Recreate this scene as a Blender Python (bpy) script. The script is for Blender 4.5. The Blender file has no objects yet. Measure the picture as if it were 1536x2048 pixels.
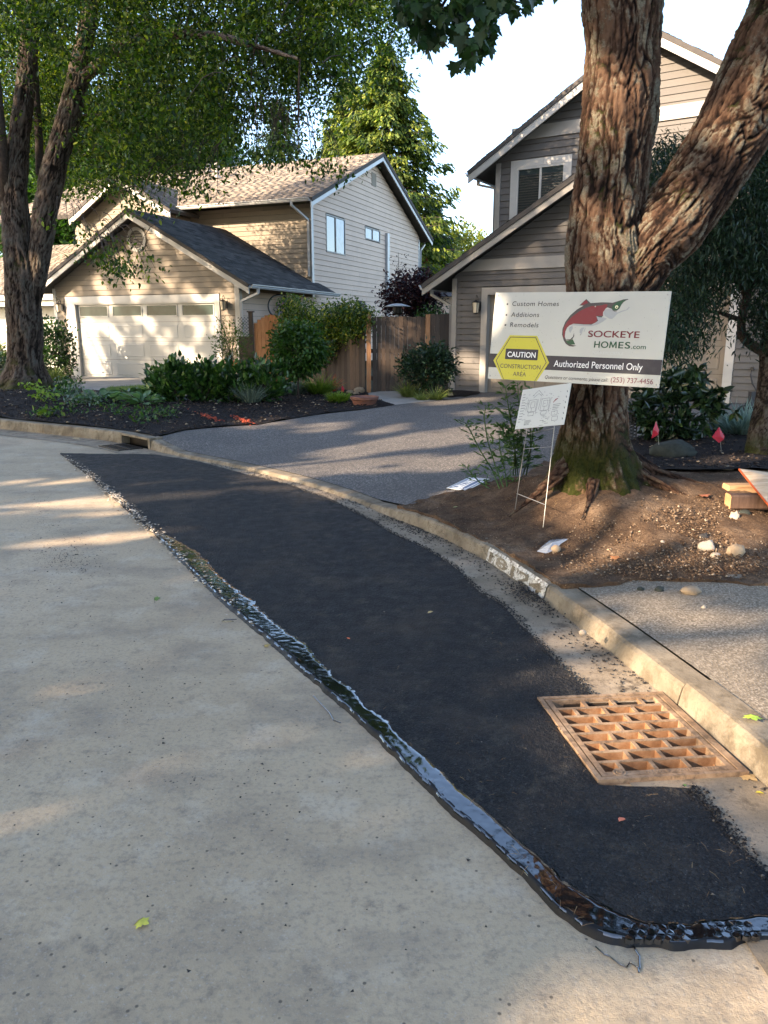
import bpy, math, random
import numpy as np
from mathutils import Vector, Matrix, noise
from mathutils.geometry import delaunay_2d_cdt, tessellate_polygon
random.seed(7); rng = np.random.default_rng(7)
scene = bpy.context.scene
COL = scene.collection
R = math.radians
# ------------------------------------------------------------------ camera, sky, sun, exposure
FPX = 1518.0; PITCH = math.atan(359/1518); CH = 1.5
cd = bpy.data.cameras.new('camera'); cam = bpy.data.objects.new('camera', cd); COL.objects.link(cam)
cd.sensor_fit = 'VERTICAL'; cd.sensor_height = 36; cd.lens = 36*FPX/2048
cd.clip_start = .05; cd.clip_end = 5000
cam.location = (0, 0, CH); cam.rotation_euler = (math.pi/2-PITCH, 0, 0)
scene.camera = cam
SUN_EL = 24.0; SUN_H = Vector((-.862, -.507)).normalized()
sd = Vector((SUN_H.x*math.cos(R(SUN_EL)), SUN_H.y*math.cos(R(SUN_EL)), math.sin(R(SUN_EL))))   # towards the sun
world = bpy.data.worlds.new('World'); scene.world = world; world.use_nodes = True
wn = world.node_tree; wn.nodes.clear()
sky = wn.nodes.new('ShaderNodeTexSky'); sky.sky_type = 'NISHITA'; sky.sun_disc = False
sky.sun_elevation = R(SUN_EL); sky.sun_rotation = math.atan2(SUN_H.x, SUN_H.y) % (2*math.pi)
sky.air_density = .8; sky.dust_density = 1.3; sky.ozone_density = .35
bg = wn.nodes.new('ShaderNodeBackground'); bg.inputs[1].default_value = .15
wo = wn.nodes.new('ShaderNodeOutputWorld')
wn.links.new(sky.outputs[0], bg.inputs[0]); wn.links.new(bg.outputs[0], wo.inputs[0])
sl = bpy.data.lights.new('sun', 'SUN'); sl.energy = 4.2; sl.angle = R(.53); sl.color = (1, .78, .56)
so = bpy.data.objects.new('sun', sl); COL.objects.link(so)
so.rotation_euler = sd.to_track_quat('Z', 'Y').to_euler()
scene.view_settings.view_transform = 'Standard'; scene.view_settings.look = 'None'
scene.view_settings.gamma = 1; scene.view_settings.use_curve_mapping = False
scene.view_settings.exposure = 2.2
scene.cycles.max_bounces = 7; scene.cycles.diffuse_bounces = 4; scene.cycles.glossy_bounces = 3
scene.cycles.transparent_max_bounces = 6; scene.cycles.transmission_bounces = 3
# ------------------------------------------------------------------ measuring helpers
SP, CP = math.sin(PITCH), math.cos(PITCH)
def ray(x, y):
    u = (x-768)/FPX; v = (y-1024)/FPX
    return Vector((u, CP-v*SP, -(SP+v*CP)))
def at(x, y, Y):
    d = ray(x, y); t = Y/d.y; return Vector((d.x*t, Y, CH+d.z*t))
def gnd(x, y, lift=0.0):
    d = ray(x, y); z = .1
    for _ in range(12):
        t = (z-CH)/d.z; p = Vector((d.x*t, d.y*t, z)); z = H1(p.x, p.y)+lift
    return Vector((p.x, p.y, z))
def proj(p):   # numpy (N,3) -> pixels
    dz = p[:, 2]-CH; cz = p[:, 1]*CP-dz*SP; cy = -(p[:, 1]*SP+dz*CP)
    cz = np.where(np.abs(cz) < .05, .05, cz)
    return 768+FPX*p[:, 0]/cz, 1024+FPX*cy/cz, cz
# ------------------------------------------------------------------ object helpers
def tag(o, label=None, cat=None, group=None, kind=None):
    if label: o['label'] = label
    if cat: o['category'] = cat
    if group: o['group'] = group
    if kind: o['kind'] = kind
    return o
def empty(name, loc=(0, 0, 0), label=None, cat=None, group=None, rz=0):
    o = bpy.data.objects.new(name, None); COL.objects.link(o); o.location = loc; o.rotation_euler = (0, 0, rz)
    o.empty_display_size = .1
    return tag(o, label, cat, group)
def link(name, me, mats, parent=None, smooth=False):
    if not isinstance(mats, (list, tuple)): mats = [mats]
    for m in mats: me.materials.append(m)
    if smooth: me.polygons.foreach_set('use_smooth', np.ones(len(me.polygons), bool))
    o = bpy.data.objects.new(name, me); COL.objects.link(o)
    if parent is not None:
        o.parent = parent
        if parent.type == 'EMPTY': o.matrix_parent_inverse = (Matrix.Translation(parent.location) @ parent.rotation_euler.to_matrix().to_4x4()).inverted()
    return o
def npmesh(name, V, F, mats, parent=None, smooth=False, mi=None, attr=None):
    V = np.asarray(V, np.float32); F = np.asarray(F, np.int32)
    me = bpy.data.meshes.new(name); n, k = F.shape
    me.vertices.add(len(V)); me.vertices.foreach_set('co', V.ravel())
    me.loops.add(n*k); me.loops.foreach_set('vertex_index', F.ravel())
    me.polygons.add(n); me.polygons.foreach_set('loop_start', np.arange(0, n*k, k, dtype=np.int32))
    me.polygons.foreach_set('loop_total', np.full(n, k, np.int32))
    if mi is not None: me.polygons.foreach_set('material_index', np.asarray(mi, np.int32))
    me.update(calc_edges=True); me.validate()
    if attr is not None:
        a = me.attributes.new('h', 'FLOAT', 'POINT'); a.data.foreach_set('value', np.asarray(attr, np.float32))
    return link(name, me, mats, parent, smooth)
class MB:
    def __init__(s): s.v = []; s.f = []; s.m = []
    def add(s, vs, fs, m=0):
        n = len(s.v); s.v += [tuple(v) for v in vs]; s.f += [tuple(i+n for i in f) for f in fs]; s.m += [m]*len(fs)
    def hexa(s, p, m=0):   # 8 points: bottom 4 ccw, top 4 ccw
        s.add(p, [(3, 2, 1, 0), (4, 5, 6, 7), (0, 1, 5, 4), (1, 2, 6, 5), (2, 3, 7, 6), (3, 0, 4, 7)], m)
    def box(s, c, size, M=None, m=0):
        x, y, z = [k/2 for k in size]; c = Vector(c)
        p = [(-x, -y, -z), (x, -y, -z), (x, y, -z), (-x, y, -z), (-x, -y, z), (x, -y, z), (x, y, z), (-x, y, z)]
        s.hexa([c+((M @ Vector(q)) if M else Vector(q)) for q in p], m)
    def bar(s, a, b, w, h, m=0, up=(0, 0, 1)):
        a = Vector(a); b = Vector(b); d = (b-a).normalized(); u = Vector(up)
        sx = d.cross(u)
        if sx.length < 1e-4: sx = d.cross(Vector((0, 1, 0)))
        sx.normalize(); uz = sx.cross(d)
        o = [-sx*w/2-uz*h/2, sx*w/2-uz*h/2, sx*w/2+uz*h/2, -sx*w/2+uz*h/2]
        s.add([a+k for k in o]+[b+k for k in o], [(3, 2, 1, 0), (4, 5, 6, 7), (0, 1, 5, 4), (1, 2, 6, 5), (2, 3, 7, 6), (3, 0, 4, 7)], m)
    def tube(s, pts, rad, n=8, m=0, cap=True):
        pts = [Vector(p) for p in pts]
        if not isinstance(rad, (list, tuple)): rad = [rad]*len(pts)
        V = []; up = Vector((.13, .21, .97))
        for i, p in enumerate(pts):
            d = (pts[min(i+1, len(pts)-1)]-pts[max(i-1, 0)]).normalized()
            x = d.cross(up); x = x.normalized() if x.length > .05 else d.cross(Vector((1, 0, 0))).normalized()
            y = d.cross(x)
            V += [p+(x*math.cos(2*math.pi*k/n)+y*math.sin(2*math.pi*k/n))*rad[i] for k in range(n)]
        Fs = [(i*n+k, i*n+(k+1) % n, (i+1)*n+(k+1) % n, (i+1)*n+k) for i in range(len(pts)-1) for k in range(n)]
        if cap: Fs += [tuple(range(n))[::-1], tuple((len(pts)-1)*n+k for k in range(n))]
        s.add(V, Fs, m)
    def lathe(s, c, prof, n=16, m=0, M=None):
        c = Vector(c); V = []
        for r, z in prof:
            for k in range(n):
                q = Vector((r*math.cos(2*math.pi*k/n), r*math.sin(2*math.pi*k/n), z)); V.append(c+((M @ q) if M else q))
        s.add(V, [(i*n+k, i*n+(k+1) % n, (i+1)*n+(k+1) % n, (i+1)*n+k) for i in range(len(prof)-1) for k in range(n)], m)
    def build(s, name, mats, parent=None, smooth=False):
        me = bpy.data.meshes.new(name); me.from_pydata(s.v, [], s.f); me.validate()
        if any(s.m): me.polygons.foreach_set('material_index', s.m[:len(me.polygons)])
        return link(name, me, mats, parent, smooth)
def smooth01(x): x = np.clip(x, 0, 1); return x*x*(3-2*x)
# ------------------------------------------------------------------ materials
class NM:
    def __init__(s, name):
        s.m = bpy.data.materials.new(name); s.m.use_nodes = True; s.t = s.m.node_tree; s.t.nodes.clear()
        s.L = s.t.links.new; s.pos = s.nd('ShaderNodeNewGeometry').outputs['Position']
    def nd(s, t, **k):
        n = s.t.nodes.new(t)
        for a, b in k.items(): setattr(n, a, b)
        return n
    def setin(s, n, i, v):
        if hasattr(v, 'links') or isinstance(v, bpy.types.NodeSocket): s.L(v, n.inputs[i])
        else:
            if isinstance(v, (tuple, list)) and len(v) == 3 and n.inputs[i].type == 'RGBA': v = (*v, 1)
            n.inputs[i].default_value = v
    def noise(s, sc, det=4, ro=.55, vec=None, sx=None, dist=0):
        n = s.nd('ShaderNodeTexNoise'); v = vec or s.pos
        if sx:
            mp = s.nd('ShaderNodeVectorMath', operation='MULTIPLY'); s.L(v, mp.inputs[0]); mp.inputs[1].default_value = sx; v = mp.outputs[0]
        s.L(v, n.inputs['Vector']); n.inputs['Scale'].default_value = sc; n.inputs['Detail'].default_value = det
        n.inputs['Roughness'].default_value = ro; n.inputs['Distortion'].default_value = dist
        return n.outputs['Fac']
    def voro(s, sc, feat='F1', out='Distance', sx=None, rand=1):
        n = s.nd('ShaderNodeTexVoronoi', feature=feat); v = s.pos
        if sx:
            mp = s.nd('ShaderNodeVectorMath', operation='MULTIPLY'); s.L(v, mp.inputs[0]); mp.inputs[1].default_value = sx; v = mp.outputs[0]
        s.L(v, n.inputs['Vector']); n.inputs['Scale'].default_value = sc; n.inputs['Randomness'].default_value = rand
        return n.outputs[out]
    def ramp(s, f, stops, mode='LINEAR'):
        n = s.nd('ShaderNodeValToRGB'); s.L(f, n.inputs[0]); e = n.color_ramp; e.interpolation = mode
        while len(e.elements) < len(stops): e.elements.new(.5)
        for el, (p, c) in zip(e.elements, stops):
            el.position = p; el.color = (c, c, c, 1) if isinstance(c, (int, float)) else (*c, 1)
        return n.outputs[0]
    def mix(s, f, a, b, mode='MIX'):
        n = s.nd('ShaderNodeMix', data_type='RGBA', blend_type=mode)
        s.setin(n, 0, f); s.setin(n, 6, a if not isinstance(a, tuple) else (*a, 1)); s.setin(n, 7, b if not isinstance(b, tuple) else (*b, 1))
        return n.outputs[2]
    def math(s, op, a, b=0.0):
        n = s.nd('ShaderNodeMath', operation=op); s.setin(n, 0, a); s.setin(n, 1, b); return n.outputs[0]
    def bump(s, h, st=.5, dist=.01, nrm=None):
        n = s.nd('ShaderNodeBump'); s.L(h, n.inputs['Height']); n.inputs['Strength'].default_value = st; n.inputs['Distance'].default_value = dist
        if nrm: s.L(nrm, n.inputs['Normal'])
        return n.outputs[0]
    def island(s): return s.nd('ShaderNodeNewGeometry').outputs['Random Per Island']
    def objrand(s): return s.nd('ShaderNodeObjectInfo').outputs['Random']
    def attr(s, n): 
        a = s.nd('ShaderNodeAttribute'); a.attribute_name = n; return a.outputs['Fac']
    def out(s, col, rough=.8, nrm=None, metal=0, spec=.5, coat=0, trans=0, alpha=None, subs=None):
        p = s.nd('ShaderNodeBsdfPrincipled'); s.setin(p, 'Base Color', col if not isinstance(col, tuple) else (*col, 1))
        s.setin(p, 'Roughness', rough); p.inputs['Metallic'].default_value = metal; p.inputs['Specular IOR Level'].default_value = spec
        p.inputs['Coat Weight'].default_value = coat; p.inputs['Transmission Weight'].default_value = trans
        if nrm: s.L(nrm, p.inputs['Normal'])
        if alpha is not None: s.setin(p, 'Alpha', alpha)
        o = s.nd('ShaderNodeOutputMaterial'); s.L(p.outputs[0], o.inputs[0]); s.p = p; return s.m
    def leafout(s, col, tcol, rough=.5, tr=.35, nrm=None, spec=.4):
        p = s.nd('ShaderNodeBsdfPrincipled'); s.setin(p, 'Base Color', col); p.inputs['Roughness'].default_value = rough; p.inputs['Specular IOR Level'].default_value = spec
        t = s.nd('ShaderNodeBsdfTranslucent'); s.setin(t, 'Color', tcol)
        mx = s.nd('ShaderNodeMixShader'); mx.inputs[0].default_value = tr
        s.L(p.outputs[0], mx.inputs[1]); s.L(t.outputs[0], mx.inputs[2])
        o = s.nd('ShaderNodeOutputMaterial'); s.L(mx.outputs[0], o.inputs[0]); return s.m
def plain(name, c, rough=.6, metal=0, spec=.5, coat=0, var=.12, sc=6):
    n = NM(name); f = n.noise(sc, 5); a = tuple(k*(1-var) for k in c); b = tuple(min(1, k*(1+var)) for k in c)
    return n.out(n.ramp(f, [(.3, a), (.7, b)]), rough, n.bump(n.noise(sc*25, 3), .12, .002), metal, spec, coat)
def leafmat(name, stops, trcol, tr=.35, rough=.5, spec=.4):
    n = NM(name); c = n.ramp(n.island(), stops)
    big = n.ramp(n.noise(.9, 2), [(.35, .75), (.65, 1.15)])
    c = n.mix(1.0, c, big, 'MULTIPLY')
    return n.leafout(c, n.mix(1.0, c, trcol, 'MULTIPLY'), rough, tr, None, spec)
MT = {}
# concrete road: grey tan, big tone patches, small pits and aggregate
n = NM('road_concrete')
c = n.ramp(n.noise(.55, 5, .6), [(.3, (.34, .262, .170)), (.5, (.425, .335, .22)), (.7, (.49, .39, .265))])
c = n.mix(n.ramp(n.noise(1.6, 8, .72, sx=(1, 1.5, 1)), [(.48, 0), (.66, .7)]), c, (.215, .175, .13))
c = n.mix(n.ramp(n.noise(3.1, 7, .7), [(.52, 0), (.70, .5)]), c, (.52, .455, .355))
c = n.mix(n.ramp(n.noise(9, 6, .75), [(.56, 0), (.70, .6)]), c, (.14, .12, .095))
c = n.mix(n.ramp(n.noise(55, 3, .6), [(.35, .35), (.5, 0)]), c, (.15, .14, .12))
c = n.mix(n.ramp(n.noise(140, 2, .5), [(.6, 0), (.72, .5)]), c, (.42, .39, .34))
c = n.mix(n.ramp(n.voro(19), [(.06, .8), (.11, 0)]), c, (.06, .05, .04))
b = n.bump(n.noise(38, 6, .75), .9, .008); b = n.bump(n.noise(240, 2, .6), .35, .002, b)
MT['road'] = n.out(c, .78, b, spec=.35)
n = NM('kerb_concrete')
c = n.ramp(n.noise(3, 6, .65), [(.3, (.13, .105, .072)), (.5, (.21, .175, .125)), (.72, (.29, .25, .185))])
c = n.mix(n.ramp(n.noise(7, 7, .75), [(.47, 0), (.60, .8)]), c, (.10, .078, .05))
c = n.mix(n.ramp(n.noise(90, 3, .6), [(.3, .5), (.45, 0)]), c, (.11, .10, .085))
MT['kerb'] = n.out(c, .85, n.bump(n.noise(60, 5, .7), .6, .006), spec=.3)
n = NM('gutter_concrete')
c = n.ramp(n.noise(2.4, 6, .65), [(.3, (.16, .125, .08)), (.5, (.25, .20, .14)), (.7, (.34, .285, .21))])
c = n.mix(n.ramp(n.noise(7, 6, .75), [(.52, 0), (.63, .85)]), c, (.09, .07, .05))
c = n.mix(n.ramp(n.noise(110, 3, .6), [(.3, .6), (.44, 0)]), c, (.09, .08, .065))
MT['gutter'] = n.out(c, .85, n.bump(n.noise(70, 5, .7), .6, .006), spec=.3)
n = NM('new_asphalt')
c = n.ramp(n.voro(150, out='Color'), [(.0, (.0025, .0025, .003)), (.45, (.007, .007, .008)), (.8, (.020, .0195, .0195)), (1, (.05, .048, .046))])
c = n.mix(n.ramp(n.noise(2.1, 6, .7), [(.50, 0), (.72, .42)]), c, (.085, .062, .042))
c = n.mix(n.ramp(n.noise(5.5, 7, .75), [(.55, 0), (.68, .45)]), c, (.11, .09, .065))
c = n.mix(n.ramp(n.voro(48), [(.05, .8), (.09, 0)]), c, (.16, .14, .11))
b = n.bump(n.voro(150), 1, .006); b = n.bump(n.voro(60), .8, .008, b); b = n.bump(n.noise(18, 5, .6), .4, .010, b)
MT['asphalt'] = n.out(c, n.ramp(n.noise(12, 3), [(.3, .6), (.7, .8)]), b, spec=.3)
n = NM('aggregate_driveway')
v = n.voro(85, out='Color'); c = n.ramp(v, [(.0, (.04, .037, .036)), (.4, (.09, .083, .076)), (.7, (.16, .145, .128)), (1, (.38, .345, .30))])
c = n.mix(n.ramp(n.noise(1.1, 5, .6), [(.35, .0), (.7, .55)]), c, (.075, .067, .06))
MT['drive'] = n.out(c, .75, n.bump(n.voro(85), .8, .006), spec=.35)
n = NM('aggregate_apron')
v = n.voro(120, out='Color'); c = n.ramp(v, [(.0, (.07, .055, .038)), (.5, (.19, .155, .11)), (1, (.38, .325, .25))])
c = n.mix(n.ramp(n.noise(2.5, 5, .6), [(.35, .0), (.7, .6)]), c, (.17, .145, .11))
MT['apron'] = n.out(c, .8, n.bump(n.voro(120), .6, .004), spec=.3)
n = NM('walk_concrete')
c = n.ramp(n.noise(2, 5), [(.3, (.21, .20, .18)), (.7, (.30, .285, .26))]); MT['walk'] = n.out(c, .85, n.bump(n.noise(60, 4), .4, .004))
n = NM('brown_soil')
c = n.ramp(n.noise(3, 7, .7), [(.3, (.042, .026, .016)), (.5, (.105, .066, .040)), (.72, (.24, .165, .105))])
c = n.mix(n.ramp(n.noise(70, 4, .7), [(.35, .7), (.5, 0)]), c, (.035, .02, .012))
c = n.mix(n.ramp(n.voro(60), [(.09, .8), (.15, 0)]), c, (.32, .25, .17))
b = n.bump(n.noise(40, 6, .75), 1, .02); MT['soil'] = n.out(c, .95, b, spec=.15)
n = NM('black_mulch')
c = n.ramp(n.noise(45, 5, .75), [(.35, (.006, .005, .006)), (.6, (.022, .017, .016)), (.8, (.06, .045, .035))])
c = n.mix(n.ramp(n.noise(1.2, 4), [(.5, 0), (.7, .5)]), c, (.05, .03, .02))
b = n.bump(n.noise(30, 6, .8), 1, .04); MT['mulch'] = n.out(c, .9, b, spec=.2)
n = NM('yard_ground'); c = n.ramp(n.noise(3, 6, .7), [(.3, (.02, .03, .01)), (.7, (.05, .06, .025))]); MT['yard'] = n.out(c, .95)
n = NM('lawn_turf'); c = n.ramp(n.noise(18, 6, .7), [(.3, (.05, .09, .012)), (.7, (.14, .21, .03))]); MT['lawn'] = n.out(c, .9, n.bump(n.noise(60, 4), 1, .03))
# tar
n = NM('wet_tar'); b = n.bump(n.noise(14, 3, .5, dist=.6), .22, .008)
MT['tar'] = n.out((.005, .005, .006), n.ramp(n.noise(9, 3), [(.35, .03), (.7, .10)]), b, spec=.9, coat=.6); n.p.inputs['IOR'].default_value = 1.7
MT['tardull'] = plain('dull_tar', (.006, .006, .007), .55, spec=.3, var=.3, sc=20)
n = NM('tar_lump'); b = n.bump(n.voro(38), .7, .01); MT['tarlump'] = n.out((.012, .012, .014), .3, b, spec=.7)
# metal
n = NM('dusty_iron')
c = n.ramp(n.noise(14, 6, .7), [(.3, (.13, .06, .028)), (.5, (.24, .125, .062)), (.7, (.32, .21, .13))])
MT['iron'] = n.out(c, .75, n.bump(n.noise(90, 4), .5, .003), spec=.3)
n = NM('iron_top'); c = n.ramp(n.noise(10, 6, .7), [(.3, (.11, .07, .045)), (.5, (.25, .165, .10)), (.75, (.36, .27, .185))])
c = n.mix(n.ramp(n.noise(32, 5, .7), [(.5, 0), (.62, .6)]), c, (.06, .045, .032)); MT['irontop'] = n.out(c, .8, n.bump(n.noise(120, 4), .5, .002), spec=.3)
MT['pit'] = plain('pit_wall', (.02, .014, .01), .9)
def siding_mat(name, base, var=.1):
    n = NM(name); r = n.objrand()
    c = n.ramp(r, [(0, tuple(k*(1-var) for k in base)), (1, tuple(k*(1+var) for k in base))])
    c = n.mix(n.ramp(n.noise(1.3, 5, .65), [(.45, 0), (.75, .35)]), c, tuple(k*.72 for k in base))
    c = n.mix(n.ramp(n.noise(40, 3, .6, sx=(1, 1, 6)), [(.4, .18), (.55, 0)]), c, tuple(k*.6 for k in base))
    return n.out(c, .72, n.bump(n.noise(55, 4, .6, sx=(1, 1, 8)), .25, .002), spec=.3)
MT['tansiding'] = siding_mat('tan_siding', (.27, .228, .175))
MT['palesiding'] = siding_mat('pale_siding', (.72, .55, .42), .05)
MT['greysiding'] = siding_mat('grey_siding', (.135, .124, .113), .06)
MT['trim'] = plain('white_trim', (.48, .455, .41), .5, sc=2)
MT['trimgrey'] = plain('pale_grey_trim', (.31, .285, .25), .55, sc=2)
MT['gutterpaint'] = plain('gutter_paint', (.44, .44, .43), .35, sc=3)
MT['door'] = plain('door_paint', (.40, .39, .355), .45, sc=1, var=.04)
MT['tandoor'] = plain('tan_door_paint', (.21, .175, .135), .5, sc=1, var=.05)
MT['wallback'] = plain('shadow_gap_and_joint', (.09, .08, .065), .9)  # dark so siding gaps read as shadow lines; also door joints
MT['roofedge'] = plain('roof_edge', (.07, .062, .055), .9)
MT['soffit'] = plain('soffit', (.30, .27, .23), .7)
n = NM('roof_shingle'); c = n.ramp(n.island(), [(0, (.125, .105, .088)), (.35, (.19, .16, .13)), (.7, (.26, .215, .17)), (1, (.31, .26, .21))])
c = n.mix(n.ramp(n.noise(120, 2), [(.4, .4), (.6, 0)]), c, (.08, .07, .06)); MT['shingle'] = n.out(c, .9, n.bump(n.noise(200, 2), .5, .003), spec=.2)
n = NM('dark_and_shaded_shingle'); c = n.ramp(n.island(), [(0, (.05, .048, .048)), (.5, (.085, .08, .078)), (1, (.135, .125, .12))])
c = n.mix(n.ramp(n.noise(120, 2), [(.4, .4), (.6, 0)]), c, (.04, .04, .04)); MT['darkshingle'] = n.out(c, .9, n.bump(n.noise(200, 2), .5, .003), spec=.2)
n = NM('window_glass'); MT['glass'] = n.out((.03, .04, .045), .04, spec=1.0, coat=.3)
n = NM('tree_reflection_glass'); MT['garageglass'] = n.out(n.ramp(n.noise(2, 2), [(.3, (.015, .03, .025)), (.7, (.03, .055, .048))]), .25, spec=.25)  # green tint stands in for trees mirrored in the panes
n = NM('pale_curtain_glass'); MT['glasspale'] = n.out(n.ramp(n.noise(3, 2), [(.3, (.12, .15, .19)), (.7, (.20, .24, .29))]), .12, spec=.9)
n = NM('amber_lamp_glass'); MT['lampglass'] = n.out((.62, .52, .36), .25, spec=.6)
MT['black'] = plain('black_metal', (.018, .016, .015), .4, spec=.6)
MT['steel'] = plain('galvanised_wire', (.36, .35, .33), .4, metal=.6)
n = NM('cedar_board'); r = n.objrand()
c = n.ramp(r, [(0, (.055, .040, .031)), (.6, (.09, .07, .055)), (1, (.14, .095, .066))])
c = n.mix(n.ramp(n.noise(9, 6, .7, sx=(6, 6, .6)), [(.4, .55), (.6, 0)]), c, (.05, .038, .03))
MT['cedar'] = n.out(c, .85, n.bump(n.noise(12, 5, .7, sx=(8, 8, .6)), .5, .005), spec=.2)
n = NM('fresh_cedar'); r = n.objrand()
c = n.ramp(r, [(0, (.30, .14, .06)), (1, (.42, .22, .11))]); c = n.mix(n.ramp(n.noise(9, 6, .7, sx=(6, 6, .6)), [(.4, .5), (.6, 0)]), c, (.19, .085, .035))
MT['cedarnew'] = n.out(c, .75, n.bump(n.noise(12, 5, .7, sx=(8, 8, .6)), .4, .004), spec=.2)
n = NM('sawn_timber'); c = n.ramp(n.noise(5, 7, .7, sx=(1, 6, 6), dist=.5), [(.3, (.26, .15, .075)), (.55, (.42, .27, .15)), (.75, (.55, .40, .25))])
MT['timber'] = n.out(c, .8, n.bump(n.noise(25, 5), .4, .004), spec=.2)
n = NM('sawn_timber_dark'); c = n.ramp(n.noise(6, 7, .7, sx=(6, 1, 1), dist=.4), [(.3, (.07, .04, .028)), (.6, (.14, .085, .058)), (.8, (.22, .14, .10))])
MT['timberdark'] = n.out(c, .8, n.bump(n.noise(25, 5), .4, .004), spec=.2)
n = NM('timber_end'); c = n.ramp(n.noise(12, 5, .6), [(.3, (.46, .23, .10)), (.7, (.62, .37, .19))]); MT['timberend'] = n.out(c, .8, n.bump(n.noise(60, 4), .4, .003))
n = NM('plywood'); c = n.ramp(n.noise(4, 6, .65, sx=(1, 7, 1), dist=.8), [(.3, (.36, .22, .12)), (.5, (.62, .44, .27)), (.7, (.74, .58, .40))]); MT['ply'] = n.out(c, .7, n.bump(n.noise(30, 4), .3, .002))
MT['markpaint'] = plain('orange_mark_paint', (.34, .05, .015), .8, sc=20, var=.3)
MT['orangepaint'] = plain('orange_edge_paint', (.62, .12, .03), .6, sc=20, var=.25)
def stone(name, a, b): 
    n = NM(name); c = n.ramp(n.noise(14, 6, .65), [(.3, a), (.7, b)]); MT[name] = n.out(c, .85, n.bump(n.noise(60, 5), .5, .005), spec=.3)
stone('tan_stone', (.22, .155, .095), (.36, .275, .18)); stone('pale_stone', (.26, .215, .165), (.42, .36, .28)); stone('dark_stone', (.018, .023, .019), (.045, .05, .042))
n = NM('rubble_bits'); MT['rubble'] = n.out(n.ramp(n.island(), [(0, (.05, .028, .016)), (.5, (.11, .068, .04)), (.88, (.20, .14, .09)), (1, (.36, .29, .21))]), .9, n.bump(n.noise(90, 3), .4, .003), spec=.2)
n = NM('mulch_chips'); MT['chips'] = n.out(n.ramp(n.island(), [(0, (.008, .007, .008)), (.75, (.03, .022, .018)), (.93, (.09, .06, .04)), (1, (.34, .28, .20))]), .8, spec=.3)
n = NM('dark_crumbs'); MT['crumbs'] = n.out(n.ramp(n.island(), [(0, (.012, .012, .013)), (.7, (.035, .032, .03)), (1, (.10, .085, .07))]), .8, spec=.4)
n = NM('asphalt_grit'); MT['grit'] = n.out(n.ramp(n.island(), [(0, (.004, .004, .005)), (.7, (.018, .018, .019)), (.93, (.05, .046, .042)), (1, (.16, .14, .115))]), .7, spec=.35)
n = NM('pale_chips'); MT['palechips'] = n.out(n.ramp(n.island(), [(0, (.05, .045, .035)), (.3, (.22, .18, .13)), (.7, (.46, .40, .32)), (1, (.66, .60, .52))]), .8, spec=.3)
n = NM('fir_needles'); MT['needles'] = n.out(n.ramp(n.island(), [(0, (.10, .055, .025)), (.6, (.24, .14, .065)), (1, (.38, .26, .13))]), .8, spec=.3)
MT['whitepaint'] = plain('white_sheet', (.46, .47, .43), .35, sc=3, var=.04)
def flat(name, c, rough=.45): 
    n = NM(name); return n.out(n.mix(n.ramp(n.noise(30, 4), [(.5, 0), (.8, .25)]), c, tuple(k*.7+.05 for k in c)), rough)
MT['ink'] = flat('black_print', (.012, .014, .03)); MT['red'] = flat('red_print', (.18, .013, .026)); MT['green'] = flat('green_print', (.012, .075, .035))
MT['greyp'] = flat('grey_print', (.33, .35, .36)); MT['faint'] = flat('faint_print', (.50, .53, .51)); MT['yellow'] = flat('yellow_print', (.50, .46, .04)); MT['dgrey'] = flat('dark_print', (.05, .045, .05))
MT['maroon'] = flat('maroon_print', (.16, .012, .04)); MT['palep'] = flat('pale_print', (.72, .74, .5)); MT['bluep'] = flat('blue_print', (.05, .10, .22)); MT['whitep'] = flat('white_print', (.74, .77, .78))
MT['redflag'] = plain('red_flag', (.50, .015, .03), .5)
MT['terracotta'] = plain('terracotta', (.16, .07, .05), .6, sc=8, var=.2)
MT['utilblack'] = plain('black_plastic', (.025, .025, .027), .5)
# foliage
MT['leaf_street'] = leafmat('street_leaf', [(0, (.010, .027, .005)), (.45, (.034, .074, .010)), (.8, (.095, .15, .018)), (1, (.25, .28, .035))], (1.5, 1.7, .6), .45, .42)
MT['leaf_maple'] = leafmat('maple_leaf', [(0, (.012, .034, .012)), (1, (.035, .075, .022))], (1.3, 1.6, .7), .35, .45)
MT['leaf_laurel'] = leafmat('laurel_leaf', [(0, (.012, .035, .008)), (.6, (.03, .08, .015)), (1, (.09, .17, .03))], (1.2, 1.5, .6), .22, .3, .6)
MT['leaf_vine'] = leafmat('vine_leaf', [(0, (.02, .05, .01)), (.5, (.055, .11, .018)), (.85, (.15, .20, .03)), (1, (.36, .33, .04))], (1.5, 1.6, .6), .38, .4)
MT['leaf_round'] = leafmat('round_leaf', [(0, (.02, .055, .01)), (1, (.06, .13, .02))], (1.3, 1.6, .6), .3, .45)
MT['leaf_rhodo'] = leafmat('rhododendron_leaf', [(0, (.010, .028, .012)), (.8, (.028, .058, .022)), (1, (.06, .10, .03))], (1, 1.3, .6), .15, .28, .7)
MT['leaf_dark'] = leafmat('dark_fine_leaf', [(0, (.008, .024, .012)), (1, (.026, .055, .022))], (1.1, 1.4, .7), .25, .45)
MT['leaf_purple'] = leafmat('purple_leaf', [(0, (.014, .008, .014)), (.8, (.035, .016, .024)), (1, (.11, .035, .02))], (1.8, .8, .7), .25, .45)
MT['leaf_spruce'] = leafmat('spruce_needle', [(0, (.020, .045, .008)), (.4, (.07, .12, .015)), (1, (.22, .25, .03))], (1.3, 1.4, .5), .30, .6)
MT['leaf_fir'] = leafmat('fir_needle', [(0, (.016, .042, .022)), (1, (.05, .09, .04))], (1, 1.2, .8), .25, .6)
MT['leaf_yellow'] = leafmat('yellow_green_leaf', [(0, (.14, .17, .03)), (1, (.34, .36, .07))], (1.3, 1.3, .6), .4, .6)
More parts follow.
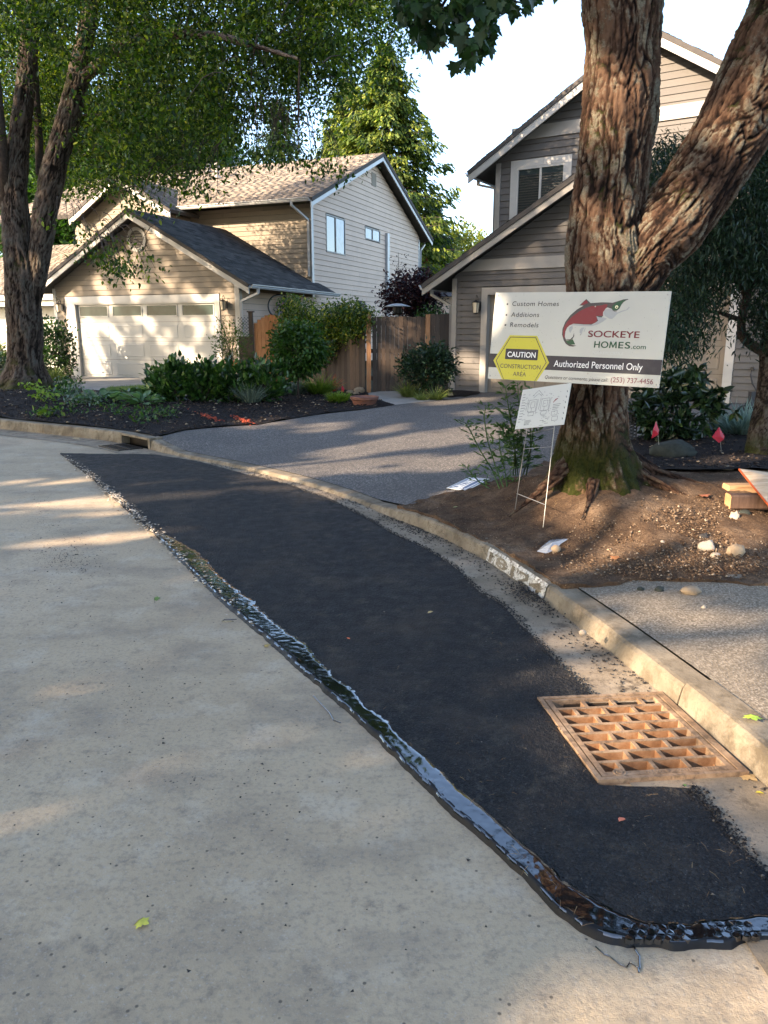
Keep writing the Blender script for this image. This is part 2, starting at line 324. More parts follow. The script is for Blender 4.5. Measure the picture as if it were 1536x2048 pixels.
MT['leaf_weed'] = leafmat('weed_leaf', [(0, (.035, .075, .02)), (1, (.10, .17, .05))], (1.3, 1.6, .7), .35, .5)
MT['leaf_blue'] = leafmat('blue_grass_blade', [(0, (.12, .20, .16)), (1, (.30, .40, .34))], (1, 1.1, 1), .25, .5)
MT['leaf_grass'] = leafmat('grass_blade', [(0, (.09, .14, .03)), (1, (.24, .27, .09))], (1.2, 1.3, .7), .3, .5)
MT['leaf_lime'] = leafmat('lime_grass_blade', [(0, (.10, .18, .02)), (1, (.20, .30, .04))], (1.2, 1.3, .6), .35, .5)
MT['leaf_silver'] = leafmat('silver_leaf', [(0, (.09, .13, .10)), (1, (.22, .28, .23))], (1, 1.1, .9), .25, .6)
MT['leaf_hosta'] = leafmat('hosta_leaf', [(0, (.05, .12, .04)), (1, (.17, .27, .12))], (1.2, 1.4, .8), .3, .4)
MT['leaf_hedge'] = leafmat('hedge_leaf', [(0, (.03, .07, .012)), (1, (.10, .16, .02))], (1.2, 1.4, .6), .3, .45)
def bark_mat(name, deep, mid, high, lichen, moss=None, mosslow=None):
    n = NM(name); h = n.attr('h')
    h2 = n.math('ADD', h, n.math('MULTIPLY', n.math('SUBTRACT', n.noise(38, 6, .75, sx=(1, 1, .3)), .5), .75))
    c = n.ramp(h2, [(.18, deep), (.5, mid), (.85, high)])
    c = n.mix(n.math('MULTIPLY', n.ramp(n.noise(4.5, 7, .78), [(.47, 0), (.56, .85)]), n.ramp(h, [(.45, 0), (.7, 1)])), c, n.ramp(n.noise(70, 4, .7), [(.35, tuple(k*.45 for k in lichen)), (.65, lichen)]))
    if moss:
        z = n.nd('ShaderNodeSeparateXYZ'); n.L(n.pos, z.inputs[0])
        lo = n.nd('ShaderNodeMapRange'); n.L(z.outputs[2], lo.inputs[0]); lo.inputs[1].default_value = mosslow[0]; lo.inputs[2].default_value = mosslow[1]; lo.inputs[3].default_value = 1; lo.inputs[4].default_value = 0
        f = n.math('MULTIPLY', lo.outputs[0], n.ramp(n.noise(5, 5, .7), [(.36, 0), (.50, 1)]))
        mc = n.ramp(n.noise(55, 4, .75), [(.3, tuple(k*.35 for k in moss)), (.7, moss)])
        c = n.mix(f, c, mc)
        nz = n.nd('ShaderNodeSeparateXYZ'); n.L(n.nd('ShaderNodeNewGeometry').outputs['Normal'], nz.inputs[0])
        up = n.math('MULTIPLY', n.ramp(nz.outputs[2], [(-.1, 0), (.35, 1)]), n.ramp(n.noise(3.1, 6, .75), [(.52, 0), (.60, .85)]))
        c = n.mix(up, c, mc)
    b = n.bump(n.noise(55, 7, .8, sx=(1, 1, .35)), 1, .022)
    return n.out(c, .92, b, spec=.15)
MT['bark_red'] = bark_mat('red_bark', (.014, .009, .007), (.066, .036, .023), (.155, .092, .058), (.27, .25, .185), (.040, .047, .008), (.58, .88))
MT['bark_root'] = bark_mat('root_bark', (.012, .007, .005), (.06, .032, .02), (.12, .07, .045), (.14, .12, .085))
MT['bark_grey'] = bark_mat('grey_bark', (.020, .015, .012), (.085, .062, .048), (.16, .125, .10), (.15, .145, .12), (.07, .075, .02), (.3, .5))
n = NM('thin_bark'); MT['twig'] = n.out(n.ramp(n.noise(20, 4), [(.3, (.03, .022, .017)), (.7, (.09, .065, .05))]), .9, n.bump(n.noise(60, 4), .6, .004))
n = NM('clear_bag'); MT['bag'] = n.out((.75, .80, .85), .12, n.bump(n.noise(40, 3), .8, .01), spec=.9, alpha=.45)
# ------------------------------------------------------------------ ground heights
KERB = [(-30, 25.5), (-20, 20.3), (-13, 16.4), (-9, 13.95), (-7.3, 12.85), (-6.13, 12.1), (-5.17, 11.49), (-4.31, 10.99), (-3.6, 10.48), (-3.07, 9.88), (-2.43, 9.19), (-1.63, 8.45), (-.86, 7.61),
        (-.31, 6.82), (.05, 6.14), (.35, 5.64), (.67, 4.98), (.92, 4.11), (1.07, 3.5), (1.17, 3.01), (1.25, 2.60), (1.31, 2.2), (1.37, 1.6), (1.40, .6), (1.35, -1), (1.1, -4), (0, -12), (-3, -25)]
def resample(pts, step):
    P = np.array(pts, float)
    for _ in range(2):   # round the corners a little
        Q = [P[0]]
        for a, b in zip(P[:-1], P[1:]): Q += [a*.75+b*.25, a*.25+b*.75]
        Q.append(P[-1]); P = np.array(Q)
    d = np.r_[0, np.cumsum(np.linalg.norm(np.diff(P, axis=0), axis=1))]
    t = np.arange(0, d[-1], step); return np.c_[np.interp(t, d, P[:, 0]), np.interp(t, d, P[:, 1])]
KP = resample(KERB, .10)
KS = np.r_[0, np.cumsum(np.linalg.norm(np.diff(KP, axis=0), axis=1))]
KT = np.gradient(KP, axis=0); KT /= np.linalg.norm(KT, axis=1)[:, None]
KN = np.c_[-KT[:, 1], KT[:, 0]]          # towards the houses
def kidx(x, y): return int(np.argmin((KP[:, 0]-x)**2+(KP[:, 1]-y)**2))
s_in0, s_in1 = KS[kidx(-3.66, 10.55)], KS[kidx(-3.07, 9.88)]
s_lip1, s_full = KS[kidx(-.12, 6.45)], KS[kidx(.22, 5.9)]
def hk_s(s):
    return np.interp(s, [0, s_in0, s_in1, s_in1+.7, s_lip1, s_full, 1e3], [.14, .15, .13, .045, .04, .10, .10])
KC = KP[::2]
def ksd(x, y):
    x = np.atleast_1d(np.asarray(x, float)); y = np.atleast_1d(np.asarray(y, float)); out = np.empty(len(x)); si = np.empty(len(x))
    for a in range(0, len(x), 20000):
        xs = x[a:a+20000, None]; ys = y[a:a+20000, None]
        d2 = (xs-KC[None, :, 0])**2+(ys-KC[None, :, 1])**2; i = d2.argmin(1); j = i*2
        out[a:a+20000] = (x[a:a+20000]-KP[j, 0])*KN[j, 0]+(y[a:a+20000]-KP[j, 1])*KN[j, 1]; si[a:a+20000] = KS[j]
    return out, si
def H(x, y):
    d, s = ksd(x, y); hk = hk_s(s)
    z = hk+(.2-hk)*smooth01((d-.15)/5)
    x = np.atleast_1d(x); y = np.atleast_1d(y); k = smooth01((d-.15)/.9)
    z = z+k*(.27*np.exp(-((x-1.66)**2+(y-5.75)**2)/.95**2)+.13*np.exp(-(((x-3.4)/1.6)**2+((y-6.2)/1.2)**2)))
    z = z+k*(.24*np.exp(-(((x+7.0)/1.7)**2+((y-14.5)/1.6)**2))+.07*np.exp(-(((x+4.2)/1.7)**2+((y-13.2)/1.5)**2)))
    return z
def H1(x, y): return float(H([x], [y])[0])
def inpoly(x, y, poly):
    inside = np.zeros(len(x), bool); n = len(poly)
    for i in range(n):
        x0, y0 = poly[i]; x1, y1 = poly[(i+1) % n]
        if y0 == y1: continue
        c = ((y0 > y) != (y1 > y)) & (x < (x1-x0)*(y-y0)/(y1-y0)+x0); inside ^= c
    return inside
def densify(poly, step):
    out = []
    for i in range(len(poly)):
        a = np.array(poly[i], float); b = np.array(poly[(i+1) % len(poly)], float); k = max(1, int(np.linalg.norm(b-a)/step))
        out += [tuple(a+(b-a)*j/k) for j in range(k)]
    return out
def region(name, outer, zf, mats, step=.3, holes=(), kind='structure', parent=None, jag=0, bstep=None, near=None, skirt=0):
    b = densify(outer, bstep or step); pts = [Vector(p) for p in b]
    if jag: pts = [p+Vector((noise.noise((p.x*5, p.y*5, 1))+.5*noise.noise((p.x*17, p.y*17, 4)), noise.noise((p.x*5, p.y*5, 9))+.5*noise.noise((p.x*17, p.y*17, 7))))*jag for p in pts]
    nb = len(pts); ring = [(p.x, p.y) for p in pts]
    edges = [(i, (i+1) % nb) for i in range(nb)]
    hs = []
    for h in holes:
        hb = densify(h, bstep or step); n0 = len(pts); pts += [Vector(p) for p in hb]; edges += [(n0+i, n0+(i+1) % len(hb)) for i in range(len(hb))]; hs.append(hb)
    xs = [p.x for p in pts]; ys = [p.y for p in pts]
    def grid(x0, x1, y0, y1, st, excl=None):
        X, Y = np.meshgrid(np.arange(x0+st/2, x1, st), np.arange(y0+st/2, y1, st)); X = X.ravel(); Y = Y.ravel()
        X = X+rng.uniform(-.25, .25, len(X))*st; Y = Y+rng.uniform(-.25, .25, len(Y))*st
        m = inpoly(X, Y, ring)
        if excl: m &= ~((X > excl[0]) & (X < excl[1]) & (Y > excl[2]) & (Y < excl[3]))
        return X[m], Y[m]
    gx, gy = grid(min(xs), max(xs), min(ys), max(ys), step, near)
    if near:
        a, c = grid(max(near[0], min(xs)), min(near[1], max(xs)), max(near[2], min(ys)), min(near[3], max(ys)), near[4]); gx = np.r_[gx, a]; gy = np.r_[gy, c]
    P = pts+[Vector((a, c)) for a, c in zip(gx, gy)]
    vs, es, fs, *_ = delaunay_2d_cdt(P, edges, [], 0, 1e-5)
    V = np.array([(v.x, v.y) for v in vs]); F = np.array([f for f in fs if len(f) == 3], np.int64)
    cx = V[F, 0].mean(1); cy = V[F, 1].mean(1); m = inpoly(cx, cy, ring)
    for h in hs: m &= ~inpoly(cx, cy, h)
    F = F[m]
    a = V[F[:, 1]]-V[F[:, 0]]; c = V[F[:, 2]]-V[F[:, 0]]; fl = (a[:, 0]*c[:, 1]-a[:, 1]*c[:, 0]) < 0; F[fl] = F[fl][:, ::-1]
    z = zf(V[:, 0], V[:, 1]); VV = np.c_[V, z]
    if skirt:
        n0 = len(VV); rb = np.array(ring); rz = zf(rb[:, 0], rb[:, 1]); VV = np.r_[VV, np.c_[rb, rz], np.c_[rb, rz-skirt]]
        q = [(n0+i, n0+nb+i, n0+nb+(i+1) % nb) for i in range(nb)]+[(n0+i, n0+nb+(i+1) % nb, n0+(i+1) % nb) for i in range(nb)]
        F = np.r_[F, np.array(q)]
    o = npmesh(name, VV, F, mats, parent, smooth=True)
    return tag(o, kind=kind)
def kcurve(i0, i1, off=0.0, st=3):   # the kerb line between two indices, shifted towards the houses
    j = list(range(i0, i1, st))+[i1]; return [(KP[k, 0]+KN[k, 0]*off, KP[k, 1]+KN[k, 1]*off) for k in j]
NK = len(KP)-1
# far ground to the horizon
g = MB(); g.add([(-1500, -1500, -.25), (1500, -1500, -.25), (1500, 1500, -.25), (-1500, 1500, -.25)], [(0, 1, 2, 3)])
tag(g.build('ground', MT['yard']), kind='structure')
PIT = [(.668, 2.875), (1.165, 2.895), (1.235, 2.345), (.742, 2.315)]
zero = lambda x, y: np.zeros(len(x))
road_poly = kcurve(0, NK, .0, 6)+[(-45, -25), (-45, 25.5)]
region('road', road_poly, lambda x, y: .004*np.sin(x*1.3+y*.7)-.004, MT['road'], 1.2, [PIT], near=(-4, 2, .5, 6, .25))
gut = kcurve(0, NK, .0, 3)+kcurve(0, NK, -.45, 3)[::-1]
region('gutter', gut, lambda x, y: np.full(len(x), .004), MT['gutter'], .3, [PIT], jag=0)
# asphalt patch
seam = [(-4.11, 9.54), (-3.66, 8.79), (-3.1, 7.91), (-2.68, 7.16), (-2.23, 6.4), (-1.97, 5.94), (-1.72, 5.54), (-1.43, 5.02), (-1.2, 4.59), (-.97, 4.2), (-.81, 3.93), (-.62, 3.63), (-.41, 3.27), (-.24, 2.99), (-.14, 2.83), (-.02, 2.61), (.21, 2.18), (.31, 2.02), (.35, 1.96), (.43, 1.8), (.48, 1.7), (.55, 1.635), (.64, 1.615), (.75, 1.605), (.86, 1.62), (.98, 1.64), (1.10, 1.65)]
patch = seam+[(1.085, 1.85), (1.06, 1.93), (1.05, 2.12), (1.03, 2.275), (.728, 2.285), (.645, 2.895), (.88, 2.93), (.81, 3.24), (.74, 3.62), (.67, 4.02), (.57, 4.25), (.45, 4.77), (.30, 5.16), (.06, 5.6), (-.17, 6.13), (-.52, 6.82), (-.93, 7.43), (-1.44, 8.02), (-2.18, 8.89), (-2.88, 9.46)]
def zpatch(x, y):
    return .011+np.array([.004*noise.noise((a*3, b*3, 0))+.003*noise.noise((a*14, b*14, 3))+.0035*noise.noise((a*45, b*45, 5)) for a, b in zip(x, y)])
region('asphalt_patch', patch, zpatch, MT['asphalt'], .08, jag=.012, bstep=.04, near=(-.2, 1.2, 1.55, 3.3, .022), skirt=.02)
# yard sheet behind the kerb, then driveway, beds, walks
yard = kcurve(0, NK, .08, 6)+[(40, -25), (60, 60), (-40, 60)]
region('yard', yard, lambda x, y: H(x, y)-.05, MT['yard'], 1.5, near=(-11, 7, 3, 19, .3))
OL = Vector((-9.17, 23.4)); TL = R(22); OR_ = Vector((2.25, 17.0)); TR = R(32)
def fr(O, th): return Vector((math.cos(th), -math.sin(th))), Vector((math.sin(th), math.cos(th)))
AL, BL = fr(OL, TL); AR, BR = fr(OR_, TR)
def fp(O, A, B, s, b=0): p = O+A*s+B*b; return (p.x, p.y)
iA = kidx(-3.15, 9.98); iB = kidx(.10, 6.10)
G2 = lambda l: [tuple(gnd(x, y)[:2]) for x, y in l]
bed_edge = G2([(300, 879), (370, 861), (430, 856), (520, 850), (600, 836), (660, 827), (720, 821), (790, 811)])
gate_l = G2([(740, 797), (735, 787)]); gate_r = G2([(800, 786), (855, 792), (930, 795)])
drive = kcurve(iA, iB, .15)+[(.42, 6.5), (.78, 6.75), (1.35, 7.35), (1.9, 8.3), (2.6, 9.2), (3.6, 9.9), (5.2, 11.6), fp(OR_, AR, BR, 5.3, -.15), fp(OR_, AR, BR, 5.1, .12), fp(OR_, AR, BR, -.2, .12)]+gate_r[::-1][:1]+bed_edge[::-1]
region('driveway', drive, lambda x, y: H(x, y)+.006, MT['drive'], .3)
walk = [gate_r[2], gate_r[1], gate_r[0]]+[(fp(OR_, AR, BR, -2.3, 1.2))]+gate_l[::-1]+[bed_edge[-1]]
region('garden_walk', walk, lambda x, y: H(x, y)+.011, MT['walk'], .3)
ldrive = [fp(OL, AL, BL, -.4, .1), fp(OL, AL, BL, 5.2, .1), fp(OL, AL, BL, 5.0, -4), (-5.5, 17.4), (-9.5, 18.2), (-15, 20), (-14, 25)]
region('left_driveway', ldrive, lambda x, y: H(x, y)+.006, MT['walk'], .4)
lawn = G2([(200, 783), (330, 795), (430, 790), (420, 776), (300, 771), (220, 775)])
region('lawn', lawn, lambda x, y: H(x, y)+.018, MT['lawn'], .3)
lawn2 = [(-18, 17.6), (-9.8, 18.0), (-9.2, 16.6), (-17, 17)]
def bumpy(a, f1=2.0, f2=9.0, base=.02):
    return lambda x, y: H(x, y)+base+np.array([a*(noise.noise((p*f1, q*f1, 2))+.6*noise.noise((p*f2, q*f2, 5))+.35*noise.noise((p*31, q*31, 8))) for p, q in zip(x, y)])
iL = kidx(-12, 15.8)
bed = kcurve(iL, iA, .13)+[bed_edge[0]]+bed_edge[1:]+gate_l+[fp(OL, AL, BL, 6.0, .2), fp(OL, AL, BL, 5.25, -.2), fp(OL, AL, BL, 5.2, -3.5), (-5.3, 17.3), (-9.4, 18.1), (-14, 19.2)]
region('mulch_bed', bed, bumpy(.022), MT['mulch'], .12, jag=.02)
# right hand bed: brown soil round the big tree, dark mulch behind
iC = kidx(.93, 4.05)
soil = kcurve(iB, iC, .06)+[(1.12, 4.06), (1.30, 4.07), (1.45, 4.15), (1.75, 4.10), (2.1, 4.02), (2.7, 3.95), (6, 3.9), (6, 8.0), (3.0, 8.0), (1.75, 8.15), (1.35, 7.38), (.78, 6.78), (.42, 6.52)]
region('soil_bed', soil, lambda x, y: bumpy(.026, 2.2, 9)(x, y)+np.array([.012*max(0, noise.noise((a*19, b*19, 3)))+.008*noise.noise((a*47, b*47, 9)) for a, b in zip(x, y)])*smooth01((y-4.0)/.2+.3), MT['soil'], .2, jag=.035, bstep=.04, near=(.0, 3.4, 3.8, 7.0, .03), skirt=.03)
mul2 = [(1.75, 7.0), (2.2, 6.75), (3.0, 6.6), (3.8, 6.5), (6, 6.5), (8.6, 12.6), fp(OR_, AR, BR, 5.3, .0), (5.3, 11.5), (3.7, 9.8), (2.7, 9.1), (2.0, 8.2)]
region('dark_mulch_bed', mul2, bumpy(.025, 2, 9, .045), MT['mulch'], .12, jag=.03)
bed3 = G2([(800, 786), (855, 793), (905, 797), (960, 789), (960, 782)])+[fp(OR_, AR, BR, -.15, .1), fp(OR_, AR, BR, -1.6, 1.2)]
region('fence_mulch_bed', bed3, bumpy(.015, 2, 9, .025), MT['mulch'], .15)
# pavement apron on the right behind the kerb
iD = kidx(1.37, 1.6)
apron = kcurve(iC, NK-20, .155)+[(8, -14), (8, 4.12), (2.7, 4.12), (2.1, 4.2), (1.2, 4.2)]
region('pavement', apron, lambda x, y: H(x, y)+.006+.02*np.clip(x-1.3, 0, 3)*smooth01((4.0-y)/1.2), MT['apron'], .3, near=(1, 2.4, 2, 4.4, .1))
# kerb: one piece per cast length, open joints between
kerb = tag(empty('kerb', (0, 5, 0)), kind='structure')
joints = [KS[kidx(*p)] for p in [(-13, 16.4), (-10, 14.5), (-7.6, 13.0), (-5.17, 11.49), (-3.68, 10.56), (-3.05, 9.86), (-.12, 6.45), (.70, 4.88), (.925, 4.09), (1.195, 2.88), (1.42, 0), (.3, -9)]]
for a, b_ in zip(joints[:-1], joints[1:]):
    if abs(a-joints[4]) < .01: continue                       # the inlet sits here
    ss = np.arange(a+.006, b_-.006, .05); ss = np.r_[ss, b_-.006]
    x = np.interp(ss, KS, KP[:, 0]); y = np.interp(ss, KS, KP[:, 1]); nx = np.interp(ss, KS, KN[:, 0]); ny = np.interp(ss, KS, KN[:, 1]); h = hk_s(ss)
    if abs(a-joints[9]) < .01: h = h+.012
    V = []
    for i in range(len(ss)):
        w = .005*noise.noise((ss[i]*3, 0, 0)); w2 = .006*noise.noise((ss[i]*9, 5, 0))
        for off, z in ((-.004+w, -.05), (w, .006), (.010+w, h[i]*.5), (.018+w+w2, h[i]*.82), (.032+w2, h[i]*.97), (.05, h[i]), (.148, h[i]+.002), (.155, h[i]-.01), (.155, -.05)): V.append((x[i]+nx[i]*off, y[i]+ny[i]*off, z))
    k = 9; F = [(i*k+j, i*k+j+1, (i+1)*k+j+1, (i+1)*k+j)[::-1] for i in range(len(ss)-1) for j in range(k-1)]
    mb = MB(); mb.add(V, F+[tuple(range(k)), tuple((len(ss)-1)*k+j for j in range(k))[::-1]]); mb.build('kerb_segment', MT['kerb'], kerb, smooth=False)
# ------------------------------------------------------------------ kerb inlet at the far end
def kfr(s):
    return Vector((np.interp(s, KS, KP[:, 0]), np.interp(s, KS, KP[:, 1]), 0)), Vector((np.interp(s, KS, KT[:, 0]), np.interp(s, KS, KT[:, 1]), 0)).normalized(), Vector((np.interp(s, KS, KN[:, 0]), np.interp(s, KS, KN[:, 1]), 0)).normalized()
s0, s1 = joints[4], joints[5]; p0, t0, n0 = kfr(s0); p1, t1, n1 = kfr(s1)
inl = empty('kerb_inlet', ((p0+p1)/2)[:], 'cast iron hooded storm inlet opening in the far kerb beside the mulch bed', 'storm inlet')
mb = MB(); L = (p1-p0).length; tt = (p1-p0).normalized(); nn = Vector((-tt.y, tt.x, 0))
Mx = Matrix((tt, nn, Vector((0, 0, 1)))).transposed()
mid = (p0+p1)/2
mb.box(mid+nn*.09+Vector((0, 0, .138)), (L-.01, .20, .03), Mx); mb.box(p0+tt*.035+nn*.06+Vector((0, 0, .06)), (.06, .12, .12), Mx); mb.box(p1-tt*.035+nn*.06+Vector((0, 0, .06)), (.06, .12, .12), Mx)
mb.build('hood', MT['kerb'], inl)
mb = MB(); mb.box(mid+nn*.15+Vector((0, 0, .05)), (L-.02, .02, .14), Mx); mb.build('throat', MT['pit'], inl)
mb = MB()
for i in range(9): mb.box(mid+tt*((i-4)*.065)-nn*.2+Vector((0, 0, .012)), (.02, .34, .016), Mx)
for q in (-.04, -.2, -.36): mb.box(mid+nn*q+Vector((0, 0, .013)), (.60, .02, .016), Mx)
mb.build('grate_bars', MT['black'], inl)
# ------------------------------------------------------------------ storm drain grate
gu = (Vector((1.255, 2.35, 0))-Vector((.728, 2.30, 0))); gv = (Vector((.640, 2.905, 0))-Vector((.728, 2.30, 0)))
gr = empty('storm_drain', (.95, 2.6, 0), 'square cast iron storm drain grate in the gutter, dusted rusty orange', 'drain grate')
def q3(u, v, z): p = Vector((.728, 2.30, 0))+gu*u+gv*v; return (p.x, p.y, z)
def slab(mb, u0, u1, v0, v1, z0, z1, m=0): mb.hexa([q3(u0, v0, z0), q3(u1, v0, z0), q3(u1, v1, z0), q3(u0, v1, z0), q3(u0, v0, z1), q3(u1, v0, z1), q3(u1, v1, z1), q3(u0, v1, z1)], m)
ZT = .020
mb = MB(); fw = .035
slab(mb, 0, 1.02, 0, fw*.8, -.03, ZT); slab(mb, 0, 1.02, 1-fw*.8, 1, -.03, ZT); slab(mb, 0, fw, fw*.8, 1-fw*.8, -.03, ZT); slab(mb, 1-fw, 1.02, fw*.8, 1-fw*.8, -.03, ZT)
mb.build('drain_frame', MT['irontop'], gr)
mb = MB(); u0, u1, v0, v1 = fw+.012, 1-fw-.012, fw*.8+.01, 1-fw*.8-.01
mu, mv = .040, .022
zt = ZT-.002
slab(mb, u0, u1, v0, v0+mv+.018, -.03, zt); slab(mb, u0, u1, v1-mv, v1, -.03, zt); slab(mb, u0, u0+mu, v0+mv+.018, v1-mv, -.03, zt); slab(mb, u1-mu, u1, v0+mv+.018, v1-mv, -.03, zt)
mb.build('grate_rim', MT['irontop'], gr)
iu0, iu1, iv0, iv1 = u0+mu, u1-mu, v0+mv+.018, v1-mv
rows = 8; rh = (iv1-iv0)/rows; web = .020
mb = MB(); vn = MB(); mt_ = MB(); cellw = (iu1-iu0)/3.55
for r in range(rows):
    if r: slab(mb, iu0, iu1, iv0+r*rh-web/2, iv0+r*rh+web/2, -.10, zt-.004); slab(mt_, iu0, iu1, iv0+r*rh-web/2-.001, iv0+r*rh+web/2+.001, zt-.004, zt-.001)
    off = (.55 if r % 2 == 0 else 1.05)*cellw
    us = [iu0]+[iu0+off+i*cellw*.98 for i in range(4) if iu0+off+i*cellw*.98 < iu1-.03]+[iu1]
    for i in range(1, len(us)-1): slab(mb, us[i]-.013, us[i]+.013, iv0+r*rh+web/2, iv0+(r+1)*rh-web/2, -.09, zt-.0045); slab(mt_, us[i]-.014, us[i]+.014, iv0+r*rh+web/2+.001, iv0+(r+1)*rh-web/2-.001, zt-.0045, zt-.0015)
    for a, b_ in zip(us[:-1], us[1:]):                      # sloped vane at the kerb end of every slot, rounded end at the other
        va, vb = iv0+r*rh+web/2, iv0+(r+1)*rh-web/2; e = b_-.012; w = .030
        vn.add([q3(e, va, -.012), q3(e, vb, -.012), q3(e-w, vb, -.09), q3(e-w, va, -.09), q3(e, va, -.09), q3(e, vb, -.09)], [(0, 1, 2, 3), (0, 3, 4), (1, 5, 2)])
mb.build('grate_bars', MT['iron'], gr); mt_.build('bar_tops', MT['irontop'], gr)['kind'] = 'stuff'; vn.build('vanes', MT['iron'], gr)['kind'] = 'stuff'
mb = MB(); c = Vector(q3(u0+.13, v0+.028, 0)); mb.lathe(c, [(.0, zt+.004), (.011, zt+.004), (.012, zt), (.016, zt+.001), (.022, zt+.003), (.024, zt)], 20); mb.build('lock_bolt', MT['irontop'], gr)
mb = MB()
for k in range(4):
    a, b_ = PIT[k], PIT[(k+1) % 4]; mb.add([(a[0], a[1], .0), (b_[0], b_[1], .0), (b_[0], b_[1], -.6), (a[0], a[1], -.6)], [(0, 1, 2, 3)])
mb.add([(p[0], p[1], -.6) for p in PIT], [(0, 1, 2, 3)])
mb.build('pit', MT['pit'], gr)
# raised cast lettering strip on the front rim
mb = MB()
for i in range(26):
    if i in (8, 9, 17): continue
    u = u0+.30+i*.020; h = .009+.010*random.random(); slab(mb, u, u+.007, v0+.012, v0+.012+h*1.2, zt, zt+.0018)
mb.build('cast_marks', MT['irontop'], gr)['kind'] = 'stuff'
# ------------------------------------------------------------------ tar seal along the patch edge
inner = [(-1.62, 5.50), (-1.30, 5.09), (-1.03, 4.55), (-.76, 4.1), (-.59, 3.78), (-.38, 3.46), (-.21, 3.08), (-.13, 2.97), (-.01, 2.73), (.11, 2.52), (.24, 2.28), (.33, 2.13), (.39, 2.02), (.46, 1.9), (.52, 1.80), (.60, 1.715), (.68, 1.672), (.79, 1.66), (.86, 1.685), (.99, 1.68), (1.10, 1.69)]
outer = [(-1.72, 5.54), (-1.44, 5.02), (-1.2, 4.59), (-.98, 4.19), (-.82, 3.92), (-.63, 3.62), (-.42, 3.26), (-.25, 2.98), (-.15, 2.82), (-.03, 2.60), (.20, 2.17), (.30, 2.01), (.34, 1.945), (.415, 1.80), (.455, 1.72), (.505, 1.655), (.555, 1.618), (.61, 1.600), (.68, 1.603), (.75, 1.592), (.82, 1.601), (.87, 1.600), (.92, 1.622), (1.0, 1.618), (1.10, 1.625)]
def rs(p, n):
    P = np.array(p); d = np.r_[0, np.cumsum(np.linalg.norm(np.diff(P, axis=0), axis=1))]; t = np.linspace(0, d[-1], n); return np.c_[np.interp(t, d, P[:, 0]), np.interp(t, d, P[:, 1])]
NS = 1100; NA = 24
A_, B_ = rs(outer, NS), rs(inner, NS); V = []
for i in range(NS):
    s = i*.0051; w = (B_[i]-A_[i]); L = np.linalg.norm(w)+1e-6; w = w/L
    o0 = -.004-.006*noise.noise((s*5, 0, 0))-.009*noise.noise((s*14, 1, 0))-.003*noise.noise((s*30, 1, 0)); o1 = .020*noise.noise((s*5, 5, 0))+.011*noise.noise((s*16, 7, 0))
    for j in range(NA):
        f = j/(NA-1); p = A_[i]+w*(o0+(L+o1-o0)*f)
        e = smooth01(min(f, 1-f)*5)
        z = .003+.0145*smooth01(f*7)+e*(.0022+.0012*noise.noise((p[0]*7, p[1]*7, 1))+.0005*noise.noise((p[0]*40, p[1]*40, 1)))
        V.append((p[0], p[1], z if 0 < j < NA-1 else (-.001 if j == 0 else .0165)))
F = [(i*NA+j, (i+1)*NA+j, (i+1)*NA+j+1, i*NA+j+1)[::-1] for i in range(NS-1) for j in range(NA-1)]
tar = npmesh('tar_seal', V, F, [MT['tar'], MT['tardull']], smooth=True, mi=[1 if j < 2 or (j < 6 and noise.noise((i*.09, j*.5, 2)) > -.02) or (j > NA-4 and noise.noise((i*.13, j, 7)) > 0) else 0 for i in range(NS-1) for j in range(NA-1)]); tag(tar, 'glossy wet black tar sealing the joint between old concrete and new asphalt', 'tar seal')
# hexagonal boot-tread lumps pressed in the tar near the lower end
mb = MB()
for (cx, cy, nx_, ny_) in ((.70, 1.626, 7, 3), (.90, 1.636, 5, 3)):
    for i in range(nx_):
        for j in range(ny_):
            x = cx+(i-nx_/2)*.024+(j % 2)*.012+random.uniform(-.002, .002); y = cy+(j-ny_/2+.5)*.018; r = .0135
            P = [(x+r*math.cos(k*math.pi/3+.5), y+r*.85*math.sin(k*math.pi/3+.5)) for k in range(6)]
            mb.add([(a, b_, .010) for a, b_ in P]+[(x+(a-x)*.82, y+(b_-y)*.82, .0222+random.uniform(-.001, .001)) for a, b_ in P], [tuple(range(6, 12))]+[(k, (k+1) % 6, 6+(k+1) % 6, 6+k) for k in range(6)])
mb.build('tread_lumps', MT['tar'], tar)['kind'] = 'stuff'
mb = MB()
for pts in ([(.53, 1.60, .003), (.545, 1.575, .004), (.555, 1.57, .004), (.575, 1.545, .003), (.588, 1.535, .004), (.60, 1.55, .004), (.615, 1.535, .004), (.612, 1.52, .004)], [(.625, 1.60, .004), (.63, 1.57, .004), (.622, 1.545, .004), (.618, 1.53, .004)], [(-.80, 3.80, .003), (-.86, 3.79, .004), (-.855, 3.825, .004), (-.79, 3.83, .003)], [(-.30, 2.95, .003), (-.22, 2.80, .004), (-.20, 2.74, .004), (-.17, 2.72, .003)]):
    mb.tube(pts, .0022, 5)
mb.build('tar_drips', MT['tar'], tar)['kind'] = 'stuff'
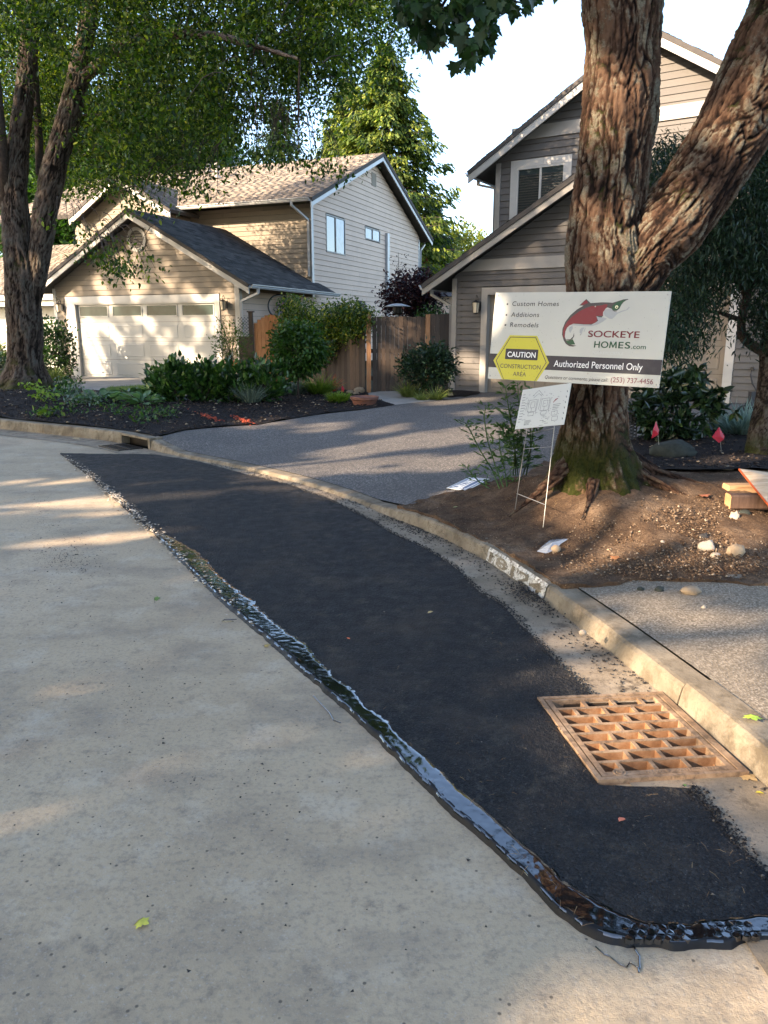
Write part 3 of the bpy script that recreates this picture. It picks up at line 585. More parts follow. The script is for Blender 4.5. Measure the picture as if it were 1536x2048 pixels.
# ------------------------------------------------------------------ house building
class Wall:
    def __init__(s, O, A, N, parent): s.O = Vector((O[0], O[1])); s.A = A; s.N = N; s.p = parent
    def P(s, u, z, off=0): q = s.O+s.A*u+s.N*off; return Vector((q.x, q.y, z))
    def box(s, mb, u0, u1, z0, z1, o0, o1, m=0):
        mb.hexa([s.P(u0, z0, o1), s.P(u1, z0, o1), s.P(u1, z0, o0), s.P(u0, z0, o0), s.P(u0, z1, o1), s.P(u1, z1, o1), s.P(u1, z1, o0), s.P(u0, z1, o0)], m)
    def bx(s, name, u0, u1, z0, z1, o0, o1, mat, parent=None):
        mb = MB(); s.box(mb, u0, u1, z0, z1, o0, o1); return mb.build(name, mat, parent or s.p)
    def poly(s, name, pts, o0, o1, mat, parent=None):     # a flat board with any outline
        mb = MB(); n = len(pts); mb.add([s.P(u, z, o1) for u, z in pts]+[s.P(u, z, o0) for u, z in pts], [tuple(range(n)), tuple(range(2*n-1, n-1, -1))]+[(i, i+n, (i+1) % n+n, (i+1) % n) for i in range(n)])
        return mb.build(name, mat, parent or s.p)
def interval(poly, z):
    xs = []
    for i in range(len(poly)):
        (a, za), (b, zb) = poly[i], poly[(i+1) % len(poly)]
        if (za-z)*(zb-z) <= 0 and za != zb: xs.append(a+(b-a)*(z-za)/(zb-za))
    return (min(xs), max(xs)) if len(xs) >= 2 else None
def siding(w, poly, holes, e, mat, z0=None, maxlen=4.6):
    zs = [z for _, z in poly]; z = z0 if z0 is not None else min(zs); top = max(zs)
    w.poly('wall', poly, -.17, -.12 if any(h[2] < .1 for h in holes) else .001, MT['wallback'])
    while z < top-.02:
        z1 = min(z+e, top-.004); a = interval(poly, z+.001); b = interval(poly, z1)
        if a is None: z += e; continue
        if b is None: b = ((a[0]+a[1])/2-.01, (a[0]+a[1])/2+.01)
        segs = [(a[0], a[1], b[0], b[1])]
        for (h0, h1, g0, g1) in holes:
            if g0 < z+e*.5 < g1:
                ns = []
                for (p, q, r, t) in segs:
                    if p < h0 < q: ns.append((p, h0, min(r, h0), h0))
                    if p < h1 < q: ns.append((h1, q, h1, max(t, h1)))
                    if h1 <= p or h0 >= q: ns.append((p, q, r, t))
                segs = ns
        out = []
        for (p, q, r, t) in segs:
            if q-p > maxlen:
                c = p+(q-p)*random.uniform(.3, .7); out += [(p, c-.002, max(r, p) if r > p else r, min(c-.002, t)), (c+.002, q, max(c+.002, r), t)]
            else: out.append((p, q, r, t))
        for (p, q, r, t) in out:
            if q-p < .03: continue
            d = random.uniform(-.0015, .0015); mb = MB()
            g_ = .013; z_ = z+g_; mb.hexa([w.P(p, z_, .028+d), w.P(q, z_, .028+d), w.P(q, z_, .002), w.P(p, z_, .002), w.P(r, z1+.006, .008), w.P(t, z1+.006, .008), w.P(t, z1+.006, .002), w.P(r, z1+.006, .002)])  # gap under each board bares dark backing, painting in its shadow line
            mb.build('siding_board', mat, w.p)
        z += e
def roof(parent, E0, E1, R1, R0, mat, th=.09, expo=.14, tab=.30, under=None, lip=True):
    """eave E0->E1, ridge R0->R1 (above E0, E1)"""
    E0, E1, R0, R1 = map(Vector, (E0, E1, R0, R1))
    if lip: d_ = (E0-E1).normalized(); E0 = E0+d_*.05; R0 = R0+d_*.05
    E0 = E0+(E0-R0).normalized()*.03; E1 = E1+(E1-R1).normalized()*.03
    n = (E1-E0).cross(R0-E0).normalized()
    if n.z < 0: n = -n
    mb = MB(); mb.hexa([p-n*th for p in (E0, E1, R1, R0)]+[p for p in (E0, E1, R1, R0)])
    r = mb.build('roof', under or MT['roofedge'], parent)
    L = ((R0-E0).length+(R1-E1).length)/2; W = max((E1-E0).length, (R1-R0).length); nc = int(L/expo); nt = int(W/tab); V = []; F = []
    shs = [random.random() for _ in range(nc)]
    for i in range(nc):
        f0, f1 = i/nc, (i+1)/nc+.004
        for j in range(-1, nt+1):
            sh = shs[i]; g0 = max(0, min(1, (j+sh)/nt+.004)); g1 = max(0, min(1, (j+1+sh)/nt-.004))
            if g1-g0 < .3/nt: continue
            d = random.uniform(.006, .013); cut = random.uniform(-.12, .12)/nc
            def q(g, f, h): a = E0+(E1-E0)*g; b = R0+(R1-R0)*g; return a+(b-a)*f+n*h
            k = len(V); V += [q(g0, f0+cut*0, .003), q(g1, f0, .003), q(g1, f0, .004+d), q(g0, f0, .004+d), q(g1, min(1, f1), .004), q(g0, min(1, f1), .004)]
            F += [(k, k+1, k+2, k+3), (k+3, k+2, k+4, k+5)]
    o = npmesh('shingles', V, F, mat, r); o['kind'] = 'stuff'
    return r
def gutter(parent, a, b, mat=None, out=None):
    a = Vector(a); b = Vector(b); o = Vector(out).normalized(); mb = MB(); U = Vector((0, 0, 1))
    prof = [(0, 0), (.0, -.10), (.075, -.10), (.10, -.06), (.095, -.045), (.125, -.02), (.125, 0), (.115, 0), (.11, -.015), (.01, -.09), (.01, 0)]
    n = len(prof); V = [p+o*x+U*z for p in (a, b) for x, z in prof]
    mb.add(V, [(i, (i+1) % n, n+(i+1) % n, n+i) for i in range(n)]+[tuple(range(n))[::-1], tuple(range(n, 2*n))])
    return mb.build('gutter', mat or MT['gutterpaint'], parent)
def spout(parent, pts, mat=None, w=.075, h=.055, up=(0, 0, 1)):
    mb = MB()
    for a, b in zip(pts[:-1], pts[1:]):
        a = Vector(a); b = Vector(b); d = (b-a).normalized()*.012; mb.bar(a-d, b+d, w, h, up=up if abs((b-a).normalized().z) < .9 else (0, 1, 0))
    return mb.build('downspout', mat or MT['gutterpaint'], parent)
def garage_door(w, u0, u1, z0, z1, rows, cols, mat, glass_top=True, inset=.05):
    d = w.bx('garage_door', u0, u1, z0, z1, -inset-.05, -inset, mat)
    rh = (z1-z0)/rows; cw = (u1-u0)/cols
    mb = MB()
    for r in range(1, rows): w.box(mb, u0, u1, z0+r*rh-.004, z0+r*rh+.004, -inset+.0005, -inset+.002)
    mb.build('section_joint', MT['wallback'], d)
    for r in range(rows):
        for c in range(cols):
            a, b = u0+c*cw+.10, u0+(c+1)*cw-.10; lo, hi = z0+r*rh+.09, z0+(r+1)*rh-.09
            if r == rows-1 and glass_top:
                lo, hi = z1-.36, z1-.09
                w.bx('window_pane', a, b, lo, hi, -inset+.001, -inset+.006, MT['garageglass'], d)
                mb = MB()
                for (p, q, x, y) in ((a-.03, b+.03, hi, hi+.03), (a-.03, b+.03, lo-.03, lo), (a-.03, a, lo, hi), (b, b+.03, lo, hi)): w.box(mb, p, q, x, y, -inset+.001, -inset+.016)
                mb.build('window_frame', mat, d)
            else:
                mb = MB()
                P0 = [(a, lo), (b, lo), (b, hi), (a, hi)]; P1 = [(a+.018, lo+.018), (b-.018, lo+.018), (b-.018, hi-.018), (a+.018, hi-.018)]; P2 = [(a+.05, lo+.05), (b-.05, lo+.05), (b-.05, hi-.05), (a+.05, hi-.05)]
                V = [w.P(u, z, -inset+.0005) for u, z in P0]+[w.P(u, z, -inset+.012) for u, z in P1]+[w.P(u, z, -inset+.006) for u, z in P2]
                mb.add(V, [(i, (i+1) % 4, 4+(i+1) % 4, 4+i) for i in range(4)]+[(4+i, 4+(i+1) % 4, 8+(i+1) % 4, 8+i) for i in range(4)]+[(8, 9, 10, 11)])
                mb.build('door_panel', mat, d)
    return d
def window(w, u0, u1, z0, z1, panes, fr=.05, trim=0, mat=None, blinds=False, split=None):
    mat = mat or MT['trim']; mb = MB()
    for (p, q, x, y) in ((u0, u1, z1-fr, z1), (u0, u1, z0, z0+fr), (u0, u0+fr, z0+fr, z1-fr), (u1-fr, u1, z0+fr, z1-fr)): w.box(mb, p, q, x, y, -.04, .035)
    m = split or (u0+u1)/2; w.box(mb, m-fr/2, m+fr/2, z0+fr, z1-fr, -.03, .03); f = mb.build('window_frame', mat, w.p)
    for k, (a, b) in enumerate(((u0+fr, m-fr/2), (m+fr/2, u1-fr))): w.bx('window_pane', a, b, z0+fr, z1-fr, -.012+.01*k, .004+.01*k, panes[k], f)
    if trim:
        for nm, (p, q, x, y) in zip('abcd', ((u0-trim, u1+trim, z1, z1+trim*1.1), (u0-trim, u1+trim, z0-trim, z0), (u0-trim, u0, z0, z1), (u1, u1+trim, z0, z1))): w.bx('window_trim', p, q, x, y, .002, .04, mat, f)
    if blinds:
        for i in range(int((z1-z0-.2)/.055)):
            z = z0+fr+.03+i*.055; mb = MB(); w.box(mb, u0+fr+.01, u1-fr-.01, z, z+.022, .016, .019); mb.build('blind_slat', MT['black'], f)
def lantern(w, u, z, parent, arm=1):
    l = MB(); c = w.P(u, z, .17)
    M3 = Matrix(((w.A.x, -w.N.x, 0), (w.A.y, -w.N.y, 0), (0, 0, 1)))
    l.box(w.P(u, z+.02, .035), (.10, .03, .20), M3)
    l.tube([w.P(u, z+.08, .05), w.P(u, z+.20, .08), w.P(u, z+.25, .13), w.P(u, z+.23, .17), w.P(u, z+.17, .17)], .008, 6)
    l.lathe(c, [(0, .17), (.015, .165), (.03, .14), (.095, .105), (.10, .095), (.085, .095)], 8)
    for k in range(4):
        a = math.pi/4+k*math.pi/2; l.tube([c+M3@Vector((math.cos(a)*.085, math.sin(a)*.085, .1)), c+M3@Vector((math.cos(a)*.062, math.sin(a)*.062, -.12))], .006, 4)
    l.lathe(c, [(.0, -.15), (.03, -.14), (.065, -.125), (.065, -.115), (0, -.115)], 8)
    o = l.build('wall_lantern', MT['black'], parent)
    g = MB(); g.lathe(c, [(.055, -.112), (.076, .095)], 8); g.build('lamp_glass', MT['lampglass'], o)
    return o
# ================================================================== left house
LH = empty('tan_house', fp(OL, AL, BL, 2.4, 5)+(.2,), 'two storey tan clapboard house with white garage door behind the mulch bed', 'house')
N_front = -BL; OG2 = OL+AL*5.66
w1 = Wall(OL, AL, N_front, LH)
gz0 = .17; ap = (2.50, 4.72)
slope = (4.72-2.62)/(6.32-2.5)
def rk(u): return 4.72-slope*abs(u-2.5)
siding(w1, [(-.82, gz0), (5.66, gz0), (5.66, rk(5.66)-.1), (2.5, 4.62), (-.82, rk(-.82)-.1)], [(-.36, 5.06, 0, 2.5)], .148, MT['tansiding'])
w1.bx('door_trim', -.36, 5.06, 2.335, 2.53, .0, .045, MT['trim']); w1.bx('door_trim', -.36, -.0, gz0, 2.335, -.1, .045, MT['trim']); w1.bx('door_trim', 4.90, 5.06, gz0, 2.335, -.1, .045, MT['trim'])
w1.bx('corner_board', -.83, -.72, gz0, rk(-.82)-.12, .0, .035, MT['trim']); w1.bx('corner_board', 5.55, 5.695, gz0, rk(5.66)-.12, .0, .035, MT['trim'])
garage_door(w1, 0, 4.9, gz0+.01, 2.335, 4, 4, MT['door'])
w1.bx('door_head', 0, 4.9, 2.30, 2.345, -.1, .03, MT['trim'])
# round louvred gable vent
vent = MB(); M3 = Matrix(((AL.x, N_front.x, 0), (AL.y, N_front.y, 0), (0, 0, 1))); vc = w1.P(2.42, 4.04, .0)
V = []; prof = [(.33, .0), (.33, .05), (.24, .055), (.235, .02)]
for r, o in prof:
    for k in range(36): a = k*math.pi/18; V.append(w1.P(2.42+r*math.cos(a), 4.04+r*math.sin(a), o))
vent.add(V, [(i*36+k, i*36+(k+1) % 36, (i+1)*36+(k+1) % 36, (i+1)*36+k) for i in range(3) for k in range(36)]); vf = vent.build('round_vent', MT['trim'], LH)
vb = MB(); vb.add([w1.P(2.42+.24*math.cos(k*math.pi/12), 4.04+.24*math.sin(k*math.pi/12), .026) for k in range(24)], [tuple(range(24))]); vb.build('vent_screen', MT['black'], vf)
for i in range(6):
    z = 4.04-.19+i*.075; hw = math.sqrt(max(.001, .235**2-(z-4.04)**2)); mb = MB()
    mb.hexa([w1.P(2.42-hw, z-.02, .05), w1.P(2.42+hw, z-.02, .05), w1.P(2.42+hw, z+.012, .028), w1.P(2.42-hw, z+.012, .028), w1.P(2.42-hw, z-.012, .052), w1.P(2.42+hw, z-.012, .052), w1.P(2.42+hw, z+.02, .03), w1.P(2.42-hw, z+.02, .03)]); mb.build('louvre', MT['soffit'], vf)
lantern(w1, -.51, 2.22, LH); lantern(w1, 5.26, 2.22, LH)
pl = w1.bx('house_number', -.60, -.36, 1.50, 1.70, .03, .045, MT['tandoor'])
# roof of the garage wing
ov = .42; zr = 4.80
def RP(u, b, z): q = OL+AL*u+BL*b; return Vector((q.x, q.y, z))
uE = 6.25; zE = 4.80-slope*(uE-2.5)
roof(LH, RP(uE, -ov, zE), RP(uE, 4.9, zE), RP(2.5, 4.34+.02, zr), RP(2.5, -ov, zr), MT['darkshingle'])  # same roofing as main roof; darker shingle paints in the wing's shade
roof(LH, RP(2.5*2-uE, -ov, zE), RP(2.5*2-uE, 4.34, zE), RP(2.5, 4.34, zr), RP(2.5, -ov, zr), MT['darkshingle'])
for sgn in (1, -1):
    e = 2.5+sgn*(uE-2.5); mb = MB()
    a0, a1 = RP(e, -ov-.02, zE-.03), RP(2.5, -ov-.02, zr-.03)
    dn = Vector((0, 0, -.22)); bk = Vector((BL.x, BL.y, 0))*.04
    mb.hexa([a0+dn, a1+dn, a1+dn+bk, a0+dn+bk, a0, a1, a1+bk, a0+bk] if sgn < 0 else [a1+dn, a0+dn, a0+dn+bk, a1+dn+bk, a1, a0, a0+bk, a1+bk]); mb.build('fascia_board', MT['trim'], LH)
gutter(LH, RP(uE, -ov, zE-.01), RP(uE, 4.95, zE-.01), out=(AL.x, AL.y, 0))
spout(LH, [RP(uE+.06, -ov+.35, zE-.10), RP(uE+.06, -ov+.35, zE-.22), RP(5.76, -.05, zE-.42), RP(5.75, -.05, .3)])
# garage side wall + two storey gable wall: one plane
w2 = Wall(OG2, BL, AL, LH)
w2.bx('corner_board', -.02, .10, gz0, 2.6, .026, .04, MT['trim'])
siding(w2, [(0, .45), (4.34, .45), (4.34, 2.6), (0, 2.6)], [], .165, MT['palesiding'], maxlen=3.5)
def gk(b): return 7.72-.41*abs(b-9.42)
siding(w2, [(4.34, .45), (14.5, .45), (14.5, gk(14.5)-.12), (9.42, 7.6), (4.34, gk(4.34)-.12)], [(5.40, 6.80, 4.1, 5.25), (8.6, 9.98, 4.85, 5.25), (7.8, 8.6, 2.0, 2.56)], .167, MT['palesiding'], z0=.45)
w2.bx('corner_board', 4.30, 4.44, 2.6, 5.5, .0, .035, MT['gutterpaint']); w2.bx('corner_board', 14.40, 14.52, .4, 5.4, .0, .035, MT['gutterpaint'])
window(w2, 5.36, 6.84, 4.08, 5.27, (MT['glass'], MT['glasspale']), .045, mat=MT['trimgrey'])
window(w2, 8.57, 10.01, 4.83, 5.26, (MT['glasspale'], MT['glasspale']), .04, mat=MT['trimgrey'])
window(w2, 7.76, 8.63, 1.9, 2.57, (MT['glass'], MT['glass']), .04, mat=MT['trimgrey'])
w2.bx('gable_vent', 9.2, 9.62, 6.75, 7.2, .02, .035, MT['tansiding'])
w2.bx('vertical_chase', 10.55, 10.78, .4, 5.24, .0, .12, MT['gutterpaint'])
# main roof
def GP(b, z, s=0): q = OG2+BL*b+AL*s; return Vector((q.x, q.y, z))
bF, bR, bB = 3.62, 9.42, 15.2; zR = 7.86; zF = zR-.41*(bR-bF); zB = zR-.41*(bB-bR)
r1 = roof(LH, GP(bF, zF, .38), GP(bF, zF, -13), GP(bR, zR, -13), GP(bR, zR, .38), MT['shingle'], th=.12)
roof(LH, GP(bB, zB, .38), GP(bB, zB, -13), GP(bR, zR, -13), GP(bR, zR, .38), MT['shingle'], th=.12)
for b0, z0_ in ((bF, zF), (bB, zB)):
    a0, a1 = GP(b0, z0_-.03, .40), GP(bR, zR-.03, .40); dn = Vector((0, 0, -.24)); bk = Vector((AL.x, AL.y, 0))*-.04
    mb = MB(); mb.hexa([a0+dn, a1+dn, a1+dn+bk, a0+dn+bk, a0, a1, a1+bk, a0+bk]); mb.build('fascia_board', MT['gutterpaint'], LH)
gutter(LH, GP(bF, zF-.01, -5.0), GP(bF, zF-.01, .36), out=(-BL.x, -BL.y, 0))
gutter(LH, GP(bB, zB-.01, -5.0), GP(bB, zB-.01, .36), out=(BL.x, BL.y, 0))
spout(LH, [GP(bF-.07, zF-.1, -.25), GP(bF-.07, zF-.2, -.25), GP(4.26, zF-.55, -.06), GP(4.26, 3.25, -.06)])
spout(LH, [GP(bB+.07, zB-.1, .0), GP(bB+.07, zB-.2, 0), GP(14.62, zB-.5, .05), GP(14.62, .5, .05)])
for s_, b_, h_ in ((-5.4, 7.4, .55), (-6.6, 8.6, .32)):       # roof pipes
    z = zR-.41*(bR-b_); mb = MB(); q = GP(b_, z, s_); mb.lathe(q, [(.0, .0), (.16, .01), (.09, .12), (.075, .12), (.075, h_*.7), (.10, h_*.72), (.10, h_), (0, h_+.02)], 10); mb.build('roof_pipe', MT['trimgrey'], LH)
# upper front wall (above the garage roof) and cross gable
O22 = OG2+BL*4.34
w3 = Wall(O22, AL, N_front, LH)
def grl(u): return max(2.7, 4.80-slope*abs((u+5.66)-2.5))
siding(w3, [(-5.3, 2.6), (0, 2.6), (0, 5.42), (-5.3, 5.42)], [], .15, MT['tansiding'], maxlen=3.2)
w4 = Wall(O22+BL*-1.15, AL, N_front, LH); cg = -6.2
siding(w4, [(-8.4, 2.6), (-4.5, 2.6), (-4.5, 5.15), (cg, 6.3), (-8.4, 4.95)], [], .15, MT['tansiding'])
w4.bx('side_wall', -4.62, -4.5, 2.6, 5.2, -1.2, -.1, MT['tansiding'])
for sg in (1, -1):
    e = cg+sg*2.05; z = 6.48-.585*2.05; mb = MB()
    q = lambda u, b, zz: w4.P(u, zz, b)
    roof(LH, q(e, .40, z), q(e, -5.5, z), q(cg, -5.5, 6.48), q(cg, .40, 6.48), MT['shingle'] if sg < 0 else MT['shingle'], th=.10)
    a0, a1 = q(e, .43, z-.03), q(cg, .43, 6.45); dn = Vector((0, 0, -.26)); bk = Vector((BL.x, BL.y, 0))*.04
    mb.hexa([a0+dn, a1+dn, a1+dn+bk, a0+dn+bk, a0, a1, a1+bk, a0+bk]); mb.build('fascia_board', MT['trim'], LH)
# left wing: low entry wing with a pale wall and window, roofs stepping up behind
w5 = Wall(O22+BL*-.6, AL, N_front, LH)
roof(LH, w5.P(-15.5, 2.85, .9), w5.P(-6.0, 2.85, .9), w5.P(-6.6, 5.0, -3.5), w5.P(-15.0, 5.0, -3.5), MT['shingle'], th=.12)
w5.bx('fascia_board', -15.5, -6.3, 2.62, 2.84, .87, .91, MT['trim'])
w5.bx('wall', -15.4, -6.4, .2, 2.8, -.3, -.02, MT['door'])
window(w5, -9.9, -8.7, .85, 2.15, (MT['glass'], MT['glass']), .05, trim=.09)
window(w5, -8.0, -7.3, .6, 2.35, (MT['glasspale'], MT['glass']), .05, trim=.07)
for u in (-10.4, -7.05): w5.bx('porch_post', u, u+.16, .2, 2.62, .6, .76, MT['trim'])
w5.bx('porch_beam', -15.4, -6.5, 2.42, 2.62, .60, .78, MT['trim'])
# ================================================================== right house
RH = empty('grey_house', fp(OR_, AR, BR, 2.4, 4)+(.2,), 'grey clapboard two storey house behind the big forked tree and construction sign', 'house')
v1_ = Wall(OR_, AR, -BR, RH)
rs_ = .577
def rz(u): return 2.62+.35+.0+ (4.72-2.97) - rs_*abs(u-2.45) if False else 4.60-rs_*abs(u-2.45)
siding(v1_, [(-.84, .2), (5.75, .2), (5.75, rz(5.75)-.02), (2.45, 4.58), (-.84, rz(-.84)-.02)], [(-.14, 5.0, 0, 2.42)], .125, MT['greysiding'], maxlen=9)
v1_.bx('corner_board', -.86, -.75, .2, rz(-.84)-.05, .0, .035, MT['trimgrey']); v1_.bx('corner_board', 5.66, 5.77, .2, rz(5.75)-.05, .0, .035, MT['trimgrey'])
v1_.bx('door_trim', -.14, .0, .2, 2.44, -.1, .045, MT['trimgrey']); v1_.bx('door_trim', 4.84, 5.0, .2, 2.44, -.1, .045, MT['trim']); v1_.bx('door_trim', .0, 4.84, 2.29, 2.44, -.1, .045, MT['trimgrey'])
garage_door(v1_, 0, 4.84, .21, 2.29, 4, 4, MT['tandoor'], glass_top=False, inset=.10)
v1_.poly('band_board', [(-.62, 2.79), (5.52, 2.79), (5.25, 3.02), (-.28, 3.02)], .026, .05, MT['trimgrey'])
lantern(v1_, -.21, 2.03, RH)
def QP(u, b, z): q = OR_+AR*u+BR*b; return Vector((q.x, q.y, z))
rt = 4.74; e0 = -1.38; ze = rt-rs_*(2.45-e0)
for sg in (-1, 1):
    e = 2.45+sg*(2.45-e0)
    roof(RH, QP(e, -.45, ze), QP(e, 7 if sg < 0 else 3, ze), QP(2.45, 7 if sg < 0 else 3, rt), QP(2.45, -.45, rt), MT['darkshingle'])
    mb = MB(); a0, a1 = QP(e, -.47, ze-.03), QP(2.45, -.47, rt-.03); dn = Vector((0, 0, -.21)); bk = Vector((BR.x, BR.y, 0))*.04
    mb.hexa([a0+dn, a1+dn, a1+dn+bk, a0+dn+bk, a0, a1, a1+bk, a0+bk]); mb.build('fascia_board', MT['trimgrey'], RH)
gutter(RH, QP(e0, -.4, ze-.01), QP(e0, 7, ze-.01), out=(-AR.x, -AR.y, 0))
spout(RH, [QP(e0-.06, .1, ze-.1), QP(e0-.06, .1, ze-.2), QP(-.93, .06, ze-.45), QP(-.93, .06, .25)], MT['trimgrey'])
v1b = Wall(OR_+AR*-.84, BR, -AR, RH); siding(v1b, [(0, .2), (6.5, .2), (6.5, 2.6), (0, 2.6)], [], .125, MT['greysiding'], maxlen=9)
mb = MB(); mb.tube([v1_.P(5.33, .86, .03), v1_.P(5.33, .86, .10)], .03, 8); hb = mb.build('hose_bib', MT['black'], RH)
mb = MB(); mb.tube([v1_.P(5.33, .84, .08), v1_.P(5.32, .75, .09), v1_.P(5.36, .6, .09), v1_.P(5.45, .45, .09), v1_.P(5.6, .32, .12)], .012, 6)
mb.build('garden_hose', MT['utilblack']); bpy.data.objects['garden_hose'].update_tag()
tag(bpy.data.objects['garden_hose'], 'dark hose hanging from the tap beside the tan garage door', 'hose')
# second storey, set back
UB = 2.0; Ou = OR_+BR*UB; v2 = Wall(Ou, AR, -BR, RH)
def up(px, py, off=0):
    d = ray(px, py); O = Ou+(-BR)*off; t = (O.x*BR.x+O.y*BR.y)/(d.x*BR.x+d.y*BR.y); p = Vector((d.x*t, d.y*t)); return ((p-O).dot(AR), CH+d.z*t)
cx0 = up(991, 459)[0]; tipL = up(937, 342, .45); onL = up(1180, 140, .45); onR0 = up(1322, 62, .45); onR1 = up(1465, 130, .45)
us = (onL[1]-tipL[1])/(onL[0]-tipL[0]); ur = us
ua = (onR0[1]+ur*onR0[0]-tipL[1]+us*tipL[0])/(us+ur); uz = tipL[1]+us*(ua-tipL[0])
cR = 2*ua-cx0
def uzk(u): return uz-us*abs(u-ua)
wa = up(1036, 340); wb = up(1128, 330); wc = up(1037, 440)
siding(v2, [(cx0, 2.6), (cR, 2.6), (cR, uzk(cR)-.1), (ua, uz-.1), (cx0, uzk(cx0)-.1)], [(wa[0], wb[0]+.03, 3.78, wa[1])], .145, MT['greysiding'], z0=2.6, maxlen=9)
v2.bx('corner_board', cx0-.02, cx0+.10, 2.6, uzk(cx0)-.15, .0, .04, MT['trimgrey'])
bz = up(1100, 272)[1]
iv = interval([(cx0, 2.6), (cR, 2.6), (cR, uzk(cR)-.1), (ua, uz-.1), (cx0, uzk(cx0)-.1)], bz)
v2.bx('band_board', iv[0]-.3, cR, bz-.02, bz+.25, .026, .055, MT['trimgrey'])
window(v2, wa[0]-.02, wb[0]+.05, 3.75, wa[1]+.04, (MT['glass'], MT['glass']), .05, trim=.14, mat=MT['trim'], blinds=True)
for sg in (-1, 1):
    e = ua+sg*(ua-tipL[0]); z = tipL[1]
    q = lambda u, b, zz: v2.P(u, zz, b)
    roof(RH, q(e, .45, z), q(e, -8, z), q(ua, -8, uz), q(ua, .45, uz), MT['darkshingle'])
    mb = MB(); a0, a1 = q(e, .47, z-.03), q(ua, .47, uz-.03); dn = Vector((0, 0, -.24)); bk = Vector((BR.x, BR.y, 0))*.04
    mb.hexa([a0+dn, a1+dn, a1+dn+bk, a0+dn+bk, a0, a1, a1+bk, a0+bk]); mb.build('fascia_board', MT['trim'], RH)
gutter(RH, v2.P(tipL[0], tipL[1]-.01, .4), v2.P(tipL[0], tipL[1]-.01, -8), out=(-AR.x, -AR.y, 0))
spout(RH, [v2.P(tipL[0]-.05, tipL[1]-.1, -.2), v2.P(tipL[0]-.05, tipL[1]-.2, -.2), v2.P(cx0-.06, tipL[1]-.35, -.05), v2.P(cx0-.06, 3.3, -.05)], MT['trimgrey'])
v2b = Wall(Ou+AR*cx0, BR, -AR, RH); v2b.bx('side_wall', 0, 8, 2.6, tipL[1]+.1, -.1, .01, MT['greysiding'])
v1_.bx('wall', 5.75, 12, .2, 5.0, -3.2, -3.0, MT['greysiding'])
# distant neighbour chimney between the houses
nc = at(905, 545, 34)
nb = empty('far_house', (nc.x+.3, 34.5, 0), 'far neighbour house roof and metal chimney between the two houses', 'house')
mb = MB(); mb.hexa([(nc.x-1.2, 34, 0), (nc.x+4, 34, 0), (nc.x+4, 38, 0), (nc.x-1.2, 38, 0), (nc.x-1.2, 34, nc.z-1.0), (nc.x+4, 34, nc.z-1.0), (nc.x+4, 38, nc.z-1.0), (nc.x-1.2, 38, nc.z-1.0)]); mb.build('wall', MT['palesiding'], nb)
mb = MB(); mb.hexa([(nc.x-1.6, 33.6, nc.z-1.0), (nc.x+4, 33.6, nc.z-1.0), (nc.x+4, 38, nc.z-1.0), (nc.x-1.6, 38, nc.z-1.0), (nc.x-.3, 35.8, nc.z-.1), (nc.x+4, 35.8, nc.z-.1), (nc.x+4, 36, nc.z-.1), (nc.x-.3, 36, nc.z-.1)]); mb.build('roof', MT['darkshingle'], nb)
mb = MB(); mb.box((nc.x-.1, 35, nc.z-.35), (.55, .5, .8)); ch = mb.build('chimney', MT['gutterpaint'], nb)
mb = MB(); mb.lathe((nc.x-.1, 35, nc.z), [(.11, 0), (.11, .3), (.17, .3), (.17, .42), (0, .46)], 10); mb.build('chimney_cap', MT['black'], ch)
# ------------------------------------------------------------------ foliage helpers
SH = {
 'oval': ([(0, 0, 0), (-.26, .35, .07), (-.20, .72, .06), (0, 1, -.04), (.20, .72, .06), (.26, .35, .07)], [(0, 3, 2, 1), (0, 5, 4, 3)]),
 'long': ([(0, 0, 0), (-.11, .4, .03), (-.08, .75, 0), (0, 1, -.10), (.08, .75, 0), (.11, .4, .03)], [(0, 3, 2, 1), (0, 5, 4, 3)]),
 'blade': ([(-.03, 0, 0), (.03, 0, 0), (.025, .5, .0), (-.025, .5, .0), (0, 1, -.22), (0, 1, -.22)], [(0, 1, 2, 3), (3, 2, 4, 5)]),
 'spray': ([(0, 0, 0), (-.30, .35, -.12), (-.14, .45, -.05), (-.20, .8, -.22), (0, 1, -.2), (.20, .8, -.22), (.14, .45, -.05), (.30, .35, -.12)], [(0, 2, 1, 1), (0, 4, 3, 2), (0, 6, 5, 4), (0, 7, 6, 6)]),
}
MAPLE = [(0, 0), (-.12, .12), (-.42, .02), (-.34, .22), (-.58, .40), (-.36, .48), (-.34, .62), (-.18, .58), (-.16, .76), (0, 1.0), (.16, .76), (.18, .58), (.34, .62), (.36, .48), (.58, .40), (.34, .22), (.42, .02), (.12, .12)]
def frames(d, up):
    d = d/np.maximum(1e-6, np.linalg.norm(d, axis=1))[:, None]; x = np.cross(d, up); x /= np.maximum(1e-6, np.linalg.norm(x, axis=1))[:, None]; return x, d, np.cross(x, d)
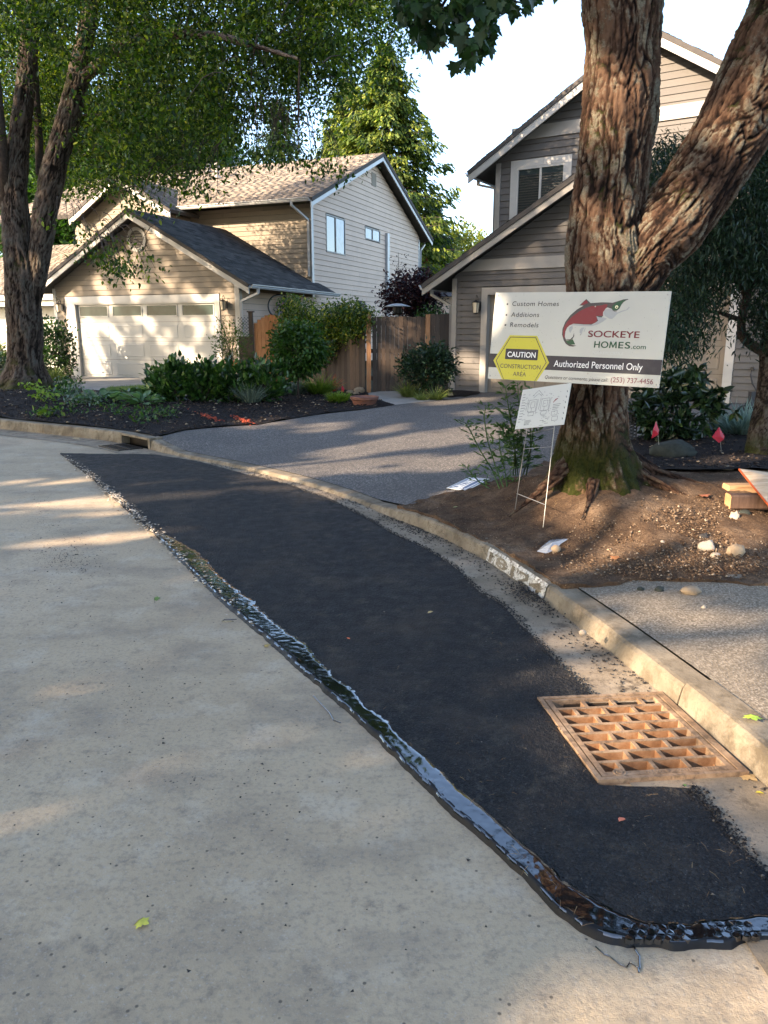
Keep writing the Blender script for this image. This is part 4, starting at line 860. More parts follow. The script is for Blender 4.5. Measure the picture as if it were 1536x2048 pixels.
def leaves(name, C, D, size, shape, mat, parent=None, kind='stuff', upj=.6, wid=1.0):
    C = np.asarray(C, float); D = np.asarray(D, float); n = len(C)
    up = rng.normal(0, upj, (n, 3)); up[:, 2] += 1; x, y, z = frames(D, up)
    if shape == 'maple':
        T = np.array([(a, b, -.25*abs(a)-.1*b*b) for a, b in MAPLE]); k = len(T); Fs = np.array([(0, i, i+1) for i in range(1, k-1)])
    else:
        T, f = SH[shape]; T = np.array(T, float); k = len(T); Fs = np.array(f)
    S = np.broadcast_to(np.asarray(size, float), (n,))*rng.uniform(.55, 1.35, n)
    V = C[:, None]+S[:, None, None]*(T[None, :, 0, None]*wid*x[:, None]+T[None, :, 1, None]*y[:, None]+T[None, :, 2, None]*z[:, None])
    F = (Fs[None]+(np.arange(n)*k)[:, None, None]).reshape(-1, Fs.shape[1])
    if Fs.shape[1] == 4 and shape == 'spray':
        F3 = np.concatenate([F[:, [0, 1, 2]], F[:, [0, 2, 3]][F[:, 2] != F[:, 3]]]); F = F3
    o = npmesh(name, V.reshape(-1, 3), F, mat, parent)
    if kind: o['kind'] = kind
    return o
def unit(n): v = rng.normal(0, 1, (n, 3)); return v/np.linalg.norm(v, axis=1)[:, None]
def ell(n, c, r, shell=.0):
    v = unit(n); q = rng.uniform(shell**3, 1, n)**(1/3); return np.asarray(c)+v*q[:, None]*np.asarray(r)
def clumps(cent, per, spread, out_from=None, droop=.3):
    n = len(cent); C = np.repeat(cent, per, 0)+rng.normal(0, 1, (n*per, 3))*np.asarray(spread)
    D = unit(n*per)+np.array([0, 0, -droop])
    if out_from is not None:
        o = C-np.asarray(out_from); o /= np.maximum(1e-6, np.linalg.norm(o, axis=1))[:, None]; D = D+o*1.0
    return C, D
def bark_mesh(name, paths, mat, parent, flare=None):
    AV = []; AF = []; AH = []; n0 = 0
    for (pts, rad, nA, nL, amp, stretch) in paths:
        vs = 12.5 if max(rad) < .3 or amp > .033 else 12.5
        P = np.array(pts, float)
        d = np.r_[0, np.cumsum(np.linalg.norm(np.diff(P, axis=0), axis=1))]; t = np.linspace(0, d[-1], nL)
        # smooth interpolation
        def sm(v): 
            w = np.interp(t, d, v); k = max(3, nL//(len(P)*1)); ker = np.hanning(k+2); ker /= ker.sum(); e = np.r_[np.full(k, w[0])+(np.arange(k)-k)*(w[1]-w[0]), w, np.full(k, w[-1])+(np.arange(k)+1)*(w[-1]-w[-2])]; return np.convolve(e, ker, 'same')[k:-k]
        Q = np.c_[sm(P[:, 0]), sm(P[:, 1]), sm(P[:, 2])]; Rr = sm(np.array(rad, float)); T = np.gradient(Q, axis=0); T /= np.linalg.norm(T, axis=1)[:, None]
        X = np.cross(T, (0, 1, 0)); X /= np.linalg.norm(X, axis=1)[:, None]; Y = np.cross(T, X)
        V = []; Hh = []
        for i in range(nL):
            s = t[i]; r = Rr[i]
            for k in range(nA):
                a = 2*math.pi*k/nA; ca, sa = math.cos(a), math.sin(a); f = r
                if flare: f += flare(Q[i][2], a, r)
                q = (ca*r*1.0+7, sa*r*1.0, s*stretch)
                big = noise.noise((ca*r*3.2, sa*r*3.2+4, s*1.3))
                w = noise.noise((q[0]*5, q[1]*5, s*2.2))*.12
                vd, vp = noise.voronoi(((q[0]+w)*vs, (q[1]+w)*vs, q[2]*vs*1.1+w*3)); e = vd[1]-vd[0]
                pl_ = noise.noise(vp[0]*3.7)
                n2 = 1-abs(noise.noise(((q[0]+w)*30, (q[1]+w)*30, q[2]*44+9)))*3.0
                n3 = noise.noise((q[0]*80, q[1]*80, s*50))
                ck = max(0, 1-e/.13)**1.3*(.35+.65*max(0, min(1, .5+2.2*noise.noise((q[0]*6, q[1]*6, s*3+20)))))
                n4 = noise.noise((q[0]*22, q[1]*22, q[2]*20+30)); n5 = 1-abs(noise.noise(((q[0]+w)*11, (q[1]+w)*11, q[2]*9+3)))*3.2
                h = -.62*ck-.42*max(0, n2)**2-.35*max(0, n5)**2+.22*n3+.22*big+.20*pl_+.28*n4
                f += amp*h*1.6+r*.10*big
                V.append(Q[i]+(X[i]*ca+Y[i]*sa)*f); Hh.append(.8+h*.95)
        F = [(i*nA+k, i*nA+(k+1) % nA, (i+1)*nA+(k+1) % nA, (i+1)*nA+k) for i in range(nL-1) for k in range(nA)]
        AV.append(np.array(V)); AF.append(np.array(F)+n0); AH += Hh; n0 += len(V)
    V = np.concatenate(AV); F = np.concatenate(AF)
    return npmesh(name, V, F, mat, parent, smooth=True, attr=AH)
# ------------------------------------------------------------------ the big forked tree with the sign
TB = Vector((1.62, 5.78, .30))
bt = empty('forked_tree', TB, 'large rough-barked forked tree with mossy foot, standing behind the construction sign', 'tree')
Yt = 5.72
tp = [at(1190, 1010, Yt+.02), at(1190, 960, Yt), at(1186, 900, Yt), at(1190, 800, Yt), at(1196, 700, Yt), at(1205, 600, Yt), at(1208, 500, Yt), at(1216, 400, Yt), at(1228, 300, Yt), at(1241, 200, Yt), at(1250, 100, Yt), at(1248, 0, Yt), at(1236, -160, Yt), at(1215, -420, Yt+.1), at(1180, -800, Yt+.2)]
tr = [.30, .28, .262, .232, .240, .268, .275, .262, .250, .252, .240, .275, .24, .20, .15]
bp = [at(1225, 640, Yt+.02), at(1248, 585, Yt-.01), at(1290, 500, Yt-.03), at(1345, 440, Yt-.06), at(1400, 370, Yt-.09), at(1455, 275, Yt-.12), at(1508, 165, Yt-.16), at(1556, 60, Yt-.2), at(1610, -80, Yt-.25), at(1660, -300, Yt-.3), at(1700, -600, Yt-.3)]
br = [.17, .215, .255, .268, .262, .258, .252, .245, .23, .2, .15]
def flare(z, a, r):
    e = max(0., (.95-z)/.75)**2.2
    return e*(.10+.13*max(0, math.cos(a-2.9))+.09*max(0, math.cos(3*a+.6))+.06*max(0, math.cos(7*a)))
bark_mesh('trunk', [(tp, tr, 220, 620, .0185, .17), (bp, br, 190, 470, .020, .17)], MT['bark_red'], bt, flare)
roots = [([(1.78, 5.66, .56), (1.95, 5.56, .45), (2.12, 5.44, .37), (2.32, 5.30, .30)], [.085, .055, .03, .008]), ([(1.42, 5.66, .56), (1.25, 5.56, .42), (1.08, 5.50, .29), (.92, 5.44, .18)], [.09, .055, .03, .008]), ([(1.58, 5.6, .54), (1.52, 5.42, .41), (1.46, 5.27, .33), (1.36, 5.08, .25)], [.085, .055, .03, .008]), ([(1.88, 5.78, .56), (2.1, 5.80, .45), (2.35, 5.76, .38), (2.6, 5.7, .33)], [.085, .055, .03, .008])]
bark_mesh('root', [(p_, r_, 40, 60, .014, .22) for p_, r_ in roots], MT['bark_root'], bt)
mb = MB()
for k in range(14):
    a = random.uniform(0, 6.28); z0 = random.uniform(4.6, 6); p = Vector((1.75+random.uniform(-.2, 1), 5.6, z0)); d = Vector((math.cos(a), math.sin(a), .45))
    mb.tube([p, p+d*1.2, p+d*2.4+Vector((0, 0, .3))], [.08, .05, .02], 6)
hb_ = [at(700, -330, 7.0), at(800, -150, 6.6), at(880, -40, 6.3), at(925, 40, 6.1), at(945, 110, 6.0)]
mb.tube([Vector((1.6, 5.8, 4.9)), Vector((.9, 6.0, 4.75))]+hb_[2:], [.06, .04, .02, .012, .006], 6)
mb.tube([at(925, -60, 6.2), at(880, 20, 6.1), at(850, 60, 6.05)], [.015, .01, .004], 5); mb.tube([at(960, -50, 6.2), at(1010, 0, 6.1), at(1060, 8, 6.05)], [.014, .01, .004], 5)
mb.build('limb', MT['twig'], bt, smooth=True)['kind'] = 'stuff'
# maple leaves hanging into the picture
cc = []
def inpx(poly, n): 
    P = np.array(poly, float); X = rng.uniform(P[:, 0].min(), P[:, 0].max(), n*4); Y = rng.uniform(P[:, 1].min(), P[:, 1].max(), n*4); m = inpoly(X, Y, poly); return X[m][:n], Y[m][:n]
def pxpts(poly, n, y0, y1, pw=1):
    X, Y = inpx(poly, n); D = y0+(y1-y0)*rng.uniform(0, 1, len(X))**pw; return np.array([at(a, b, c)[:] for a, b, c in zip(X, Y, D)])
C1 = np.concatenate([pxpts([(800, -60), (1000, -60), (1000, 30), (985, 90), (950, 120), (935, 145), (905, 130), (925, 90), (890, 75), (860, 100), (820, 60), (790, 20)], 400, 5.8, 6.5), pxpts([(980, -60), (1080, -60), (1068, 12), (1040, 22), (1005, 18), (985, 10)], 70, 5.9, 6.4)])
leaves('leaves', C1, unit(len(C1))*.7+np.array([0, 0, -.9]), .100, 'maple', MT['leaf_maple'], bt)
C2, D2 = clumps(ell(900, (2.2, 6.2, 7.2), (3.6, 3.2, 2.4)), 12, .28); C2, D2 = C2[C2[:, 2] > 4.7], D2[C2[:, 2] > 4.7]
m = ~((C2[:, 0] < 1.2) & (C2[:, 2] < 5.8)); C2, D2 = C2[m], D2[m]
# ------------------------------------------------------------------ spots kept sunlit: crown leaves that would shade them are culled
LIT = [(-20, 1073, 270, 1047, 7), (-20, 1000, 215, 985, 7), (0, 948, 175, 947, 5), (90, 1014, 235, 1006, 3), (200, 950, 330, 944, 4), (215, 987, 410, 968, 5), (430, 1283, 560, 1275, 6), 
       (-20, 1585, 200, 1540, 13), (1150, 2010, 1600, 1945, 55), (700, 2100, 1500, 2010, 38), (1390, 1925, 1560, 1905, 16), (960, 2010, 1150, 1985, 14),
       (1040, 1262, 1080, 1300, 14), (1100, 1300, 1190, 1370, 38), (1090, 1450, 1250, 1540, 40), (1230, 1440, 1480, 1530, 60), (1200, 1400, 1330, 1400, 14), (1180, 1260, 1310, 1350, 22), (1340, 1400, 1560, 1560, 34), (1250, 1330, 1420, 1400, 20), (1330, 1330, 1560, 1390, 50), (1430, 1240, 1560, 1270, 30), (1250, 1200, 1400, 1215, 12), (1380, 1600, 1470, 1690, 25),
       (1185, 1035, 1235, 1045, 22), (1270, 1075, 1560, 1060, 42), (1150, 1120, 1500, 1115, 30), (1440, 1010, 1560, 1000, 26), (1480, 950, 1560, 960, 22),
       (515, 857, 590, 850, 7), (555, 925, 680, 913, 9), (590, 937, 690, 930, 8), (640, 905, 850, 880, 11), (700, 928, 840, 917, 13), (850, 887, 1010, 868, 12), (850, 930, 1000, 912, 11), (620, 862, 700, 855, 5), (760, 868, 830, 858, 5), (890, 817, 1010, 806, 5), (890, 985, 960, 968, 6), (480, 940, 640, 985, 9), (460, 932, 560, 930, 7), (960, 838, 1040, 832, 5),
       (200, 765, 290, 762, 4), (560, 780, 640, 775, 4), (980, 880, 1060, 870, 10), (900, 1560, 960, 1600, 10), (1000, 1640, 1120, 1650, 12), (820, 1230, 900, 1240, 8)]
LITW = [(172, 645, 190, 745, 12), (190, 700, 215, 745, 14), (198, 645, 235, 672, 10), (288, 630, 298, 655, 9), (385, 640, 398, 652, 10), (370, 700, 400, 745, 14), (265, 545, 275, 595, 9), (140, 620, 150, 680, 10), (315, 678, 322, 690, 6), (195, 560, 215, 600, 10), (380, 575, 400, 595, 6), (330, 555, 345, 570, 5), (420, 600, 430, 660, 8), (300, 465, 315, 490, 7), (135, 575, 145, 600, 8), (450, 620, 470, 700, 8), (440, 590, 470, 600, 6), (235, 690, 250, 715, 8), (530, 650, 560, 720, 12),
        (1190, 130, 1290, 210, 26), (1195, 255, 1270, 320, 20), (1185, 430, 1260, 480, 14), (1290, 520, 1390, 410, 30), (1430, 250, 1520, 150, 26), (1310, 440, 1360, 400, 20), (15, 560, 30, 650, 12), (1280, 560, 1330, 550, 20),
        (930, 720, 965, 735, 16), (795, 630, 800, 670, 10), (782, 700, 790, 730, 16)]
LITW = [(a, b, c, d, w*.72) if a < 500 else (a, b, c, d, w) for a, b, c, d, w in LITW]+[(x, y, x+random.uniform(-4, 4), y+random.uniform(0, 12), random.uniform(1.5, 4)) for x, y in [(random.uniform(125, 465), random.uniform(470, 745)) for _ in range(70)]]
def litmask(px, py, caps):
    m = np.zeros(len(px))
    for x0, y0, x1, y1, w in caps:
        dx, dy = x1-x0, y1-y0; t = np.clip(((px-x0)*dx+(py-y0)*dy)/(dx*dx+dy*dy), 0, 1); d = np.hypot(px-x0-t*dx, (py-y0-t*dy)); m = np.maximum(m, (d < w).astype(float))
    return m
SV = np.array(sd)
def sun_gap(C):
    """1 where a leaf at C would shade a spot to be left sunlit"""
    out = np.zeros(len(C)); best = np.full(len(C), 1e9)
    def plane(O, A, N, s0, s1, z0, z1):
        N3 = np.array([N[0], N[1], 0]); O3 = np.array([O[0], O[1], 0]); t = ((C-O3)@N3)/(SV@N3); L = C-SV*t[:, None]; s = (L-O3)@np.array([A[0], A[1], 0])
        ok = (t > .3) & (s > s0) & (s < s1) & (L[:, 2] > z0) & (L[:, 2] < z1); return ok, t, L
    tg = (C[:, 2]-.1)/SV[2]; Lg = C-SV*tg[:, None]; px, py, cz = proj(Lg); out = np.where(cz > .3, litmask(px, py, LIT), 0); best = tg
    for (O, A, N, a) in ((OL, AL, -BL, (-1, 6, .1, 4.8)), (OR_, AR, -BR, (-1, 6, .1, 4.6)), (Vector((1.55, 5.75)), Vector((.8, -.6)), Vector((-.6, -.8)), (-.35, .45, .3, 4.2)), (Vector((1.9, 5.6)), Vector((.8, -.6)), Vector((-.6, -.8)), (.1, 1.6, 2.2, 4.6)), (Vector((-6.8, 14.5)), Vector((.8, -.6)), Vector((-.6, -.8)), (-.4, .4, .3, 4)), (Vector((-.36, 17.25)), Vector((1, .1)), Vector((.1, -1)), (0, 2.1, .1, 1.9))):
        ok, t, L = plane(O, A, N, *a); ok &= t < best; px, py, cz = proj(L); out = np.where(ok, litmask(px, py, LITW), out); best = np.where(ok, t, best)
    return out
SX = np.cross(SV, (0, 0, 1)); SX /= np.linalg.norm(SX); SY = np.cross(SX, SV)
def thin(C, D, p=.97, L=0):
    hit = sun_gap(C+D/np.maximum(1e-6, np.linalg.norm(D, axis=1))[:, None]*L*.5) > 0 if L else sun_gap(C) > 0
    if L:
        for a, b in ((1, 0), (-1, 0), (0, 1), (0, -1)): hit |= sun_gap(C+SX*a*L*.55+SY*b*L*.55) > 0
    m = ~(hit & (rng.uniform(0, 1, len(C)) < p)); return C[m], D[m]
C2, D2 = thin(C2, D2); leaves('crown', C2, D2, .17, 'maple', MT['leaf_maple'], bt)
# ------------------------------------------------------------------ the street tree on the left
LT = Vector(gnd(50, 783))
lt = empty('street_tree', LT, 'broad multi-stemmed deciduous tree in the mulch bed left of the tan garage', 'tree')
Y0 = LT.y
lp = [at(52, 800, Y0), at(50, 760, Y0), at(52, 690, Y0), at(48, 610, Y0), at(45, 540, Y0), at(34, 460, Y0), at(28, 400, Y0), at(32, 330, Y0), at(46, 230, Y0), at(56, 130, Y0), at(60, 40, Y0), at(70, -60, Y0), at(80, -250, Y0)]
lr = [.47, .40, .36, .37, .38, .30, .27, .235, .21, .185, .17, .14, .09]
rp = [at(68, 620, Y0-.05), at(76, 540, Y0-.08), at(84, 470, Y0-.1), at(94, 410, Y0-.12), at(104, 350, Y0-.1), at(121, 290, Y0-.1), at(141, 220, Y0-.1), at(158, 150, Y0), at(172, 80, Y0), at(184, 0, Y0+.1), at(196, -100, Y0+.2), at(210, -280, Y0+.3)]
rr = [.12, .22, .235, .26, .25, .235, .225, .215, .185, .165, .13, .08]
ap_ = [at(165, 160, Y0-.05), at(185, 138, Y0-.2), at(215, 108, Y0-.5), at(255, 88, Y0-.9), at(310, 78, Y0-1.4), at(370, 68, Y0-2.0), at(440, 72, Y0-2.7), at(510, 92, Y0-3.3), at(600, 118, Y0-4)]
ar = [.12, .13, .125, .115, .105, .09, .07, .05, .02]
def flare2(z, a, r):
    e = max(0., (1.1-z)/.8)**2; return e*(.16+.12*max(0, math.cos(3*a+1))+.06*math.cos(8*a))
def nfl(z, a, r): return flare2(z, a, r)
bark_mesh('trunk', [(lp, lr, 110, 260, .032, .14), (rp, rr, 90, 230, .026, .14), (ap_, ar, 30, 90, .012, .3)], MT['bark_grey'], lt, nfl)
mb = MB()
mids = [at(80, 350, Y0+.4), at(78, 280, Y0+.5), at(72, 190, Y0+.6), at(66, 60, Y0+.8)]; mb.tube(mids, [.09, .085, .08, .06], 8)
mb.tube([at(120, 300, Y0), at(150, 200, Y0+.3), at(170, 160, Y0+.3)], [.1, .08, .05], 8)
mb.tube([at(14, 420, Y0), at(4, 300, Y0-.3), at(-10, 150, Y0-.5)], [.15, .12, .1], 8)
crown_poly = [(-60, -160), (830, -160), (790, 30), (750, 80), (735, 120), (690, 150), (650, 185), (610, 200), (590, 235), (560, 240), (520, 215), (470, 235), (430, 300), (420, 330), (380, 340), (330, 365), (300, 345), (240, 375), (190, 360), (150, 395), (115, 420), (90, 300), (-60, 300)]
bough = np.concatenate([pxpts([(-60, -160), (330, -160), (300, 200), (330, 300), (300, 345), (240, 375), (190, 360), (150, 395), (115, 420), (90, 300), (-60, 300)], 230, Y0+.5, Y0+5), pxpts([(-60, -160), (220, -160), (160, 40), (-60, 120)], 32, Y0-3.5, Y0-1.0), pxpts([(220, -160), (830, -160), (790, 30), (750, 80), (735, 120), (690, 150), (650, 185), (610, 200), (590, 235), (560, 240), (520, 215), (470, 235), (430, 300), (420, 330), (380, 340), (330, 365), (240, 330), (240, 110)], 330, Y0-3.2, Y0+3.5)])
nb_ = 8; twc = np.repeat(bough, nb_, 0)+rng.normal(0, 1, (len(bough)*nb_, 3))*np.array([.42, .42, .22]); twc[:, 2] = np.maximum(twc[:, 2], 3.1+.05*np.abs(twc[:, 0]))
# holes where the sky shows
X, Yp, _ = proj(twc); gaps = [(190, 40, 30), (300, 20, 22), (450, 200, 26), (520, 170, 18), (650, 170, 26), (560, 60, 22), (430, 20, 24), (610, 215, 24), (250, 250, 20), (700, 60, 26), (390, 290, 26), (345, 25, 22), (610, 130, 18), (480, 120, 18), (760, 40, 22), (330, 190, 16)]
keep = np.ones(len(twc), bool)
for gx, gy, gr_ in gaps: keep &= ~((np.hypot(X-gx, (Yp-gy)*1.3) < gr_) & (rng.uniform(0, 1, len(X)) < .8))
twc = twc[keep]
sprays = [([(560, 255), (640, 300), (700, 345), (690, 365), (600, 330), (540, 290)], 26), ([(345, 345), (450, 375), (440, 400), (350, 380)], 14), ([(110, 420), (200, 470), (300, 500), (320, 560), (240, 540), (150, 500), (105, 450)], 32), ([(240, 400), (310, 430), (340, 420), (320, 390)], 12), ([(440, 300), (560, 290), (600, 330), (480, 320)], 16), ([(200, 520), (290, 540), (280, 570), (200, 560)], 8)]
spc = np.concatenate([pxpts(p, k, Y0-3, Y0-1.2) for p, k in sprays])
limbs = [Vector(p) for p in ap_[2:]]+[Vector(p) for p in rp[5:]]+[Vector(p) for p in lp[7:]]
for c in list(twc[::14])+list(spc):
    c = Vector(c); b = min(limbs, key=lambda q: (q-c).length+abs(q.z-c.z)*.3); b = b if ((b-c).length < 2.0 and random.random() < .25) else c+(b-c).normalized()*min(.9, (b-c).length)
    if (b-c).length < .2: continue
    if len(mb.v) > 60000: break
    q = (b+c)/2+Vector((0, 0, .18*(b-c).length)); L = min(1, (b-c).length/3); mb.tube([b, b.lerp(q, .5)+Vector((0, 0, .04)), q, c.lerp(q, .4), c], [.012*L+.007, .010*L+.006, .009*L+.004, .005, .003], 4, cap=False)
mb.build('limb', MT['twig'], lt, smooth=True)['kind'] = 'stuff'
Ca, Da = clumps(twc, 38, (.22, .22, .10), droop=.45); Cb, Db = clumps(spc, 16, (.18, .18, .10), droop=1.0)
Cx = np.concatenate([Ca, Cb]); Dx = np.concatenate([Da, Db])
X, Yp, _ = proj(Cx); kp = np.ones(len(Cx), bool); kp[:len(Ca)] = ~((X[:len(Ca)] > 845) | ((Yp[:len(Ca)] > 400) & (X[:len(Ca)] > 60)))
Cx, Dx = thin(Cx[kp], Dx[kp], .9); leaves('crown', Cx, Dx, .088, 'oval', MT['leaf_street'], lt, wid=.95)
# ------------------------------------------------------------------ unseen street trees across the road, crowns culled to shape the shade they cast
lat = Vector((-.507, .862)); along = Vector((-.862, -.507))
for L_, D_, zc, rr_, zz, lab in ((-7, 10.5, 6.4, 4.4, 4.4, 'unseen low spreading street tree across the road, farthest behind the camera'), (-2, 12, 6.9, 4.4, 4.6, 'unseen spreading street tree across the road beside the camera'), (3, 13.5, 7.6, 4.4, 5.2, 'unseen tall street tree across the road opposite the storm drain'), (8, 14, 9.5, 4.4, 8.2, 'unseen full-crowned street tree across the road opposite the driveway'), (13, 14.5, 9.4, 4.4, 7.8, 'unseen rounded street tree across the road opposite the kerb inlet'), (18, 15, 8.6, 4.4, 6.4, 'unseen leaning street tree across the road opposite the mulch bed'), (23, 15.5, 9.2, 4.6, 5.8, 'unseen farthest street tree across the road opposite the tan garage')):
    q = lat*L_+along*D_; st = empty('shade_tree', (q.x, q.y, 0), lab, 'tree', 'unseen street trees shaped to shade the scene')
    mb = MB(); mb.tube([(q.x, q.y, -.1), (q.x+.1, q.y, 2), (q.x, q.y+.2, 5), (q.x, q.y, 8)], [.34, .26, .2, .1], 12)
    for k in range(12): a = k*2.4; mb.tube([(q.x, q.y, 3+k*.35), (q.x+math.cos(a)*1.5, q.y+math.sin(a)*1.5, 4.2+k*.4), (q.x+math.cos(a)*3, q.y+math.sin(a)*3, 5+k*.45)], [.1, .06, .02], 5)
    mb.build('trunk', MT['twig'], st, smooth=True)
    cs = ell(int((225 if L_ < 9 else 175)*zz), (q.x, q.y, zc), (rr_, rr_, zz)); C, D = clumps(cs, 34, .42, droop=.5); C, D = C[C[:, 2] > 1.9], D[C[:, 2] > 1.9]
    C, D = thin(C, D, .99, .17); leaves('crown', C, D, .17, 'oval', MT['leaf_street'], st, wid=1.35)
# ------------------------------------------------------------------ conifers and far trees
def conifer(name, px, ptop, Y, halfw, label, mat, zbase=0, n=1, seed=1, dens=1.0, group=None):
    top = at(px, ptop, Y); t = empty(name, (top.x, Y, zbase), label, 'tree', group); Hh = top.z-zbase; r = random.Random(seed)
    mb = MB(); mb.tube([(top.x, Y, zbase), (top.x, Y, zbase+Hh*.5), (top.x, Y, top.z)], [Hh*.022, Hh*.014, .02], 10); mb.build('trunk', MT['twig'], t, smooth=True)
    C = []; D = []; z = zbase+Hh*.10; br_ = MB()
    while z < top.z-.1:
        f = 1-(z-zbase)/Hh; L0 = halfw*(f**.75)*1.12+.15
        for k in range(6):
            a = r.uniform(0, 6.28); L = L0*r.uniform(.5, 1.28); d = np.array([math.cos(a), math.sin(a), 0]); m = int((20+36*f)*dens)
            br_.tube([(top.x, Y, z), (top.x+d[0]*L*.5, Y+d[1]*L*.5, z-.06*L), (top.x+d[0]*L, Y+d[1]*L, z-.10*L)], [.035, .02, .006], 4, cap=False)
            for _ in range(m):
                u = r.uniform(.15, 1)**.7; sag = -.16*L*u*u+.10*L*max(0, u-.75)*2
                side = r.uniform(-1, 1)*.34*L*(1-u*.55); p = np.array([top.x, Y, z])+d*L*u+np.array([-d[1], d[0], 0])*side+np.array([0, 0, sag+r.uniform(-.32, .12)])
                C.append(p); D.append(d*.7+np.array([-d[1], d[0], 0])*side*1.2+np.array([r.uniform(-.4, .4), r.uniform(-.4, .4), r.uniform(-.9, -.1)]))
        z += Hh/76*r.uniform(.7, 1.2)
    br_.build('limb', MT['twig'], t)['kind'] = 'stuff'
    leaves('crown', np.array(C), np.array(D), max(.2, halfw*.058), 'spray', mat, t, upj=.5, wid=.8)
    return t
conifer('spruce_tree', 772, 85, 40, 5.0, 'tall drooping spruce behind the tan house gable, lit yellow green', MT['leaf_spruce'], seed=3, dens=2.6)
conifer('spruce_tree', 695, 150, 43, 4.2, 'shorter yellow green spruce left of the tallest one, above the roof ridge', MT['leaf_spruce'], seed=13, dens=1.6)
conifer('spruce_tree', 868, 400, 44, 2.6, 'lower dark spruce tip beside the gable eave between the houses', MT['leaf_fir'], seed=4, dens=1.2)
conifer('fir_tree', 555, 190, 52, 4.2, 'hazy blue green fir behind the tan house roof ridge', MT['leaf_fir'], seed=5, dens=1.3)
conifer('fir_tree', 655, 262, 60, 3.2, 'small pale fir peeping over the roof ridge left of the tall spruce', MT['leaf_spruce'], seed=6)
conifer('fir_tree', 420, 120, 56, 5, 'tall dark fir behind the cross gable of the tan house', MT['leaf_fir'], seed=7, dens=1.3)
conifer('fir_tree', 270, 150, 50, 5, 'dark fir behind the left end of the tan house roof', MT['leaf_fir'], seed=8, dens=1.3)
conifer('fir_tree', 110, 60, 54, 5.5, 'tall dark fir behind the street tree stems', MT['leaf_fir'], seed=9, dens=1.3)
def roundtree(name, c, r, n, per, size, mat, label, cat='tree', group=None, shape='oval', base=None, stem=.06, spread=.2, droop=.2, shell=.45, kind='stuff', crown='crown', stems=1, wid=1.0):
    c = Vector(c); base = Vector(base) if base else Vector((c.x, c.y, H1(c.x, c.y))); t = empty(name, base, label, cat, group); mb = MB()
    for k in range(stems):
        a = random.uniform(0, 6.28); o = Vector((math.cos(a), math.sin(a), 0))*(.0 if stems == 1 else .3*r[0]); mid = base.lerp(c, .5)+o*.5; mb.tube([base-Vector((0, 0, .05)), mid, c+o], [stem, stem*.8, stem*.35], 6)
    cs = ell(n, c, r, shell); cs[:, 2] = np.maximum(cs[:, 2], base.z+.04)
    for q in cs[::max(1, n//22)]: q = Vector(q); mb.tube([c.lerp(base, .25), c.lerp(q, .6)+Vector((0, 0, .03)), q], [stem*.4, stem*.25, stem*.08], 4, cap=False)
    mb.build('stem', MT['twig'], t, smooth=True)
    C, D = clumps(cs, per, spread, out_from=c-Vector((0, 0, r[2]*.5)), droop=droop); C[:, 2] = np.maximum(C[:, 2], base.z+.02)
    leaves(crown, C, D, size, shape, mat, t, wid=wid); return t
for px, pt, lab in ((905, 470, 'pale yellow green birch far behind the fence'), (945, 455, 'taller sunlit yellow green birch left of the grey gable'), (880, 520, 'small yellow green tree beyond the chimney')):
    p = at(px, pt, 60); roundtree('birch_tree', (p.x, 60, p.z-2.2), (1.5, 1.5, 2.4), 140, 20, .26, MT['leaf_yellow'], lab, group='yellow green trees far between the houses', base=(p.x, 60, 0), stem=.12, spread=.35)
for px, pt, w, lab in ((60, 330, 5, 'leafy green tree mass behind the street tree, left side'), (190, 300, 4.2, 'leafy green tree behind the white cross gable'), (330, 270, 3.6, 'leafy green tree over the roof valley')):
    p = at(px, pt, 46); roundtree('leafy_tree', (p.x, 46, p.z-2.5), (w, 3, 4.0), 420, 20, .42, MT['leaf_round'], lab, base=(p.x, 46, 0), stem=.3, spread=.55, group='leafy trees behind the tan house')
# ------------------------------------------------------------------ fence, gate, vine
def board_run(parent, a, b, z0, ztop, w, mat, gap=.006, th=.02, post=()):
    a = Vector(a); b = Vector(b); L = (b-a).length; d = (b-a)/L; n_ = Vector((d.y, -d.x)); n = int(L/w); ww = L/n
    M3 = Matrix(((d.x, n_.x, 0), (d.y, n_.y, 0), (0, 0, 1)))
    for i in range(n):
        s = (i+.5)*ww; p = a+d*s; zt = ztop(s/L)+random.uniform(-.008, .008); o = n_*random.uniform(-.003, .004); mb = MB()
        mb.box((p.x+o.x, p.y+o.y, (z0+zt)/2), (ww-gap, th, zt-z0), M3); mb.build('fence_board', mat, parent)
fb = (.0, .0)
fence = empty('board_fence', (.4, 17.3, .2), 'weathered brown vertical board fence between the two houses', 'fence')
fa0, fa1, fb1 = (-2.38, 20.65), (-.36, 17.25), (1.46, 17.52)
board_run(fence, (-.26, 17.26), (.92, 17.43), .17, lambda f: 1.84, .098, MT['cedar']); board_run(fence, (1.03, 17.45), fb1, .17, lambda f: 1.90, .098, MT['cedar']); board_run(fence, fa0, (-.42, 17.33), .17, lambda f: 1.84, .14, MT['cedar'])
for x, y in ((-.34, 17.22), (.975, 17.40)): mb = MB(); mb.box((x, y, 1.02), (.10, .10, 1.74)); mb.build('fence_post', MT['cedarnew'] if x < 0 else MT['cedarnew'], fence)
for x, y in ((-1.4, 19.0), (-2.33, 20.6)): mb = MB(); mb.box((x, y, 1.02), (.10, .10, 1.74)); mb.build('fence_post', MT['cedar'], fence)
mb = MB()
for z in (.5, 1.1, 1.7): mb.bar((-.3, 17.31, z), (1.5, 17.57, z), .04, .09); mb.bar((-2.35, 20.7, z), (-.42, 17.4, z), .04, .09)
mb.build('rail', MT['cedar'], fence)
gate = empty('garden_gate', (-3.0, 20.85, .2), 'arched new cedar board gate beside the tan garage wall', 'gate')
